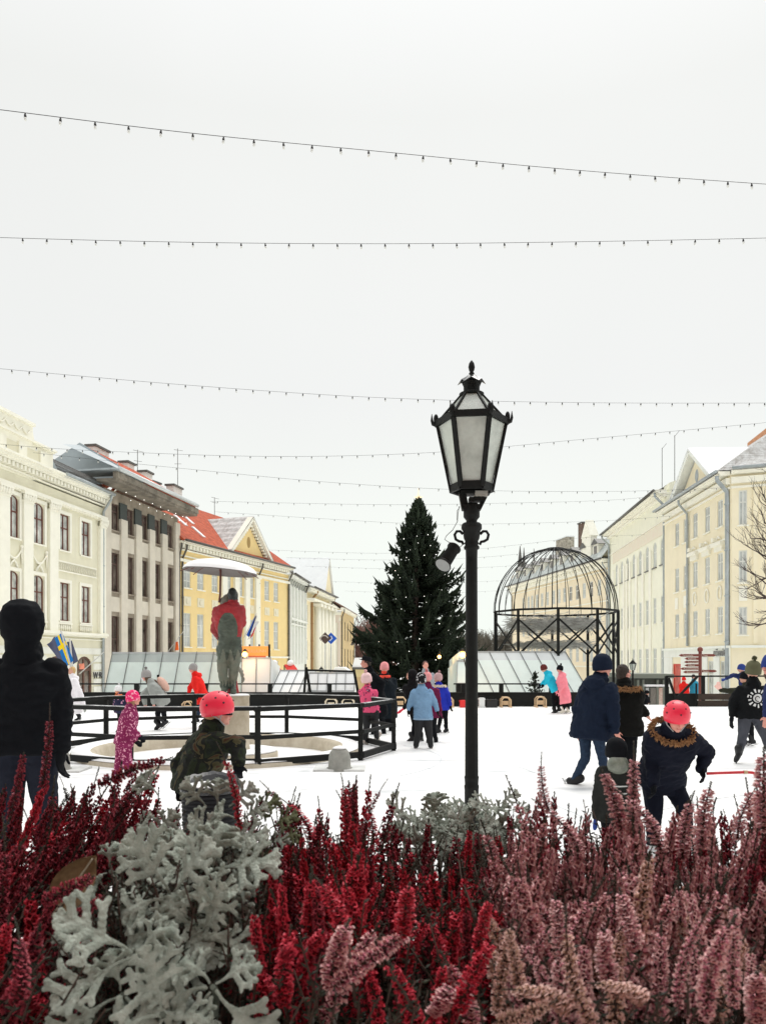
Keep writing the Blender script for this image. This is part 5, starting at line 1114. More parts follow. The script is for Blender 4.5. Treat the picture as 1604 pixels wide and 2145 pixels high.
# market huts at the far end
def hut(px0, px1, yr, ye, Z, lab, wm):
    x0, x1 = xx(px0,Z), xx(px1,Z); o_ = thing('market_hut', lab, 'market hut', ((x0+x1)/2, Z, -1), group='snow-roofed market huts'); w_ = (x1-x0)/2; ze, zr2 = zz_(ye,Z)+1, zz_(yr,Z)+1
    MB().bx(-w_*.85,w_*.85,0,2,0,ze).build('wall', wm, o_); m = MB(); m.poly([(-w_,-.15,ze),(w_,-.15,ze),(w_*.2,-.15,zr2),(-w_*.7,-.15,zr2)], 2.4); m.build('roof', snow, o_); MB().bx(-w_,w_,-.2,-.152,ze-.1,ze).build('fascia', darkgut, o_)
    MB().bx(-w_*.5,w_*.5,-.03,-.002,ze*.35,ze*.8).build('hatch', mat('warm_interior', (.55,.40,.2), .7), o_)
hut(738, 772, 1378, 1398, 34, 'snow-roofed yellow market hut behind the girl in the pale pink hat', mat('yellow_boards', (.70,.58,.30), .7)); hut(696, 735, 1398, 1408, 36, 'snow-roofed grey market hut below the diamond banners', mat('grey_boards', (.35,.34,.30), .7))
# ================================================================ PEOPLE
skin = mat('skin', (.62,.33,.24), .55, var=.08, vs=12, spec=.35); skin_red = mat('skin_cold', (.70,.32,.25), .55, var=.1, vs=12, spec=.35)
eye_m = mat('eye_dark', (.02,.015,.012), .2); lip_m = mat('lips', (.48,.14,.12), .5)
steel = mat('skate_steel', (.45,.46,.47), .25, metal=.9)
def setmesh(name, co, fs, mi, mats, parent):
    b_ = MB(); b_.v = [tuple(c) for c in co]; b_.f = fs; b_.m = mi; b_.sm = [True]*len(fs); return b_.build(name, mats, parent, world=True)
def seglabel(co, fs, segs):
    """material per face: nearest labelled bone"""
    C = np.array([co[list(f)].mean(0) for f in fs]); best = np.full(len(C), 1e9); lab = np.zeros(len(C), int)
    for a, b, r, l in segs:
        a = np.array(a); b = np.array(b); d = b-a; t = np.clip(((C-a)@d)/max(1e-9, d@d), 0, 1); D = np.linalg.norm(C-(a+t[:,None]*d), axis=1)-r
        m = D < best; best[m] = D[m]; lab[m] = l
    return lab.tolist()
def hand(mb, wr, d, s, side, curl=.5, mitten=False, r=1.0, fingers_out=None):
    """palm, five unequal bent fingers and a thumb from the side of the palm"""
    d = Vector(d).normalized(); sd = Vector(side)-d*Vector(side).dot(d); sd = sd.normalized(); nrm = d.cross(sd)
    L_ = .105*s; W_ = .042*s*r; p0 = Vector(wr)
    M = Matrix((sd, nrm, d)).transposed(); mb.ell(p0+d*L_*.42, (W_, .019*s*r, L_*.55), 12, 8, M=M)
    if mitten:
        mb.ell(p0+d*L_*1.05, (W_*.95, .026*s*r, L_*.6), 12, 8, M=M); mb.cap(p0+d*L_*.3+sd*W_*.7, p0+d*L_*.95+sd*W_*1.45, .017*s*r, .014*s*r); return
    for k, (off, ln) in enumerate(((.75,.85),(.27,1.0),(-.22,.93),(-.68,.74))):
        a = p0+d*L_*.85+sd*W_*off; l1 = .032*s*ln; f1 = (d+nrm*curl*.5+sd*off*.12).normalized(); f2 = (d+nrm*curl*1.4).normalized(); f3 = (d*.6+nrm*curl*2.4).normalized()
        b_ = a+f1*l1*1.25; c_ = b_+f2*l1*.85; e_ = c_+f3*l1*.65; q = .0088*s*r
        mb.cap(a, b_, q*1.1, q, 8); mb.cap(b_, c_, q, q*.9, 8); mb.cap(c_, e_, q*.9, q*.75, 8)
    a = p0+d*L_*.25+sd*W_*.75; b_ = a+(d*.6+sd*.75+nrm*.25).normalized()*.036*s; c_ = b_+(d*.95+sd*.2+nrm*.3).normalized()*.03*s
    mb.cap(a, b_, .0115*s*r, .010*s*r, 8); mb.cap(b_, c_, .010*s*r, .0085*s*r, 8)
def person(label, Z, H, head, pel, yaw, aL, aR, lL, lR, jacket, trousers, jl=.02, bulk=1.0, hat=None, hatm=None, hair=None, glove=None, mitten=False, shoe='skate', shoem=None,
           hood=None, fur=None, scarf=None, lean=0, vox=None, faceyaw=None, facepitch=0, skinm=None, group=None, hdz=0, headsc=1.0, jmats=None, flare=1.0, extra=None, hem=None, feet_z=0, trw=1.0, curl=.5, sh=1.0, nodh=False, collar=True):
    s = H/1.75; f = Vector((math.sin(yaw), math.cos(yaw), 0)); r = Vector((math.cos(yaw), -math.sin(yaw), 0))
    hd = W(head[0], head[1], Z+hdz); pv = W(pel[0], pel[1], Z)
    hy = yaw if faceyaw is None else faceyaw; hf = Vector((math.sin(hy)*math.cos(facepitch), math.cos(hy)*math.cos(facepitch), math.sin(facepitch))); hr = Vector((math.cos(hy), -math.sin(hy), 0)); hu = hr.cross(hf)
    spine = (pv-hd); sl = spine.length; sn = spine.normalized()
    nb = hd+sn*.20*s+Vector((0,0,-.02*s)); up = (nb-pv).normalized()
    fr_ = (f-up*f.dot(up)).normalized(); rr = r
    chest = nb.lerp(pv, .33); waist = nb.lerp(pv, .70)
    key = r.x-.5*r.y; sg = 1 if key > 0 else -1      # image-right side is +r*sg
    SR = nb-up*.055*s+r*sg*.175*s*sh; SL = nb-up*.055*s-r*sg*.175*s*sh; HR = pv+r*sg*.09*s; HL = pv-r*sg*.09*s
    root = thing('person', label, 'person', (pv.x, pv.y, feet_z), group=group); vox = vox or max(.009, .0011*Z)
    def pt(q): return W(q[0], q[1], Z+(q[2] if len(q) > 2 else 0))
    AL = [pt(q) for q in aL]; AR = [pt(q) for q in aR]; LL = [pt(q) for q in lL]; LR = [pt(q) for q in lR]
    tm = trw*s; gl = glove or skinm or skin; sk = skinm or skin; hs = headsc*s
    # --- the body: one continuous skin
    mb = MB(); segs = []
    Mh = Matrix((hr, hf, hu)).transposed()
    mb.ell(hd+hu*.012*hs-hf*.008*hs, (.074*hs,.092*hs,.098*hs), 18, 12, M=Mh); mb.ell(hd+hf*.018*hs-hu*.05*hs, (.057*hs,.068*hs,.062*hs), 14, 9, M=Mh)
    mb.cap(hd+hf*.094*hs-hu*.004*hs, hd+hf*.108*hs-hu*.030*hs, .009*hs, .013*hs, 8); mb.ell(hd+hf*.074*hs-hu*.086*hs, (.024*hs,.020*hs,.016*hs), 10, 7, M=Mh); mb.ell(hd+hf*.086*hs-hu*.056*hs, (.022*hs,.012*hs,.011*hs), 8, 6, M=Mh)
    for k in (-1, 1): mb.ell(hd+hr*k*.076*hs-hu*.012*hs, (.010*hs,.020*hs,.030*hs), 8, 6, M=Mh); mb.ell(hd+hr*k*.035*hs+hf*.068*hs-hu*.03*hs, (.024*hs,.02*hs,.022*hs), 8, 6, M=Mh); mb.ell(hd+hr*k*.03*hs+hf*.080*hs+hu*.022*hs, (.026*hs,.012*hs,.010*hs), 8, 6, M=Mh)
    mb.cap(hd-hu*.04*hs-hf*.01*hs, nb, .052*s, .062*s); segs.append((hd+hf*.02*s, hd, .09*s, 0)); segs.append((hd, nb, .06*s, 0))
    mb.loft([(nb, rr*.10*s, fr_*.075*s), (nb-up*.07*s, rr*.175*s, fr_*.10*s), (chest, rr*.165*s, fr_*.115*s), (waist, rr*.135*s, fr_*.10*s), (pv+up*.02*s, rr*.165*s*trw, fr_*.115*s*trw), (pv-up*.05*s, rr*.15*s*trw, fr_*.11*s*trw)]); segs.append((nb-up*.08*s, waist, .12*s, 1)); segs.append((waist, pv, .11*s, 2))
    for Ssh, A in ((SL, AL), (SR, AR)):
        mb.cap(Ssh, A[0], .052*s, .042*s); mb.cap(A[0], A[1], .042*s, .029*s); segs += [(Ssh, A[0], .045*s, 1), (A[0], A[1], .035*s, 1)]
        hdv = (A[1]-A[0]).normalized() if len(A) < 3 else (A[2]-A[1]).normalized(); sd_ = f if abs(f.dot(hdv)) < .9 else Vector((0,0,1))
        hand(mb, A[1], hdv, s*(1.12 if glove else 1), sd_, curl, mitten, 1.15 if glove else 1); segs.append((A[1]+hdv*.03*s, A[1]+hdv*.2*s, .03*s, 3))
    for Hh, L_ in ((HL, LL), (HR, LR)):
        mb.cap(Hh-up*.02*s, L_[0], .088*tm, .062*tm); mb.cap(L_[0], L_[1], .062*tm, .045*tm); segs += [(Hh, L_[0], .075*tm, 2), (L_[0], L_[1], .05*tm, 2)]
        mb.ell(L_[0].lerp(L_[1], .3)-f*.012*s, (.05*tm,.055*tm,.09*tm), 10, 7)
    co, fs = remesh(mb, vox, 2); co = wrinkle(co, fs, .0035*s, 9/s, 3)
    lab = seglabel(co, fs, segs); tr = trousers if trousers else jacket
    setmesh('body', co, fs, lab, [sk, jacket, tr, gl], root)
    # --- jacket with sleeves, hem and collar
    mb = MB(); B_ = bulk*s; dn = Vector((0,0,-1)); hemp = pv+(dn*.75-up*.25).normalized()*jl*1.0; ww = [nb+up*.005*s, nb-up*.06*s, chest, waist, pv, hemp]
    mb.loft([(ww[0], rr*.095*B_, fr_*.085*B_), (nb-up*.035*s, rr*.17*B_*sh, fr_*.105*B_), (ww[1]-up*.03*s, rr*.205*B_*sh, fr_*.125*B_), (ww[2], rr*.20*B_, fr_*.145*B_), (ww[3], rr*.175*B_, fr_*.135*B_), (ww[4], rr*.195*B_*lerp(1,flare,.4), fr_*.15*B_*lerp(1,flare,.4)), (ww[5], rr*.19*B_*flare, fr_*.15*B_*flare)], 24)
    for Ssh, A in ((SL, AL), (SR, AR)):
        mb.cap(Ssh-up*.01*s, A[0], .074*B_, .062*B_); mb.cap(A[0], A[0].lerp(A[1], .93), .062*B_, .046*B_)
    if collar: mb.cap(nb-up*.02*s-fr_*.01*s, nb+up*.075*s-fr_*.012*s, .088*B_, .080*B_); mb.ell(nb-fr_*.04*s+up*.03*s, (.09*B_,.07*B_,.075*B_), 14, 9, M=Matrix((rr, fr_, up)).transposed())
    if hood: 
        hb_ = nb-fr_*.085*B_-up*.0*s; mb.ell(hb_, (.12*B_,.075*B_,.075*B_), 14, 9, M=Matrix((rr, fr_, up)).transposed())
    co, fs = remesh(mb, vox, 3); co = wrinkle(co, fs, .011*s, 6.5/s, 11)
    setmesh('jacket', co, fs, [0]*len(fs), [jacket], root)
    if hem: MB().loft([(hemp+up*.03*s, rr*.195*B_*flare, fr_*.155*B_*flare), (hemp-up*.004*s, rr*.195*B_*flare, fr_*.155*B_*flare)], 24).build('hem_band', hem, root, world=True)
    # --- head things
    if hair:
        mb = MB(); mb.ell(hd+hu*.022*hs-hf*.022*hs, (.083*hs,.092*hs,.098*hs), 18, 12, M=Mh); mb.ell(hd-hf*.055*hs-hu*.03*hs, (.07*hs,.05*hs,.07*hs), 12, 8, M=Mh)
        if nodh: mb.ell(nb-fr_*.05*s-up*.06*s, (.07*s,.05*s,.13*s), 10, 8); mb.ell(hd+hr*.07*s-hu*.09*s, (.025*s,.04*s,.09*s), 8, 7, M=Mh); mb.ell(hd-hr*.07*s-hu*.09*s, (.025*s,.04*s,.09*s), 8, 7, M=Mh)
        co, fs = remesh(mb, max(.008, vox*.8), 1); co = wrinkle(co, fs, .006*s, 22/s, 5)
        # keep the face clear
        keep = [i for i, q in enumerate(fs) if not ((Vector(co[list(q)].mean(0))-hd).dot(hf) > .045*hs and (Vector(co[list(q)].mean(0))-hd).dot(hu) < .055*hs)]
        setmesh('hair', co, [fs[i] for i in keep], [0]*len(keep), [hair], root)
    if hat:
        mb = MB(); hm = hatm if hatm else capm; kids = []
        if hat in ('beanie', 'pompom'):
            mb.lathe([(.092,-.048),(.099,-.043),(.101,.02),(.097,.035),(.094,.06),(.080,.095),(.052,.122),(.02,.134),(.002,.136)], n=26)
        elif hat == 'helmet':
            mb.lathe([(.098,-.035),(.110,-.03),(.118,.01),(.119,.04),(.110,.085),(.088,.122),(.058,.145),(.025,.156),(.002,.158)], n=32)
        elif hat == 'brim':
            mb.lathe([(.09,.02),(.135,.026),(.138,.034),(.09,.042),(.088,.09),(.075,.11),(.002,.112)], n=24)
        elif hat == 'hoodup':
            mb.lathe([(.085,-.11),(.110,-.06),(.120,0),(.115,.05),(.098,.095),(.06,.125),(.02,.135),(.002,.136)], n=26)
        Mt_ = Matrix((hr, (hf+hu*.20).normalized(), (hu-hf*.20).normalized())).transposed(); base_ = hd+hu*.012*hs-hf*.006*hs
        if hat == 'hoodup':
            mb.v = [tuple(base_+Mh @ (Vector((v[0],v[1]*1.08,v[2]))*hs)) for v in mb.v]; mb.v = [tuple(Vector(v)-hf*(.018*hs if (Vector(v)-hd).dot(hf) < .03*hs else .052*hs)) for v in mb.v]
            for k in range(7): pass
            mb.cap(hd-hu*.09*hs-hf*.03*hs, nb-hf*.02*s-up*.01*s, .088*hs, .092*hs, 18)
            co, fs = remesh(mb, max(.009, vox), 3); co = wrinkle(co, fs, .006*s, 8/s, 21); setmesh('hood', co, fs, [0]*len(fs), [hm], root)
        else:
            mb.v = [tuple(base_+Mt_ @ (Vector((v[0],v[1]*1.14,v[2]))*hs)) for v in mb.v]; ho = mb.build({'beanie':'hat','pompom':'hat','helmet':'helmet','brim':'hat'}[hat], hm, root, world=True)
            if hat == 'pompom':
                p0 = base_+Mt_ @ (Vector((0,0,.165))*hs); pm = MB()
                for k in range(150):
                    v = Vector((rt.gauss(0,1), rt.gauss(0,1), rt.gauss(0,1))).normalized(); spindle(pm, p0+v*.004, p0+v*.038*hs*rt.uniform(.85,1.1), .008*hs)
                q = pm.mesh('pompom', hm); po = bpy.data.objects.new('pompom', q); COL.objects.link(po); po.parent = ho; po.location = -root.location
            if hat == 'helmet':
                hp = MB()
                for el, azs in ((62, (30, 150, 270)), (36, (0, 55, 120, 180, 240, 300)), (12, (25, 90, 155, 215, 325))):
                    for az in azs:
                        e_, a_ = math.radians(el), math.radians(az); R_ = Vector((.1185*math.cos(e_)*math.cos(a_), .1185*1.14*math.cos(e_)*math.sin(a_), .035+.123*math.sin(e_))); hp.ell(base_+Mt_ @ (R_*hs*.992), (.0085*hs,.0085*hs,.0085*hs), 8, 6)
                q = hp.mesh('vent_hole', mat('vent_dark', (.02,.01,.012), .6)); po = bpy.data.objects.new('vent_holes', q); COL.objects.link(po); po.parent = ho; po.location = -root.location
                st_ = MB()
                for k in (-1, 1): st_.tube([base_+Mt_ @ (Vector((k*.1,.03,-.02))*hs), base_+Mh @ (Vector((k*.082,.02,-.07))*hs), hd+Mh @ (Vector((k*.03,.055,-.105))*hs)], .0055*hs, 6); st_.tube([base_+Mt_ @ (Vector((k*.1,-.05,-.02))*hs), base_+Mh @ (Vector((k*.084,.015,-.065))*hs)], .005*hs, 6)
                st_.build('chin_strap', mat('grey_strap', (.35,.35,.35), .6), root, world=True)
    if Z < 13 and H:
        ey = MB()
        for k in (-1, 1): ey.ell(hd+hr*k*.032*hs+hf*.083*hs-hu*.003*hs, (.010*hs,.006*hs,.006*hs), 8, 6, M=Mh)
        ey.build('eyes', eye_m, root, world=True); lp = MB(); lp.ell(hd+hf*.093*hs-hu*.056*hs, (.020*hs,.008*hs,.005*hs), 8, 6, M=Mh); lp.build('lips', lip_m, root, world=True)
    if fur:
        fm_ = MB(); R0, R1_ = .135*B_, .10*B_
        if fur == 'hoodup': ctr = hd+hf*.01*s-hu*.02*s; ax = (hr, hu); rads = (.125*s, .145*s)
        else: ctr = nb+up*.015*s-fr_*.03*s; ax = (rr, fr_); rads = (.155*B_, .125*B_)
        furm = fur if not isinstance(fur, str) else MATS['fur_brown']
        for k in range(900 if Z < 12 else 350):
            a = rt.uniform(0, 2*PI); p = ctr+ax[0]*rads[0]*math.cos(a)+ax[1]*rads[1]*math.sin(a); v = Vector((rt.gauss(0,1), rt.gauss(0,1), rt.gauss(0,1))).normalized()
            spindle(fm_, p+v*.008*s, p+v*.052*s*rt.uniform(.7,1.15)+Vector((0,0,-.008*s)), .010*s)
        fm_.build('fur_trim', furm, root, world=True)
    if scarf:
        m_ = MB(); m_.tube([nb+up*.03*s+rr*.085*B_*math.cos(a)+fr_*.085*B_*math.sin(a) for a in [k*PI/8 for k in range(17)]], .035*s, 8); m_.ell(hd+hf*.055*s-hu*.09*s, (.06*s,.05*s,.045*s), 10, 7, M=Mh); m_.build('scarf', scarf, root, world=True)
    # --- boots or skates
    for L_ in (LL, LR):
        an = L_[1]; tv = (L_[2]-an) if len(L_) > 2 else (f*.15*s-Vector((0,0,.05*s))); td = tv.normalized(); sd_ = td.cross(Vector((0,0,1))); sd_ = sd_.normalized() if sd_.length > .05 else r
        dn_ = (an-L_[0]).normalized(); dn_ = (dn_-td*dn_.dot(td)); dn_ = dn_.normalized() if dn_.length > .05 else Vector((0,0,-1))
        m_ = MB(); m_.cap(an-dn_*.10*s, an+dn_*.01*s, .058*s*max(1, trw*.9), .05*s); M2 = Matrix((sd_, td, -dn_)).transposed(); m_.ell(an+dn_*.025*s+td*.055*s, (.045*s,.12*s,.05*s), 14, 9, M=M2); m_.ell(an+dn_*.03*s-td*.02*s, (.042*s,.055*s,.05*s), 12, 8, M=M2)
        co, fs = remesh(m_, max(.008, vox*.85), 1); sh_ = setmesh('skate' if shoe == 'skate' else 'boot', co, fs, [0]*len(fs), [shoem or mat('boot_black', (.015,.016,.018), .5, spec=.3)], root)
        if shoe == 'skate':
            q = MB(); c0 = an+dn_*.085*s; q.beam(c0-td*.10*s+dn_*.012*s, c0+td*.16*s+dn_*.012*s, .006*s, .016*s, up=-dn_); 
            for t_ in (-.05, .10): q.beam(c0+td*t_*s-dn_*.022*s, c0+td*t_*s+dn_*.01*s, .02*s, .03*s, up=td)
            me_ = q.mesh('blade', steel); bo = bpy.data.objects.new('blade', me_); COL.objects.link(bo); bo.parent = sh_; bo.location = -root.location
        elif shoe == 'boot' : 
            q = MB(); q.beam(an+dn_*.072*s-td*.07*s, an+dn_*.072*s+td*.165*s, .082*s, .02*s, up=-dn_); me_ = q.mesh('sole', mat('rubber_sole', (.02,.02,.02), .8)); bo = bpy.data.objects.new('sole', me_); COL.objects.link(bo); bo.parent = sh_; bo.location = -root.location
    if extra: extra(root, dict(hd=hd, nb=nb, up=up, r=rr, f=fr_, s=s, chest=chest, waist=waist, pv=pv, B=B_, AL=AL, AR=AR, hf=hf, hu=hu, hr=hr, base=hd))
    return root
mat('fur_brown', (.20,.09,.035), .9, var=.5, vs=25, col2=(.42,.22,.09)); furpale = mat('fur_cream', (.78,.68,.52), .9, var=.2, vs=25)
D90 = PI/2
navy = fabric('navy', (.008,.014,.030)); blk = fabric('black', (.005,.006,.008)); blkt = fabric('black_trouser', (.007,.008,.010)); charcoal = fabric('charcoal', (.03,.031,.033)); jeans = mat('denim', (.022,.040,.075), .85, var=.3, vs=30, bump=.3, bs=60, spec=.2)
paleblue = fabric('pale_blue', (.19,.33,.50)); burg = fabric('burgundy', (.13,.012,.05)); royal = fabric('royal_blue', (.02,.035,.40)); turq = fabric('turquoise', (.02,.45,.62)); pinkc = fabric('pink', (.88,.26,.31)); redj = fabric('red', (.80,.025,.02)); greyj = fabric('light_grey', (.33,.35,.33)); whitej = fabric('white', (.82,.80,.83)); bluedark = fabric('dark_blue', (.02,.03,.10)); steelgrey = fabric('steel_grey', (.07,.075,.09)); dkbrownhair = mat('dark_hair', (.03,.018,.012), .7, var=.4, vs=30); pinkhat = fabric('pink_knit', (.80,.33,.33)); palepink = fabric('pale_pink_knit', (.85,.60,.60)); olive = fabric('olive_knit', (.12,.12,.07)); mauve = fabric('mauve_knit', (.55,.36,.36)); greyknit = fabric('grey_knit', (.34,.33,.32)); bluehat = fabric('blue_knit', (.03,.055,.22)); maroonk = fabric('maroon_knit', (.12,.03,.025))
floral = spotmat('floral_suit', (.22,.02,.085), (.72,.30,.42), 26, .34, (.88,.66,.70)); pinkdots = spotmat('pink_dotted_hat', (.80,.03,.16), (.95,.45,.55), 26, .30); pinkprint = spotmat('pink_print', (.80,.10,.22), (.20,.02,.08), 16, .33, (.92,.72,.78)); camo = camomat('camouflage', [(.010,.013,.010), (.016,.022,.010), (.009,.010,.008), (.055,.048,.022), (.05,.022,.010)], 8); zebra = camomat('black_white_print', [(.012,.012,.014), (.012,.012,.014), (.012,.012,.014), (.8,.8,.82), (.012,.012,.014)], 14); helmetm = mat('neon_pink_helmet', (.86,.02,.06), .38, spec=.5, coat=.15); logo_m = mat('white_print', (.70,.71,.70), .7)
# left foreground man, seen from behind
def gloves_hint(root, J): pass
person('man in black hooded jacket seen from behind at the left edge', 4.9, 1.85, (54,1312), (52,1560), 0, [(-52,1490,.02),(-46,1592,-.04)], [(126,1480,.0),(128,1568,-.05),(126,1600,-.07)], [(20,1700,.0),(12,1860,.02)], [(95,1690,.02),(100,1850,.0)], blk, fabric('dark_jeans', (.016,.019,.030)), jl=.05, bulk=1.26, hat='hoodup', hatm=blk, glove=blk, shoe='boot', vox=.011, faceyaw=.15, headsc=1.10, sh=.95, curl=.6, trw=1.22)
# woman in white behind him
person('woman in a white cape-like jacket skating beside the man in black', 19, 1.55, (150,1405), (156,1478), -2.3, [(140,1450,-.2),(138,1470,-.25)], [(170,1455,.0),(176,1480,-.1)], [(150,1497),(148,1512)], [(160,1490,.1),(166,1504,.35)], whitej, blkt, jl=.2, bulk=1.15, hair=mat('blond_hair', (.55,.36,.16), .7, var=.3, vs=30), flare=1.2, glove=greyj, hood=True)
# small child in white hat
person('small child in a white pompom hat and dark patterned jacket with an orange scarf', 16.2, 1.0, (247,1446), (253,1492), -2.6, [(241,1475),(240,1490)], [(264,1475),(268,1488)], [(250,1512),(249,1528)], [(258,1512),(259,1528)], spotmat('dark_print', (.02,.02,.05), (.6,.3,.45), 16, .3), blkt, hat='pompom', hatm=fabric('white_knit', (.8,.8,.8)), scarf=fabric('orange_scarf', (.85,.22,.06)), bulk=1.2, headsc=1.25)
# girl in floral snowsuit
person('girl in a maroon floral snowsuit and bright pink dotted hat', 10.0, 1.14, (279,1464), (259,1556), 1.2, [(262,1533,.06),(284,1553,-.02)], [(276,1528,-.16),(291,1543,-.22)], [(252,1590,.05),(246,1618,.1)], [(266,1592,-.05),(270,1620,-.02)], floral, floral, jl=.03, bulk=1.32, hat='beanie', hatm=pinkdots, hair=mat('fair_hair', (.40,.24,.12), .7, var=.3, vs=30), glove=blk, mitten=True, vox=.010, faceyaw=1.35, headsc=1.22, nodh=True, skinm=skin_red, trw=1.75)
# woman in grey with mask and backpack
def pack(root, J):
    s = J['s']; c = J['chest']-J['f']*.19*J['B']; m = MB(); M = Matrix((J['r'], J['f'], J['up'])).transposed(); m.ell(c, (.15*s,.10*s,.20*s), 14, 10, M=M); m.build('backpack', fabric('peach_pack', (.65,.42,.34)), root, world=True)
    m = MB(); m.tube([J['nb']-J['f']*.12*s+J['r']*.1*s, J['nb']+J['r']*.13*s+J['up']*.03*s, J['chest']+J['f']*.14*s+J['r']*.12*s, J['waist']-J['f']*.12*s+J['r']*.12*s], .018*s, 6); m.tube([c+J['up']*.19*s, c+J['up']*.24*s-J['f']*.03*s], .03*s, 6); m.build('backpack_strap', blk, root, world=True)
    m = MB(); m.ell(J['hd']+J['hf']*.075*s-J['hu']*.045*s, (.05*s,.035*s,.045*s), 10, 8); m.build('face_mask', whitej, root, world=True)
person('woman bending forward in pale grey jacket, white face mask and grey hat', 16.5, 1.66, (306,1416), (342,1468), -D90-.25, [(300,1455,.12),(304,1476,.1)], [(318,1448,-.18),(322,1475,-.2)], [(330,1494,.05),(333,1518,.1),(326,1524,.1)], [(343,1494,-.06),(345,1512,.0),(336,1520,.0)], greyj, blkt, jl=.12, bulk=1.12, hat='pompom', hatm=greyknit, hair=mat('brown_hair', (.12,.07,.04), .7, var=.4, vs=30), nodh=True, faceyaw=-D90-.1, facepitch=-.25, extra=pack, skinm=skin_red)
# girl in red
person('girl in bright red hooded jacket and grey hat leaning forward', 17.2, 1.5, (404,1401), (425,1462), -D90-.1, [(398,1440,.1),(396,1450,.05)], [(409,1440,-.2),(412,1452,-.25)], [(425,1486),(432,1506)], [(418,1484),(412,1508)], redj, jeans, jl=.12, bulk=1.12, hat='beanie', hatm=greyknit, glove=blk, hood=True, faceyaw=-D90-.1, skinm=skin_red, hair=mat('fair_hair'))
# boy with camouflage jacket
def band(root, J):
    s = J['s']*1.2; m = MB(); 
    for k in range(26):
        a0_ = math.radians(-95+k*7.3); a1_ = math.radians(-95+(k+1)*7.3)
        def q(a, z, R_=.104): return J['hd']+J['hr']*math.sin(a)*R_*s+J['hf']*math.cos(a)*R_*1.1*s+J['hu']*z*s
        m.add([q(a0_,-.018), q(a1_,-.018), q(a1_,.02), q(a0_,.02)], [(0,1,2,3)], 0)
        if k % 3: m.add([q(a0_+.02,-.006,.1052), q(a0_+.05,-.006,.1052), q(a0_+.05,.010,.1052), q(a0_+.02,.010,.1052)], [(0,1,2,3)], 1)
    m.build('headband', [blk, logo_m], root, world=True)
    m = MB(); m.tube([J['nb']+J['f']*.13*J['B']+J['up']*.03*s, J['chest']+J['f']*.162*J['B'], J['waist']+J['f']*.15*J['B'], J['pv']+J['f']*.165*J['B']], .0035, 5); m.build('zip', mat('grey_strap'), root, world=True)
person('boy in camouflage jacket and bright pink helmet striding right', 5.5, 1.30, (457,1492), (405,1650), 1.1, [(376,1600,.1),(376,1645,.0),(378,1668,-.02)], [(497,1560,-.12),(500,1600,-.22),(497,1628,-.28)], [(405,1735,.05),(395,1815,.15)], [(440,1735,-.03),(450,1822,-.05)], camo, blkt, jl=.05, bulk=1.42, hat='helmet', hatm=helmetm, glove=blk, vox=.0085, faceyaw=1.35, facepitch=-.05, headsc=1.22, skinm=skin_red, hood=False, extra=band, mitten=False, trw=1.2, curl=.7, hair=mat('fair_hair'))
# girl in pink print, pale hat
person('girl in pale pink hat and pink print jacket skating away by the fence', 13.7, 1.34, (768,1425), (776,1492), .5, [(762,1462,.1),(758,1484,.12),(756,1500,.1)], [(786,1462,-.05),(790,1480,.05)], [(768,1523),(764,1552)], [(786,1520,.1),(789,1546,.3)], pinkprint, charcoal, jl=.0, bulk=1.1, hat='pompom', hatm=palepink, hood=True, headsc=1.25, trw=1.35, shoem=mat('pale_skate', (.5,.45,.4), .5), faceyaw=.6, glove=pinkprint)
# man in black hat, woman in red scarf
person('man in black brimmed hat and long black coat facing left', 15.6, 1.74, (766,1388), (792,1466), -1.9, [(782,1430,.15),(776,1448,.05)], [(800,1430,-.12),(796,1460,-.18)], [(784,1510),(780,1552)], [(800,1510,.1),(806,1548,.2)], blk, blkt, jl=.35, bulk=1.12, hat='brim', hatm=blk, faceyaw=-1.75, skinm=skin_red, glove=blk, hair=dkbrownhair)
person('woman in long black coat with pink hat and red scarf over her mouth', 16.4, 1.68, (805,1400), (811,1470), PI+.15, [(797,1442,-.05),(796,1462,-.1)], [(826,1440,-.02),(812,1428,-.22)], [(805,1508),(802,1544)], [(817,1508),(820,1546)], fabric('ink_coat', (.011,.016,.021)), blkt, jl=.35, bulk=1.15, hat='beanie', hatm=pinkhat, scarf=fabric('coral_scarf', (.85,.09,.06)), skinm=skin_red, glove=blk)
# group of children holding hands
def bh(root, J):
    m = MB(); s = J['s']; m.tube([J['nb']+J['r']*.13*s*k-J['f']*.13*J['B']-J['up']*(.03+.0*k)*s for k in (-1,-.5,0,.5,1)], .012, 6); m.build('hood_seam', fabric('slate_piping', (.06,.10,.16)), root, world=True)
person('child in dark hooded coat with a red mitten stretched to the left', 14.3, 1.45, (860,1415), (872,1488), .3, [(858,1468,.0),(846,1484,-.05),(836,1492,-.05)], [(884,1465),(884,1488)], [(868,1516),(864,1546),(856,1550)], [(878,1516),(882,1546)], fabric('black_coat', (.010,.010,.011)), blkt, jl=.08, bulk=1.05, hat='hoodup', hatm=MATS['fabric_black_coat'], faceyaw=-1.2, glove=fabric('red_mitten', (.85,.06,.10)), mitten=True, skinm=skin)
person('child in burgundy jacket and coral pompom hat, seen from behind', 14.0, 1.44, (895,1421), (901,1490), .25, [(884,1462,.05),(882,1488,.1)], [(917,1462,0),(922,1490,-.1)], [(898,1524),(897,1560)], [(908,1522,.02),(913,1556,.1)], burg, blkt, jl=.12, bulk=1.08, hat='pompom', hatm=pinkhat, glove=burg, faceyaw=.6)
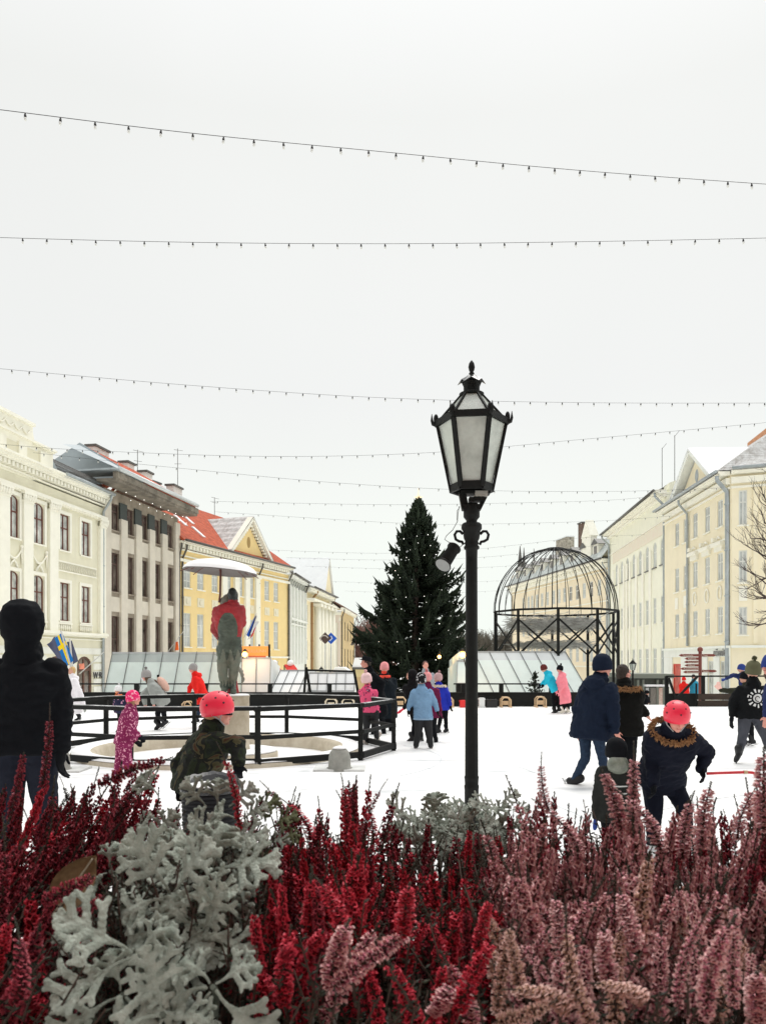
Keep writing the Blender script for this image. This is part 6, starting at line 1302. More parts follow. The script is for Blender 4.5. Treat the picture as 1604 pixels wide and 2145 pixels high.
person('child in royal blue jacket with cream hood and mauve pompom hat', 15.9, 1.42, (917,1421), (926,1482), -.5, [(906,1452,.1),(908,1470,.1)], [(938,1456,-.05),(943,1478,-.05)], [(922,1505),(918,1530),(910,1533)], [(933,1503,.05),(935,1528,.05)], royal, blkt, jl=.06, bulk=1.08, hat='pompom', hatm=mauve, fur=furpale, faceyaw=-1.0, glove=blk, skinm=skin)
person('child in pale blue hooded jacket and black and white patterned hat, seen from behind', 13.1, 1.30, (882,1425), (886,1500), 0, [(860,1470,.0),(855,1486,.0),(853,1500,0)], [(910,1472,0),(915,1488,.0),(919,1502,0)], [(876,1535,.0),(871,1562,.02)], [(898,1535,.0),(902,1562,.02)], paleblue, charcoal, jl=.06, bulk=1.18, hat='beanie', hatm=zebra, glove=blk, hood=True, headsc=1.22, trw=1.45, hem=fabric('pale_blue_hem', (.28,.42,.58)), vox=.011)
person('distant adult with dark hair and a grey hooded cape in front of the spruce', 21, 1.75, (891,1394), (893,1450), PI-.2, [(880,1430),(882,1448)], [(905,1430),(903,1448)], [(889,1478),(888,1502)], [(897,1478),(898,1502)], fabric('grey_cape', (.30,.32,.35)), blkt, jl=.3, bulk=1.2, hair=mat('dark_red_hair', (.09,.03,.025), .7), skinm=skin_red, glove=blk)
# skaters in turquoise and pink
person('skater in turquoise jacket and maroon striped hat bending forward to the left', 22, 1.55, (1139,1401), (1163,1443), -D90, [(1144,1424,.1),(1133,1434,.05)], [(1150,1424,-.22),(1140,1434,-.2)], [(1158,1466),(1162,1490),(1156,1493)], [(1166,1466,.05),(1171,1486,.1)], turq, blkt, jl=.06, bulk=1.12, hat='beanie', hatm=maroonk, faceyaw=-D90, facepitch=-.5, glove=blk, hood=True, trw=1.2)
person('girl in long pink hooded coat and black pompom hat with white skates', 21.8, 1.46, (1172,1402), (1183,1452), -1.1, [(1166,1434,.12),(1166,1446,.05)], [(1177,1436,-.2),(1172,1450,-.25)], [(1181,1478),(1180,1489)], [(1190,1478),(1190,1489)], pinkc, blkt, jl=.30, bulk=1.15, hat='pompom', hatm=blk, faceyaw=-1.4, hood=True, flare=1.12, glove=pinkc, shoem=mat('white_skate', (.75,.72,.62), .5), skinm=skin_red)
# couple on the right
person('woman in long navy coat and navy hat pushing off on one skate', 9.2, 1.72, (1262,1397), (1238,1526), .95, [(1210,1488,.1),(1212,1528,.1)], [(1284,1480,-.22),(1288,1532,-.26),(1296,1546,-.28)], [(1226,1590,.02),(1200,1638,.1),(1210,1656,.08)], [(1262,1590,-.05),(1266,1648,-.1)], navy, jeans, jl=.14, bulk=1.34, hat='beanie', hatm=navy, faceyaw=1.15, facepitch=-.1, hood=True, flare=1.1, vox=.010, skinm=skin_red, headsc=1.12, trw=.95)
person('person in black parka with brown fur collar reaching out a hand to the right', 9.9, 1.70, (1306,1410), (1308,1524), .35, [(1284,1480,.1),(1282,1530,.1)], [(1336,1478,-.02),(1352,1496,-.05),(1360,1506,-.05)], [(1304,1590,.05),(1302,1650,.05)], [(1322,1590,-.05),(1326,1650,-.0)], fabric('black_parka', (.007,.007,.006)), blkt, jl=.1, bulk=1.28, hair=dkbrownhair, faceyaw=1.1, fur=MATS['fur_brown'], vox=.011, skinm=skin_red, hatm=None, curl=.3)
# toddler in hooded snowsuit, back view
def refl(root, J):
    s = J['s']; m = MB(); c = J['chest']-J['f']*.175*J['B']
    for z in (.0, -.10): m.tube([c+J['r']*k*.10*s+J['up']*z*s+J['f']*abs(k)*.03*s for k in (-1,-.5,0,.5,1)], .010*s, 5)
    m.build('reflective_stripe', mat('reflector', (.6,.62,.6), .3), root, world=True)
    m = MB(); m.ell(J['nb']-J['f']*.10*s+J['up']*.06*s, (.15*s,.11*s,.15*s), 18, 12); m.build('hood', mat('shiny_olive_cloth', (.10,.12,.09), .3, var=.4, vs=9, bump=.6, bs=9, col2=(.28,.31,.25), spec=.6), root, world=True)
person('small child in grey and black snowsuit with a shiny olive hood, seen from behind', 6.0, .98, (1290,1577), (1286,1708), 0, [(1252,1672,.0),(1248,1712,-.02)], [(1326,1672,.0),(1328,1712,-.02)], [(1276,1760),(1274,1798)], [(1298,1760),(1300,1798)], fabric('two_tone_grey', (.022,.024,.022)), blkt, jl=.04, bulk=1.40, hat='beanie', hatm=blk, glove=fabric('blue_glove', (.03,.06,.25)), headsc=1.5, extra=refl, vox=.009, trw=1.3, mitten=True)
# child with helmet and red handle
person('bending child in navy suit, brown fur collar and pink helmet, gripping a red bar', 6.2, 1.28, (1417,1506), (1384,1626), PI, [(1366,1596,-.22),(1368,1646,-.36)], [(1480,1576,-.22),(1468,1612,-.28),(1476,1632,-.34)], [(1370,1700,-.03),(1366,1775,.05)], [(1432,1690,-.08),(1440,1775,.02)], fabric('dark_navy', (.007,.009,.018)), MATS['fabric_dark_navy'], jl=.05, bulk=1.38, hat='helmet', hatm=helmetm, glove=blk, vox=.0085, faceyaw=PI+.1, facepitch=-.42, headsc=1.12, skinm=skin_red, hdz=-.46, fur='collar', trw=1.5, curl=1.2, sh=1.05)
p0 = W(1478,1620,5.84)
rd = thing('push_bar', 'red metal push bar held by the child in the pink helmet on the right', 'push bar', (p0.x, p0.y, 0)); Zp = 5.84
MB().tube([W(1480,1621,Zp), W(1500,1620,Zp), W(1560,1618,Zp), W(1576,1619,Zp), W(1588,1624,Zp+.02), W(1600,1640,Zp+.1), W(1606,1700,Zp+.2), W(1608,1800,Zp+.3)], .011, 10).build('bar', mat('red_metal', (.55,.02,.03), .35, spec=.5), rd, world=True)
MB().tube([W(1557,1618,Zp), W(1565,1618,Zp)], .0135, 10).build('tape', mat('tan_tape', (.5,.35,.2), .6), rd, world=True)
MB().tube([W(1608,1805,Zp+.3), W(1400,1812,Zp+.45)], .012, 8).build('runner', mat('red_metal'), rd, world=True)
# man with round emblem
def emblem(root, J):
    s = J['s']; c = J['chest']-J['f']*(.150*J['B']+.012)-J['up']*.03*s; r, u, f = J['r'], J['up'], J['f']; m = MB()
    def q(a, R_, d=0): return c+r*math.cos(a)*R_+u*math.sin(a)*R_-f*d+f*(abs(math.cos(a))*R_*.28)
    n = 28; pts = [q(2*PI*k/n, .062*s) for k in range(n)]; m.add([c-f*.004]+pts, [(0, 1+(k+1)%n, 1+k) for k in range(n)])
    for k in range(13):
        a = 2*PI*k/13; w_ = (.10 if k % 3 else .15); R2 = (.125 if k % 2 else .14)*s; m.add([q(a-w_,.085*s), q(a+w_,.085*s), q(a+w_,R2), q(a-w_,R2)], [(0,1,2,3)])
    m.build('emblem', logo_m, root, world=True); m = MB(); m.tube([q(a_, .018*s+.006*s*a_, .006) for a_ in [k*.45 for k in range(12)]], .006*s, 5); m.build('emblem_curl', blk, root, world=True)
person('man in black jacket with round white emblem on the back and olive pompom hat', 11.2, 1.76, (1577,1406), (1573,1498), 0, [(1536,1470,.05),(1533,1500,.02),(1530,1520,0)], [(1612,1470,.0),(1618,1510,.0)], [(1556,1540,.0),(1547,1578,.0),(1540,1592,-.08)], [(1604,1545,.05),(1622,1600,.1)], fabric('black_jacket', (.007,.008,.009)), steelgrey, jl=.05, bulk=1.12, hat='pompom', hatm=olive, glove=blk, vox=.011, extra=emblem, headsc=1.08, trw=1.15, shoem=mat('boot_black'))
person('small skater in dark blue hat reaching an arm left, behind the man with the emblem', 17.5, 1.35, (1552,1401), (1566,1462), -1.2, [(1536,1414,.0),(1520,1422,-.1)], [(1570,1430,-.1),(1572,1450,-.1)], [(1562,1488),(1560,1522)], [(1570,1488),(1573,1522)], bluedark, blkt, jl=.1, bulk=1.1, hat='beanie', hatm=bluehat, glove=bluehat, mitten=True, skinm=skin)
person('person at the right edge in navy jacket, long brown hair and blue hat', 9.6, 1.72, (1614,1395), (1640,1505), -1.2, [(1610,1470,.0),(1606,1500,-.1)], [(1655,1460,-.1),(1655,1500,-.1)], [(1622,1570),(1618,1640)], [(1640,1570),(1644,1640)], bluedark, blkt, jl=.08, bulk=1.2, hat='beanie', hatm=bluehat, hair=mat('brown_hair'), nodh=True, faceyaw=-1.9, vox=.011, skinm=skin_red, headsc=1.1)
person('skater holding up a pale pink mitten, half hidden by the man with the emblem', 13.5, 1.45, (1560,1420), (1566,1480), -1.3, [(1532,1448,.0),(1508,1446,-.05),(1504,1432,-.05)], [(1575,1450),(1575,1470)], [(1560,1515),(1558,1552)], [(1572,1515),(1575,1552)], fabric('dark_olive', (.03,.032,.022)), blkt, jl=.05, bulk=1.1, hat='beanie', hatm=blk, glove=fabric('pale_pink_mitten', (.88,.55,.48)), mitten=True)
# far figures
person('far child in red by the red display, behind the plank barrier', 28.5, 1.3, (1432,1424), (1433,1452), PI, [(1427,1440),(1426,1450)], [(1439,1440),(1441,1450)], [(1430,1468),(1429,1484)], [(1436,1468),(1437,1484)], redj, redj, bulk=1.3, hat='beanie', hatm=redj, feet_z=-.7)
person('far person in turquoise blue coat behind the plank barrier beside the signpost', 28.8, 1.45, (1453,1418), (1454,1452), 2.6, [(1448,1438),(1447,1450)], [(1460,1438),(1461,1450)], [(1451,1470),(1451,1488)], [(1457,1470),(1457,1488)], fabric('sea_blue', (.03,.28,.42)), blkt, bulk=1.2, jl=.2, hair=dkbrownhair, feet_z=-.7)
person('small dark figure in front of the grey-green kiosk', 27.5, 1.25, (1355,1452), (1352,1470), 2.2, [(1347,1466),(1348,1474)], [(1358,1464),(1360,1472)], [(1349,1480),(1348,1490)], [(1354,1480),(1355,1490)], blk, blkt, bulk=1.3, hat='beanie', hatm=blk, feet_z=-.3)
# ================================================================ PLANTER in the foreground
plw = mat('dark_planter_wood', (.03,.022,.016), .7, var=.3, vs=5, bump=.3)
SOIL = 1.02
pl = thing('planter', 'dark raised planter box filled with heather and silver-leaved plants in the foreground', 'planter', (0, .75, 0))
MB().bx(-1.05,1.05,-.37,-.34,.72,1.06).build('board', plw, pl); MB().bx(-1.05,1.05,.42,.45,.72,1.06).build('board', plw, pl)
for sg in (-1, 1): MB().bx(sg*1.05-.015,sg*1.05+.015,-.339,.419,.72,1.06).build('end_board', plw, pl)
for sx in (-.95, .95):
    for sy in (-.3, .38): MB().bx(sx-.03,sx+.03,sy-.03,sy+.03,0,.719).build('leg', plw, pl)
MB().bx(-1.03,1.03,-.335,.415,.73,SOIL).build('soil', mat('dark_soil', (.018,.012,.008), .95, var=.5, vs=30, bump=.8, bs=40), pl)
# heather florets, in several colours
def petal(n, c, c2): return (mat('heather_'+n, c, .6, var=.35, vs=90, col2=c2, spec=.25), mat('heather_'+n+'_tip', tuple(lerp(x, y, .8) for x, y in zip(c2, (.75,.50,.46))) if n not in ('crimson','wine') else tuple(lerp(x, y, .45) for x, y in zip(c2, (.62,.10,.13))), .5, var=.3, vs=120, spec=.4))[0]
h_crim = petal('crimson', (.20,.004,.014), (.74,.025,.06)); h_wine = petal('wine', (.085,.006,.016), (.26,.025,.045)); h_pink = petal('dusty_pink', (.50,.12,.17), (.92,.42,.47)); h_rose = petal('rose', (.46,.08,.14), (.82,.30,.36)); h_tan = petal('tan', (.42,.20,.13), (.78,.50,.36)); h_green = mat('heather_leaf', (.010,.016,.008), .7, var=.5, vs=40, col2=(.035,.042,.018)); h_stem = mat('heather_stem', (.05,.025,.015), .8)
def spike(seed, L_, W_, dens, tip=.16, bend=.1):
    """one flowering stem: whorls of small bell-shaped florets, leafy green tip; grows along +Z"""
    r_ = random.Random(seed); m = MB(); bx_, by_ = r_.uniform(-bend,bend), r_.uniform(-bend,bend)
    def ax(t): return Vector((bx_*t*t*L_, by_*t*t*L_, t*L_))
    m.tube([ax(k/6) for k in range(7)], [.0014,.0013,.0012,.001,.0008,.0007,.0004], 5, 2)
    n = int(L_*1000*dens*.80)
    for k in range(n):
        t = k/n
        w_ = W_*(1-.35*max(0, (t-.6)/.4))*(.8+.4*r_.random())*(.55+.45*min(1, t*6))*(1-.45*t**1.4)
        a = k*2.399+r_.uniform(-.3,.3); p = ax(t); o = Vector((math.cos(a), math.sin(a), 0))
        if t > 1-tip:
            if r_.random() < .8: spindle(m, p, p+o*w_*.42+Vector((0,0,w_*r_.uniform(.55,1.0))), .0011, 1)
            continue
        up_ = r_.uniform(-.15,.75); base_ = p+o*.0012; e_ = base_+o*w_*.86+Vector((0,0,up_*w_)); d_ = (e_-base_); ln = d_.length; d_ = d_/ln
        u = d_.cross(Vector((0,0,1))).normalized(); v = d_.cross(u); rad = .0016*(W_/.0065)*r_.uniform(.75,1.25); q1 = base_+d_*ln*.32; q2 = base_+d_*ln*.75
        # bell: narrow foot, swollen middle, flared four-lobed mouth
        vs = [base_]+[q1+(u*math.cos(j*PI/2)+v*math.sin(j*PI/2))*rad for j in range(4)]+[q2+(u*math.cos(j*PI/2+.4)+v*math.sin(j*PI/2+.4))*rad*.9 for j in range(4)]+[e_+(u*math.cos(j*PI/2+.4)+v*math.sin(j*PI/2+.4))*rad*1.45 for j in range(4)]
        fs_ = [(0,1+j,1+(j+1)%4) for j in range(4)]+[(1+j,1+(j+1)%4,5+(j+1)%4,5+j) for j in range(4)]
        m.add(vs[:9], fs_, 0, True); m.add([vs[5+j] for j in range(4)]+[vs[9+j] for j in range(4)]+[e_-d_*ln*.1], [(0,1,4),(4,1,5),(1,2,5),(5,2,6),(2,3,6),(6,3,7),(3,0,7),(7,0,4)], 3)
        if r_.random() < .25: spindle(m, p, p+o*w_*.8+Vector((0,0,-w_*.3)), .0008, 1)
    return m
VAR = [spike(20+i, (.115,.13,.10,.145,.12,.09)[i], (.0065,.006,.007,.0058,.0068,.0062)[i], (1.25,1.05,1.35,1.0,1.2,1.3)[i], (.12,.2,.08,.22,.14,.06)[i], (.1,.25,.15,.2,.3,.1)[i]) for i in range(6)]
MESHES = {}
def smesh(i, m_):
    k = (i, m_.name)
    if k not in MESHES: MESHES[k] = VAR[i].mesh('flower_spike', [m_, h_green, h_stem, MATS.get(m_.name+'_tip', m_)])
    return MESHES[k]
rh = random.Random(31)
def place_spike(root, base, tip, m_, vi=None, wsc=1.0):
    d = tip-base; l = d.length; vi = rh.randrange(6) if vi is None else vi; L0 = (.115,.13,.10,.145,.12,.09)[vi]; zax = d/l; x = Vector((rh.uniform(-1,1), rh.uniform(-1,1), .01)).cross(zax).normalized(); y = zax.cross(x)
    M = Matrix((x, y, zax)).transposed().to_4x4(); o = bpy.data.objects.new('flower_spike', smesh(vi, m_)); COL.objects.link(o); o.parent = root
    wq = wsc*rh.uniform(.78,1.25)*(.88 if tip.y > .65 else 1); o.matrix_local = Matrix.Translation(base-root.location) @ M @ Matrix.Diagonal((wq, wq, l/L0, 1)); return o
def foliage(root, x0, x1, y0, y1, z0, z1, n, lean=(0,0)):
    m = MB()
    for i in range(n):
        x, y, z = rh.uniform(x0,x1), rh.uniform(y0,y1), rh.uniform(z0,z1); b_ = Vector((x,y,z)); l = rh.uniform(.03,.06); d = Vector((rh.gauss(0,.35)+lean[0], rh.gauss(0,.35), 1)).normalized(); m.tube([b_, b_+d*l], [.0012,.0006], 4, 1)
        for k in range(9):
            p = b_+d*l*(k+.5)/9; a = k*2.4+i; o = Vector((math.cos(a), math.sin(a), .5)).normalized(); spindle(m, p, p+o*.007, .0012, 0)
    return m.build('foliage', [h_green, h_stem], root, world=True)
def heather(label, px0, px1, tipfn, rows, mats, lean=0, xr=None):
    """rows: (count, depth, depth spread, length range, drop of the tips in photo pixels)"""
    c = W((px0+px1)/2, 0, .62); root = thing('heather_plant', label, 'heather', (c.x, .66, SOIL), group='heather plants in the planter'); tot = 0
    for cnt, Y, ys_, lr, drop, msel, spread in rows:
        for i in range(cnt):
            px = px0+(px1-px0)*(i+rh.random())/cnt; y = Y+rh.uniform(-ys_, ys_); py = tipfn(px)+drop+rh.uniform(-28, 34); tip = W(px, py, y); l = rh.uniform(*lr)
            d = Vector((lean+rh.gauss(0,.13*spread), rh.gauss(-.05,.16)*spread, 1)).normalized(); m_ = rh.choices(mats, msel)[0]; place_spike(root, tip-d*l, tip, m_); tot += 1
    x0, x1 = W(px0,0,.62).x, W(px1,0,.66).x; foliage(root, x0, x1, .50, .95, 1.10, 1.27, int(900*(x1-x0)/.2), (lean,0))
    MB().tube([(c.x,.66,SOIL-.01),(c.x,.66,SOIL+.06)], [.012,.009], 8).build('stem', h_stem, root, world=True)
    m = MB()
    for i in range(40):
        x = rh.uniform(x0, x1); y = rh.uniform(.5,.85); m.tube([(lerp(c.x,x,.3),.66,SOIL),(lerp(c.x,x,.8),y,1.12),(x+lean*.05,y,1.24)], [.002,.0016,.001], 5)
    m.build('stems', h_stem, root, world=True); return root
def interp(tab):
    def f(px):
        for (a, ya), (b_, yb) in zip(tab, tab[1:]):
            if px <= b_: return lerp(ya, yb, max(0, (px-a)/(b_-a)))
        return tab[-1][1]
    return f
Ltip = interp([(-120,1650),(60,1680),(120,1655),(200,1640),(280,1615),(340,1640),(400,1700)])
Ctip = interp([(480,1700),(560,1700),(600,1655),(650,1700),(735,1640),(790,1660),(840,1740),(960,1730),(1040,1740)])
Rtip = interp([(1040,1740),(1080,1690),(1120,1640),(1200,1715),(1260,1720),(1300,1690),(1340,1650),(1400,1700),(1450,1690),(1520,1710),(1580,1660),(1604,1630),(1700,1600)])
heather('wine-red heather leaning right at the far left edge of the planter', -140, 130, Ltip, [(26,.86,.05,(.11,.15),-10,(1,3,0),1.3),(34,.70,.05,(.11,.15),90,(1,3,0),1.6),(16,.60,.04,(.10,.14),210,(1,3,0),1.8),(8,.56,.03,(.08,.11),330,(1,2,0),2.0)], [h_crim, h_wine, h_pink], lean=.45)
heather('wine-red heather with long stems reaching up between the man and the silver leaves', 110, 400, Ltip, [(34,.90,.06,(.10,.15),10,(1,5,0),1.6),(26,.78,.05,(.10,.14),70,(1,4,0),1.6),(18,.68,.05,(.09,.13),220,(1,4,0),1.6),(14,.64,.04,(.08,.12),340,(1,3,0),1.6)], [h_crim, h_wine, h_pink], lean=.4)
heather('crimson heather beside the silver leaves, left centre of the planter', 500, 760, Ctip, [(26,.84,.05,(.10,.14),0,(1,2,0),.8),(28,.70,.04,(.10,.14),75,(3,1,0),.8),(16,.60,.04,(.09,.12),160,(5,1,0),1),(4,.54,.03,(.05,.08),270,(3,0,1),1.8)], [h_crim, h_wine, h_rose], lean=0)
heather('crimson heather below the lamp post, right centre of the planter', 740, 1060, Ctip, [(22,.84,.05,(.10,.14),5,(1,2,0),.8),(30,.70,.04,(.10,.13),75,(4,1,0),.8),(20,.60,.04,(.09,.12),160,(5,1,1),1),(6,.53,.03,(.06,.09),260,(3,0,2),1.8)], [h_crim, h_wine, h_rose], lean=.05)
heather('dusty pink heather with tan lower florets, right of the crimson ones', 1050, 1270, Rtip, [(22,.80,.05,(.11,.15),0,(4,1,0),.7),(28,.68,.04,(.11,.15),70,(5,1,0),.8),(22,.60,.04,(.10,.13),150,(6,0,1),1),(11,.54,.03,(.08,.11),270,(3,0,2),1.8)], [h_pink, h_wine, h_tan], lean=.03)
heather('tall dusty pink heather in front of the toddler and the child in the pink helmet', 1250, 1480, Rtip, [(24,.80,.05,(.12,.16),0,(4,1,0),.7),(28,.68,.04,(.12,.15),70,(5,1,0),.7),(22,.60,.04,(.09,.13),150,(8,0,1),.9),(6,.54,.03,(.07,.09),250,(3,0,2),1.6)], [h_pink, h_wine, h_tan], lean=0)
heather('dusty pink heather at the right edge of the planter', 1460, 1720, Rtip, [(26,.80,.05,(.12,.15),0,(4,1,0),.7),(28,.68,.04,(.12,.15),70,(5,1,0),.8),(20,.60,.04,(.09,.13),160,(5,0,1),.9),(8,.54,.03,(.08,.10),290,(3,0,2),1.6)], [h_rose if False else h_pink, h_wine, h_tan], lean=0)
# stems placed one by one: the tall ones that stand clear against the snow, the drooping ones in front
hp = [o for o in bpy.data.objects if o.name.startswith('heather_plant')]
def lone(i, px0, py0, px1, py1, Y, m_, vi=None, wsc=1): place_spike(hp[i], W(px0,py0,Y), W(px1,py1,Y), m_, vi, wsc)
lone(1, 88,1650, 126,1468, .80, h_wine, 3); lone(1, 20,1720, 60,1575, .70, h_wine, 5, .8); lone(1, 205,1645, 352,1570, .78, h_wine, 0); lone(1, 240,1720, 300,1600, .8, h_wine, 1); lone(1, 145,1735, 158,1628, .9, h_green, 3, .6); lone(1, 112,1735, 132,1640, .9, h_green, 3, .6); lone(2, 500,1745, 508,1555, .70, h_crim, 3, .9); lone(2, 515,1790, 530,1650, .72, h_wine, 1, .8)
lone(2, 600,1740, 606,1638, .75, h_wine, 3); lone(2, 650,1760, 656,1668, .75, h_crim, 3); lone(3, 728,1770, 730,1628, .72, h_crim, 3); lone(3, 760,1770, 766,1630, .72, h_wine, 3, .8); lone(3, 782,1780, 786,1682, .72, h_crim, 1)
lone(4, 1150,1700, 1106,1598, .66, h_pink, 3, 1.0); lone(5, 1325,1740, 1331,1560, .66, h_pink, 3, 1.1); lone(5, 1300,1740, 1284,1605, .66, h_pink, 0, 1.1); lone(4, 1215,1800, 1200,1668, .66, h_pink, 3); lone(5, 1385,1790, 1376,1640, .64, h_pink, 3, .9); lone(5, 1470,1780, 1466,1640, .62, h_pink, 0, 1.1); lone(6, 1545,1760, 1540,1640, .66, h_pink, 3, .9); lone(6, 1600,1740, 1596,1560, .6, h_pink, 0, 1.1); lone(6, 1430,1800, 1425,1665, .66, h_pink, 1)
for (i, a, b_, c_, d_, Y, m_) in ((2,690,2068,720,1890,.50,h_rose),(2,700,2070,845,1935,.49,h_rose),(3,845,1960,850,1840,.50,h_crim),(3,720,1960,706,1850,.50,h_crim),(2,590,1990,612,2010,.50,h_crim),(3,940,2070,912,2150,.50,h_rose),(3,960,2120,1010,1960,.50,h_crim),(3,1000,1990,1020,1880,.52,h_crim),(4,1040,2120,1062,1930,.50,h_tan),(4,1090,2090,1075,1940,.49,h_tan),(4,1240,2140,1120,1980,.48,h_tan),(4,1190,2120,1130,2020,.48,h_tan),(4,1040,2140,1160,2130,.47,h_tan),(4,1280,2060,1240,1950,.50,h_pink),(5,1420,2110,1410,1890,.47,h_rose),(5,1480,2130,1470,1890,.46,h_rose),(5,1535,2110,1530,1900,.47,h_pink),(6,1590,2140,1575,2010,.48,h_pink),(4,1345,2100,1310,2030,.48,h_tan),(4,1180,2010,1160,1880,.5,h_pink),(5,1330,1990,1300,1870,.51,h_pink),(0,30,2100,95,1990,.50,h_wine),(1,90,1890,190,1840,.56,h_wine),(1,120,1940,235,1890,.56,h_wine)):
    lone(i, a, b_, c_, d_, Y, m_, None, .9)
# ---- silver-leaved plants
silver = mat('silver_felt', (.20,.24,.19), .9, var=.25, vs=22, bump=.4, bs=220, spec=.12, col2=(.54,.58,.50), sheen=.1)
silver2 = mat('silver_felt_olive', (.12,.13,.07), .9, var=.3, vs=30, bump=.4, bs=200, spec=.15)
def leafmesh(seed, L_=.075, curl=.35):
    """deeply lobed, thick felted leaf along +Y, face up"""
    r_ = random.Random(seed); m = MB(); 
    def q(x, y): # bends down along the length, edges curl up
        t = y/L_; return Vector((x, y*math.cos(t*curl), -t*t*curl*L_*.55+abs(x)*.25*r_.uniform(.8,1.2)))
    def flat(a, b, ra, rb):
        k = 4
        for i in range(k+1):
            t = i/k; c = a.lerp(b, t); w_ = lerp(ra, rb, t); m.ell(c, (w_, w_, .0015), 10, 5)
    mid = [q(0.002*math.sin(i*1.1), L_*i/8) for i in range(9)]
    for i in range(8): flat(mid[i], mid[i+1], (.0022,.0024,.003,.005,.0065,.0075,.008,.008)[i], (.0024,.003,.005,.0065,.0075,.008,.008,.0075)[i])
    for i, y in enumerate((.44,.64,.84)):
        for sg in (-1, 1):
            y0 = L_*(y+.03*sg); ln = L_*(.30,.33,.24)[i]*r_.uniform(.9,1.15); an = (.55,.75,1.0)[i]+r_.uniform(-.12,.12); tw = r_.uniform(-.005,.007)
            e_ = (sg*ln*math.cos(an)*1.15, y0+ln*math.sin(an)); a = q(0, y0); b_ = q(*e_)+Vector((0,0,tw)); flat(a, b_, .0058, .0062)
            for s2 in (-1, 1):
                an2 = an+s2*.62; l2 = ln*(.46 if i < 2 else .34)*r_.uniform(.8,1.15); e2 = (e_[0]+sg*l2*math.cos(an2), e_[1]+l2*math.sin(an2)); flat(b_, q(*e2)+Vector((0,0,tw*1.4)), .0052, .0042)
    for an in (-.6, 0, .6): e2 = (math.sin(an)*L_*.15, L_+math.cos(an)*L_*.13); flat(q(0, L_*.98), q(*e2), .0060, .0042)
    co, fs = remesh(m, .0010, 2, .4); b_ = MB(); b_.v = [tuple(c) for c in co]; b_.f = fs; b_.m = [0]*len(fs); b_.sm = [True]*len(fs); return b_
LV = [leafmesh(1, .075, .35), leafmesh(2, .070, .7), leafmesh(3, .08, .15), leafmesh(4, .065, 1.0)]
LM = {}
def leaf(root, base, yd, nrm, sc=1, m_=None, vi=None):
    m_ = m_ or silver; vi = rh.randrange(4) if vi is None else vi; k = (vi, m_.name)
    if k not in LM: LM[k] = LV[vi].mesh('leaf', m_)
    y = Vector(yd).normalized(); z = Vector(nrm); z = (z-y*z.dot(y)).normalized(); x = y.cross(z)
    o = bpy.data.objects.new('leaf', LM[k]); COL.objects.link(o); o.parent = root; o.matrix_local = Matrix.Translation(Vector(base)-root.location) @ Matrix((x, y, z)).transposed().to_4x4() @ Matrix.Scale(sc, 4); return o
sv = thing('silver_plant', 'silver felted dusty plant with big lobed leaves, left of the crimson heather', 'plant', (W(380,0,.66).x, .66, SOIL), group='silver-leaved plants')
def rosette(root, px, py, Y, n, sc, tilt=.5, m_=None, spread=2*PI, a0=0):
    c = W(px, py, Y); view = Vector((0,-1,.25)).normalized()
    for k in range(n):
        a = a0+spread*k/n+rh.uniform(-.3,.3); d = Vector((math.cos(a), -.25-.2*rh.random(), math.sin(a))); d = d.normalized(); nr = (view*1.0+Vector((0,0,.8))+d*-.3); leaf(root, c+d*.004, d, nr+Vector((rh.uniform(-.3,.3),0,rh.uniform(-.2,.2))), sc*.50*rh.uniform(.75,1.15), m_)
    return c
centers = []
for (px, py, Y, n, sc, a0) in ((462,1765,.70,3,1.0,.3),(325,1768,.74,3,.85,.9),(282,1745,.78,2,.75,1.2),(392,1790,.67,3,.9,.5),(232,1825,.66,3,.85,1.4),(445,1822,.60,6,1.15,3.3),(300,1850,.64,3,.9,1.6),(360,1878,.57,6,1.1,3.3),(420,1960,.56,5,1.05,3.4),(285,2002,.52,5,1.1,3.5),(445,2068,.51,5,1.15,3.2),(340,2125,.50,4,1.15,3.0),(235,1905,.60,4,.95,2.2),(345,1800,.66,4,.9,1.0),(480,1905,.60,3,.9,3.4),(350,1960,.56,4,.95,2.9),(255,2085,.52,3,1.0,3.6),(500,1720,.72,3,.9,.6),(545,1775,.72,3,.8,.6)):
    centers.append(rosette(sv, px, py, Y, n, sc, a0=a0))
for (px, py, Y) in ((560,1740,.72),(520,1720,.73),(585,1765,.7)): rosette(sv, px, py, Y, 2, .8, m_=silver2, a0=.8)
for (x0,y0,x1,y1,Y) in ((330,1665,290,1625,.76),(455,1690,450,1625,.72),(480,1690,520,1650,.72),(430,1690,405,1660,.72)):
    a = W(x0,y0,Y); b_ = W(x1,y1,Y-.01); leaf(sv, a, b_-a, Vector((0,-1,.6)), .4)
m = MB(); b0 = Vector((sv.location.x, .68, SOIL))
for c in centers: m.tube([b0+Vector((rh.uniform(-.04,.04),rh.uniform(-.04,.04),-.01)), b0.lerp(c, .55)+Vector((0,.03,.0)), c+Vector((0,.012,-.01)), c], [.004,.0035,.0028,.002], 6)
foliage(sv, W(200,0,.6).x, W(520,0,.6).x, .56, .78, 1.12, 1.30, 1500)
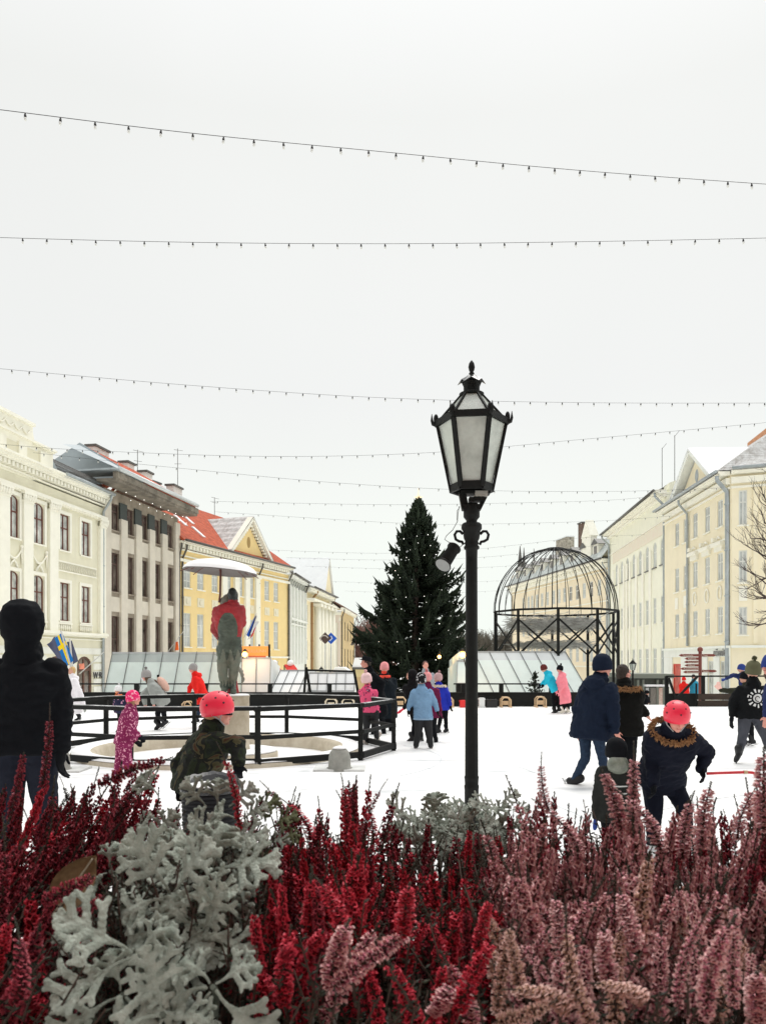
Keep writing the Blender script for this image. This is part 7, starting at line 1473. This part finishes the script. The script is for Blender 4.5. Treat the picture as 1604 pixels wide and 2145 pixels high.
m.build('stems', mat('silver_stem', (.12,.14,.11), .9, var=.3, vs=30), sv, world=True)
s2 = thing('silver_plant', 'smaller silver felted plant around the foot of the lamp post, behind the crimson heather', 'plant', (W(930,0,.98).x, .98, SOIL), group='silver-leaved plants')
cs2 = []
for k in range(17):
    px = 835+k*14.5+rh.uniform(-8,8); py = (1745-70*math.sin((px-820)/260*PI))+rh.uniform(-8,75)*(.9); cs2.append(rosette(s2, px, py+22, rh.uniform(.86,1.02), 4, rh.uniform(.72,.95), a0=rh.uniform(0,1.2)))
for (px, py) in ((1060,1700),(1065,1740),(1040,1690)): cs2.append(rosette(s2, px, py, .92, 3, .7, a0=.6))
m = MB(); b0 = Vector((s2.location.x, .96, SOIL))
for c in cs2: m.tube([b0, b0.lerp(c,.55)+Vector((0,.03,0)), c], [.004,.003,.002], 6)
m.build('stems', silver, s2, world=True)
for i, (px, py, Y, ang, sc) in enumerate(((160,1850,.60,.5,1.0),)):
    dl = thing('dry_leaf', 'large curled brown dead leaf lying among the wine-red heather', 'leaf', W(px,py,Y)[:]); m = MB(); n1, n2 = 8, 10; vs = []
    for i_ in range(n2+1):
        for j in range(n1+1):
            u, v = j/n1*2-1, i_/n2; w_ = .024*math.sin(PI*min(1,v*.9+.08))**.7; vs.append(Vector((u*w_, -.012*(u*u)-.006*math.sin(v*5), v*.075-.035)))
    M = Matrix.Rotation(.6, 3, 'Y') @ Matrix.Scale(.62, 3); vs = [M @ v for v in vs]; fs_ = [(i_*(n1+1)+j, i_*(n1+1)+j+1, (i_+1)*(n1+1)+j+1, (i_+1)*(n1+1)+j) for i_ in range(n2) for j in range(n1)]
    m.add(vs, fs_, 0, True); m.add([v+Vector((0,.0012,0)) for v in vs], [tuple(reversed(f)) for f in fs_], 0, True); m.build('blade', mat('dead_leaf', (.16,.09,.035), .7, var=.4, vs=60, col2=(.34,.23,.11)), dl); MB().tube([M @ Vector((0,-.003,-.05)), M @ Vector((0,-.003,.038))], [.0016,.0006], 6).build('midrib', mat('pale_rib', (.4,.36,.26), .7), dl)
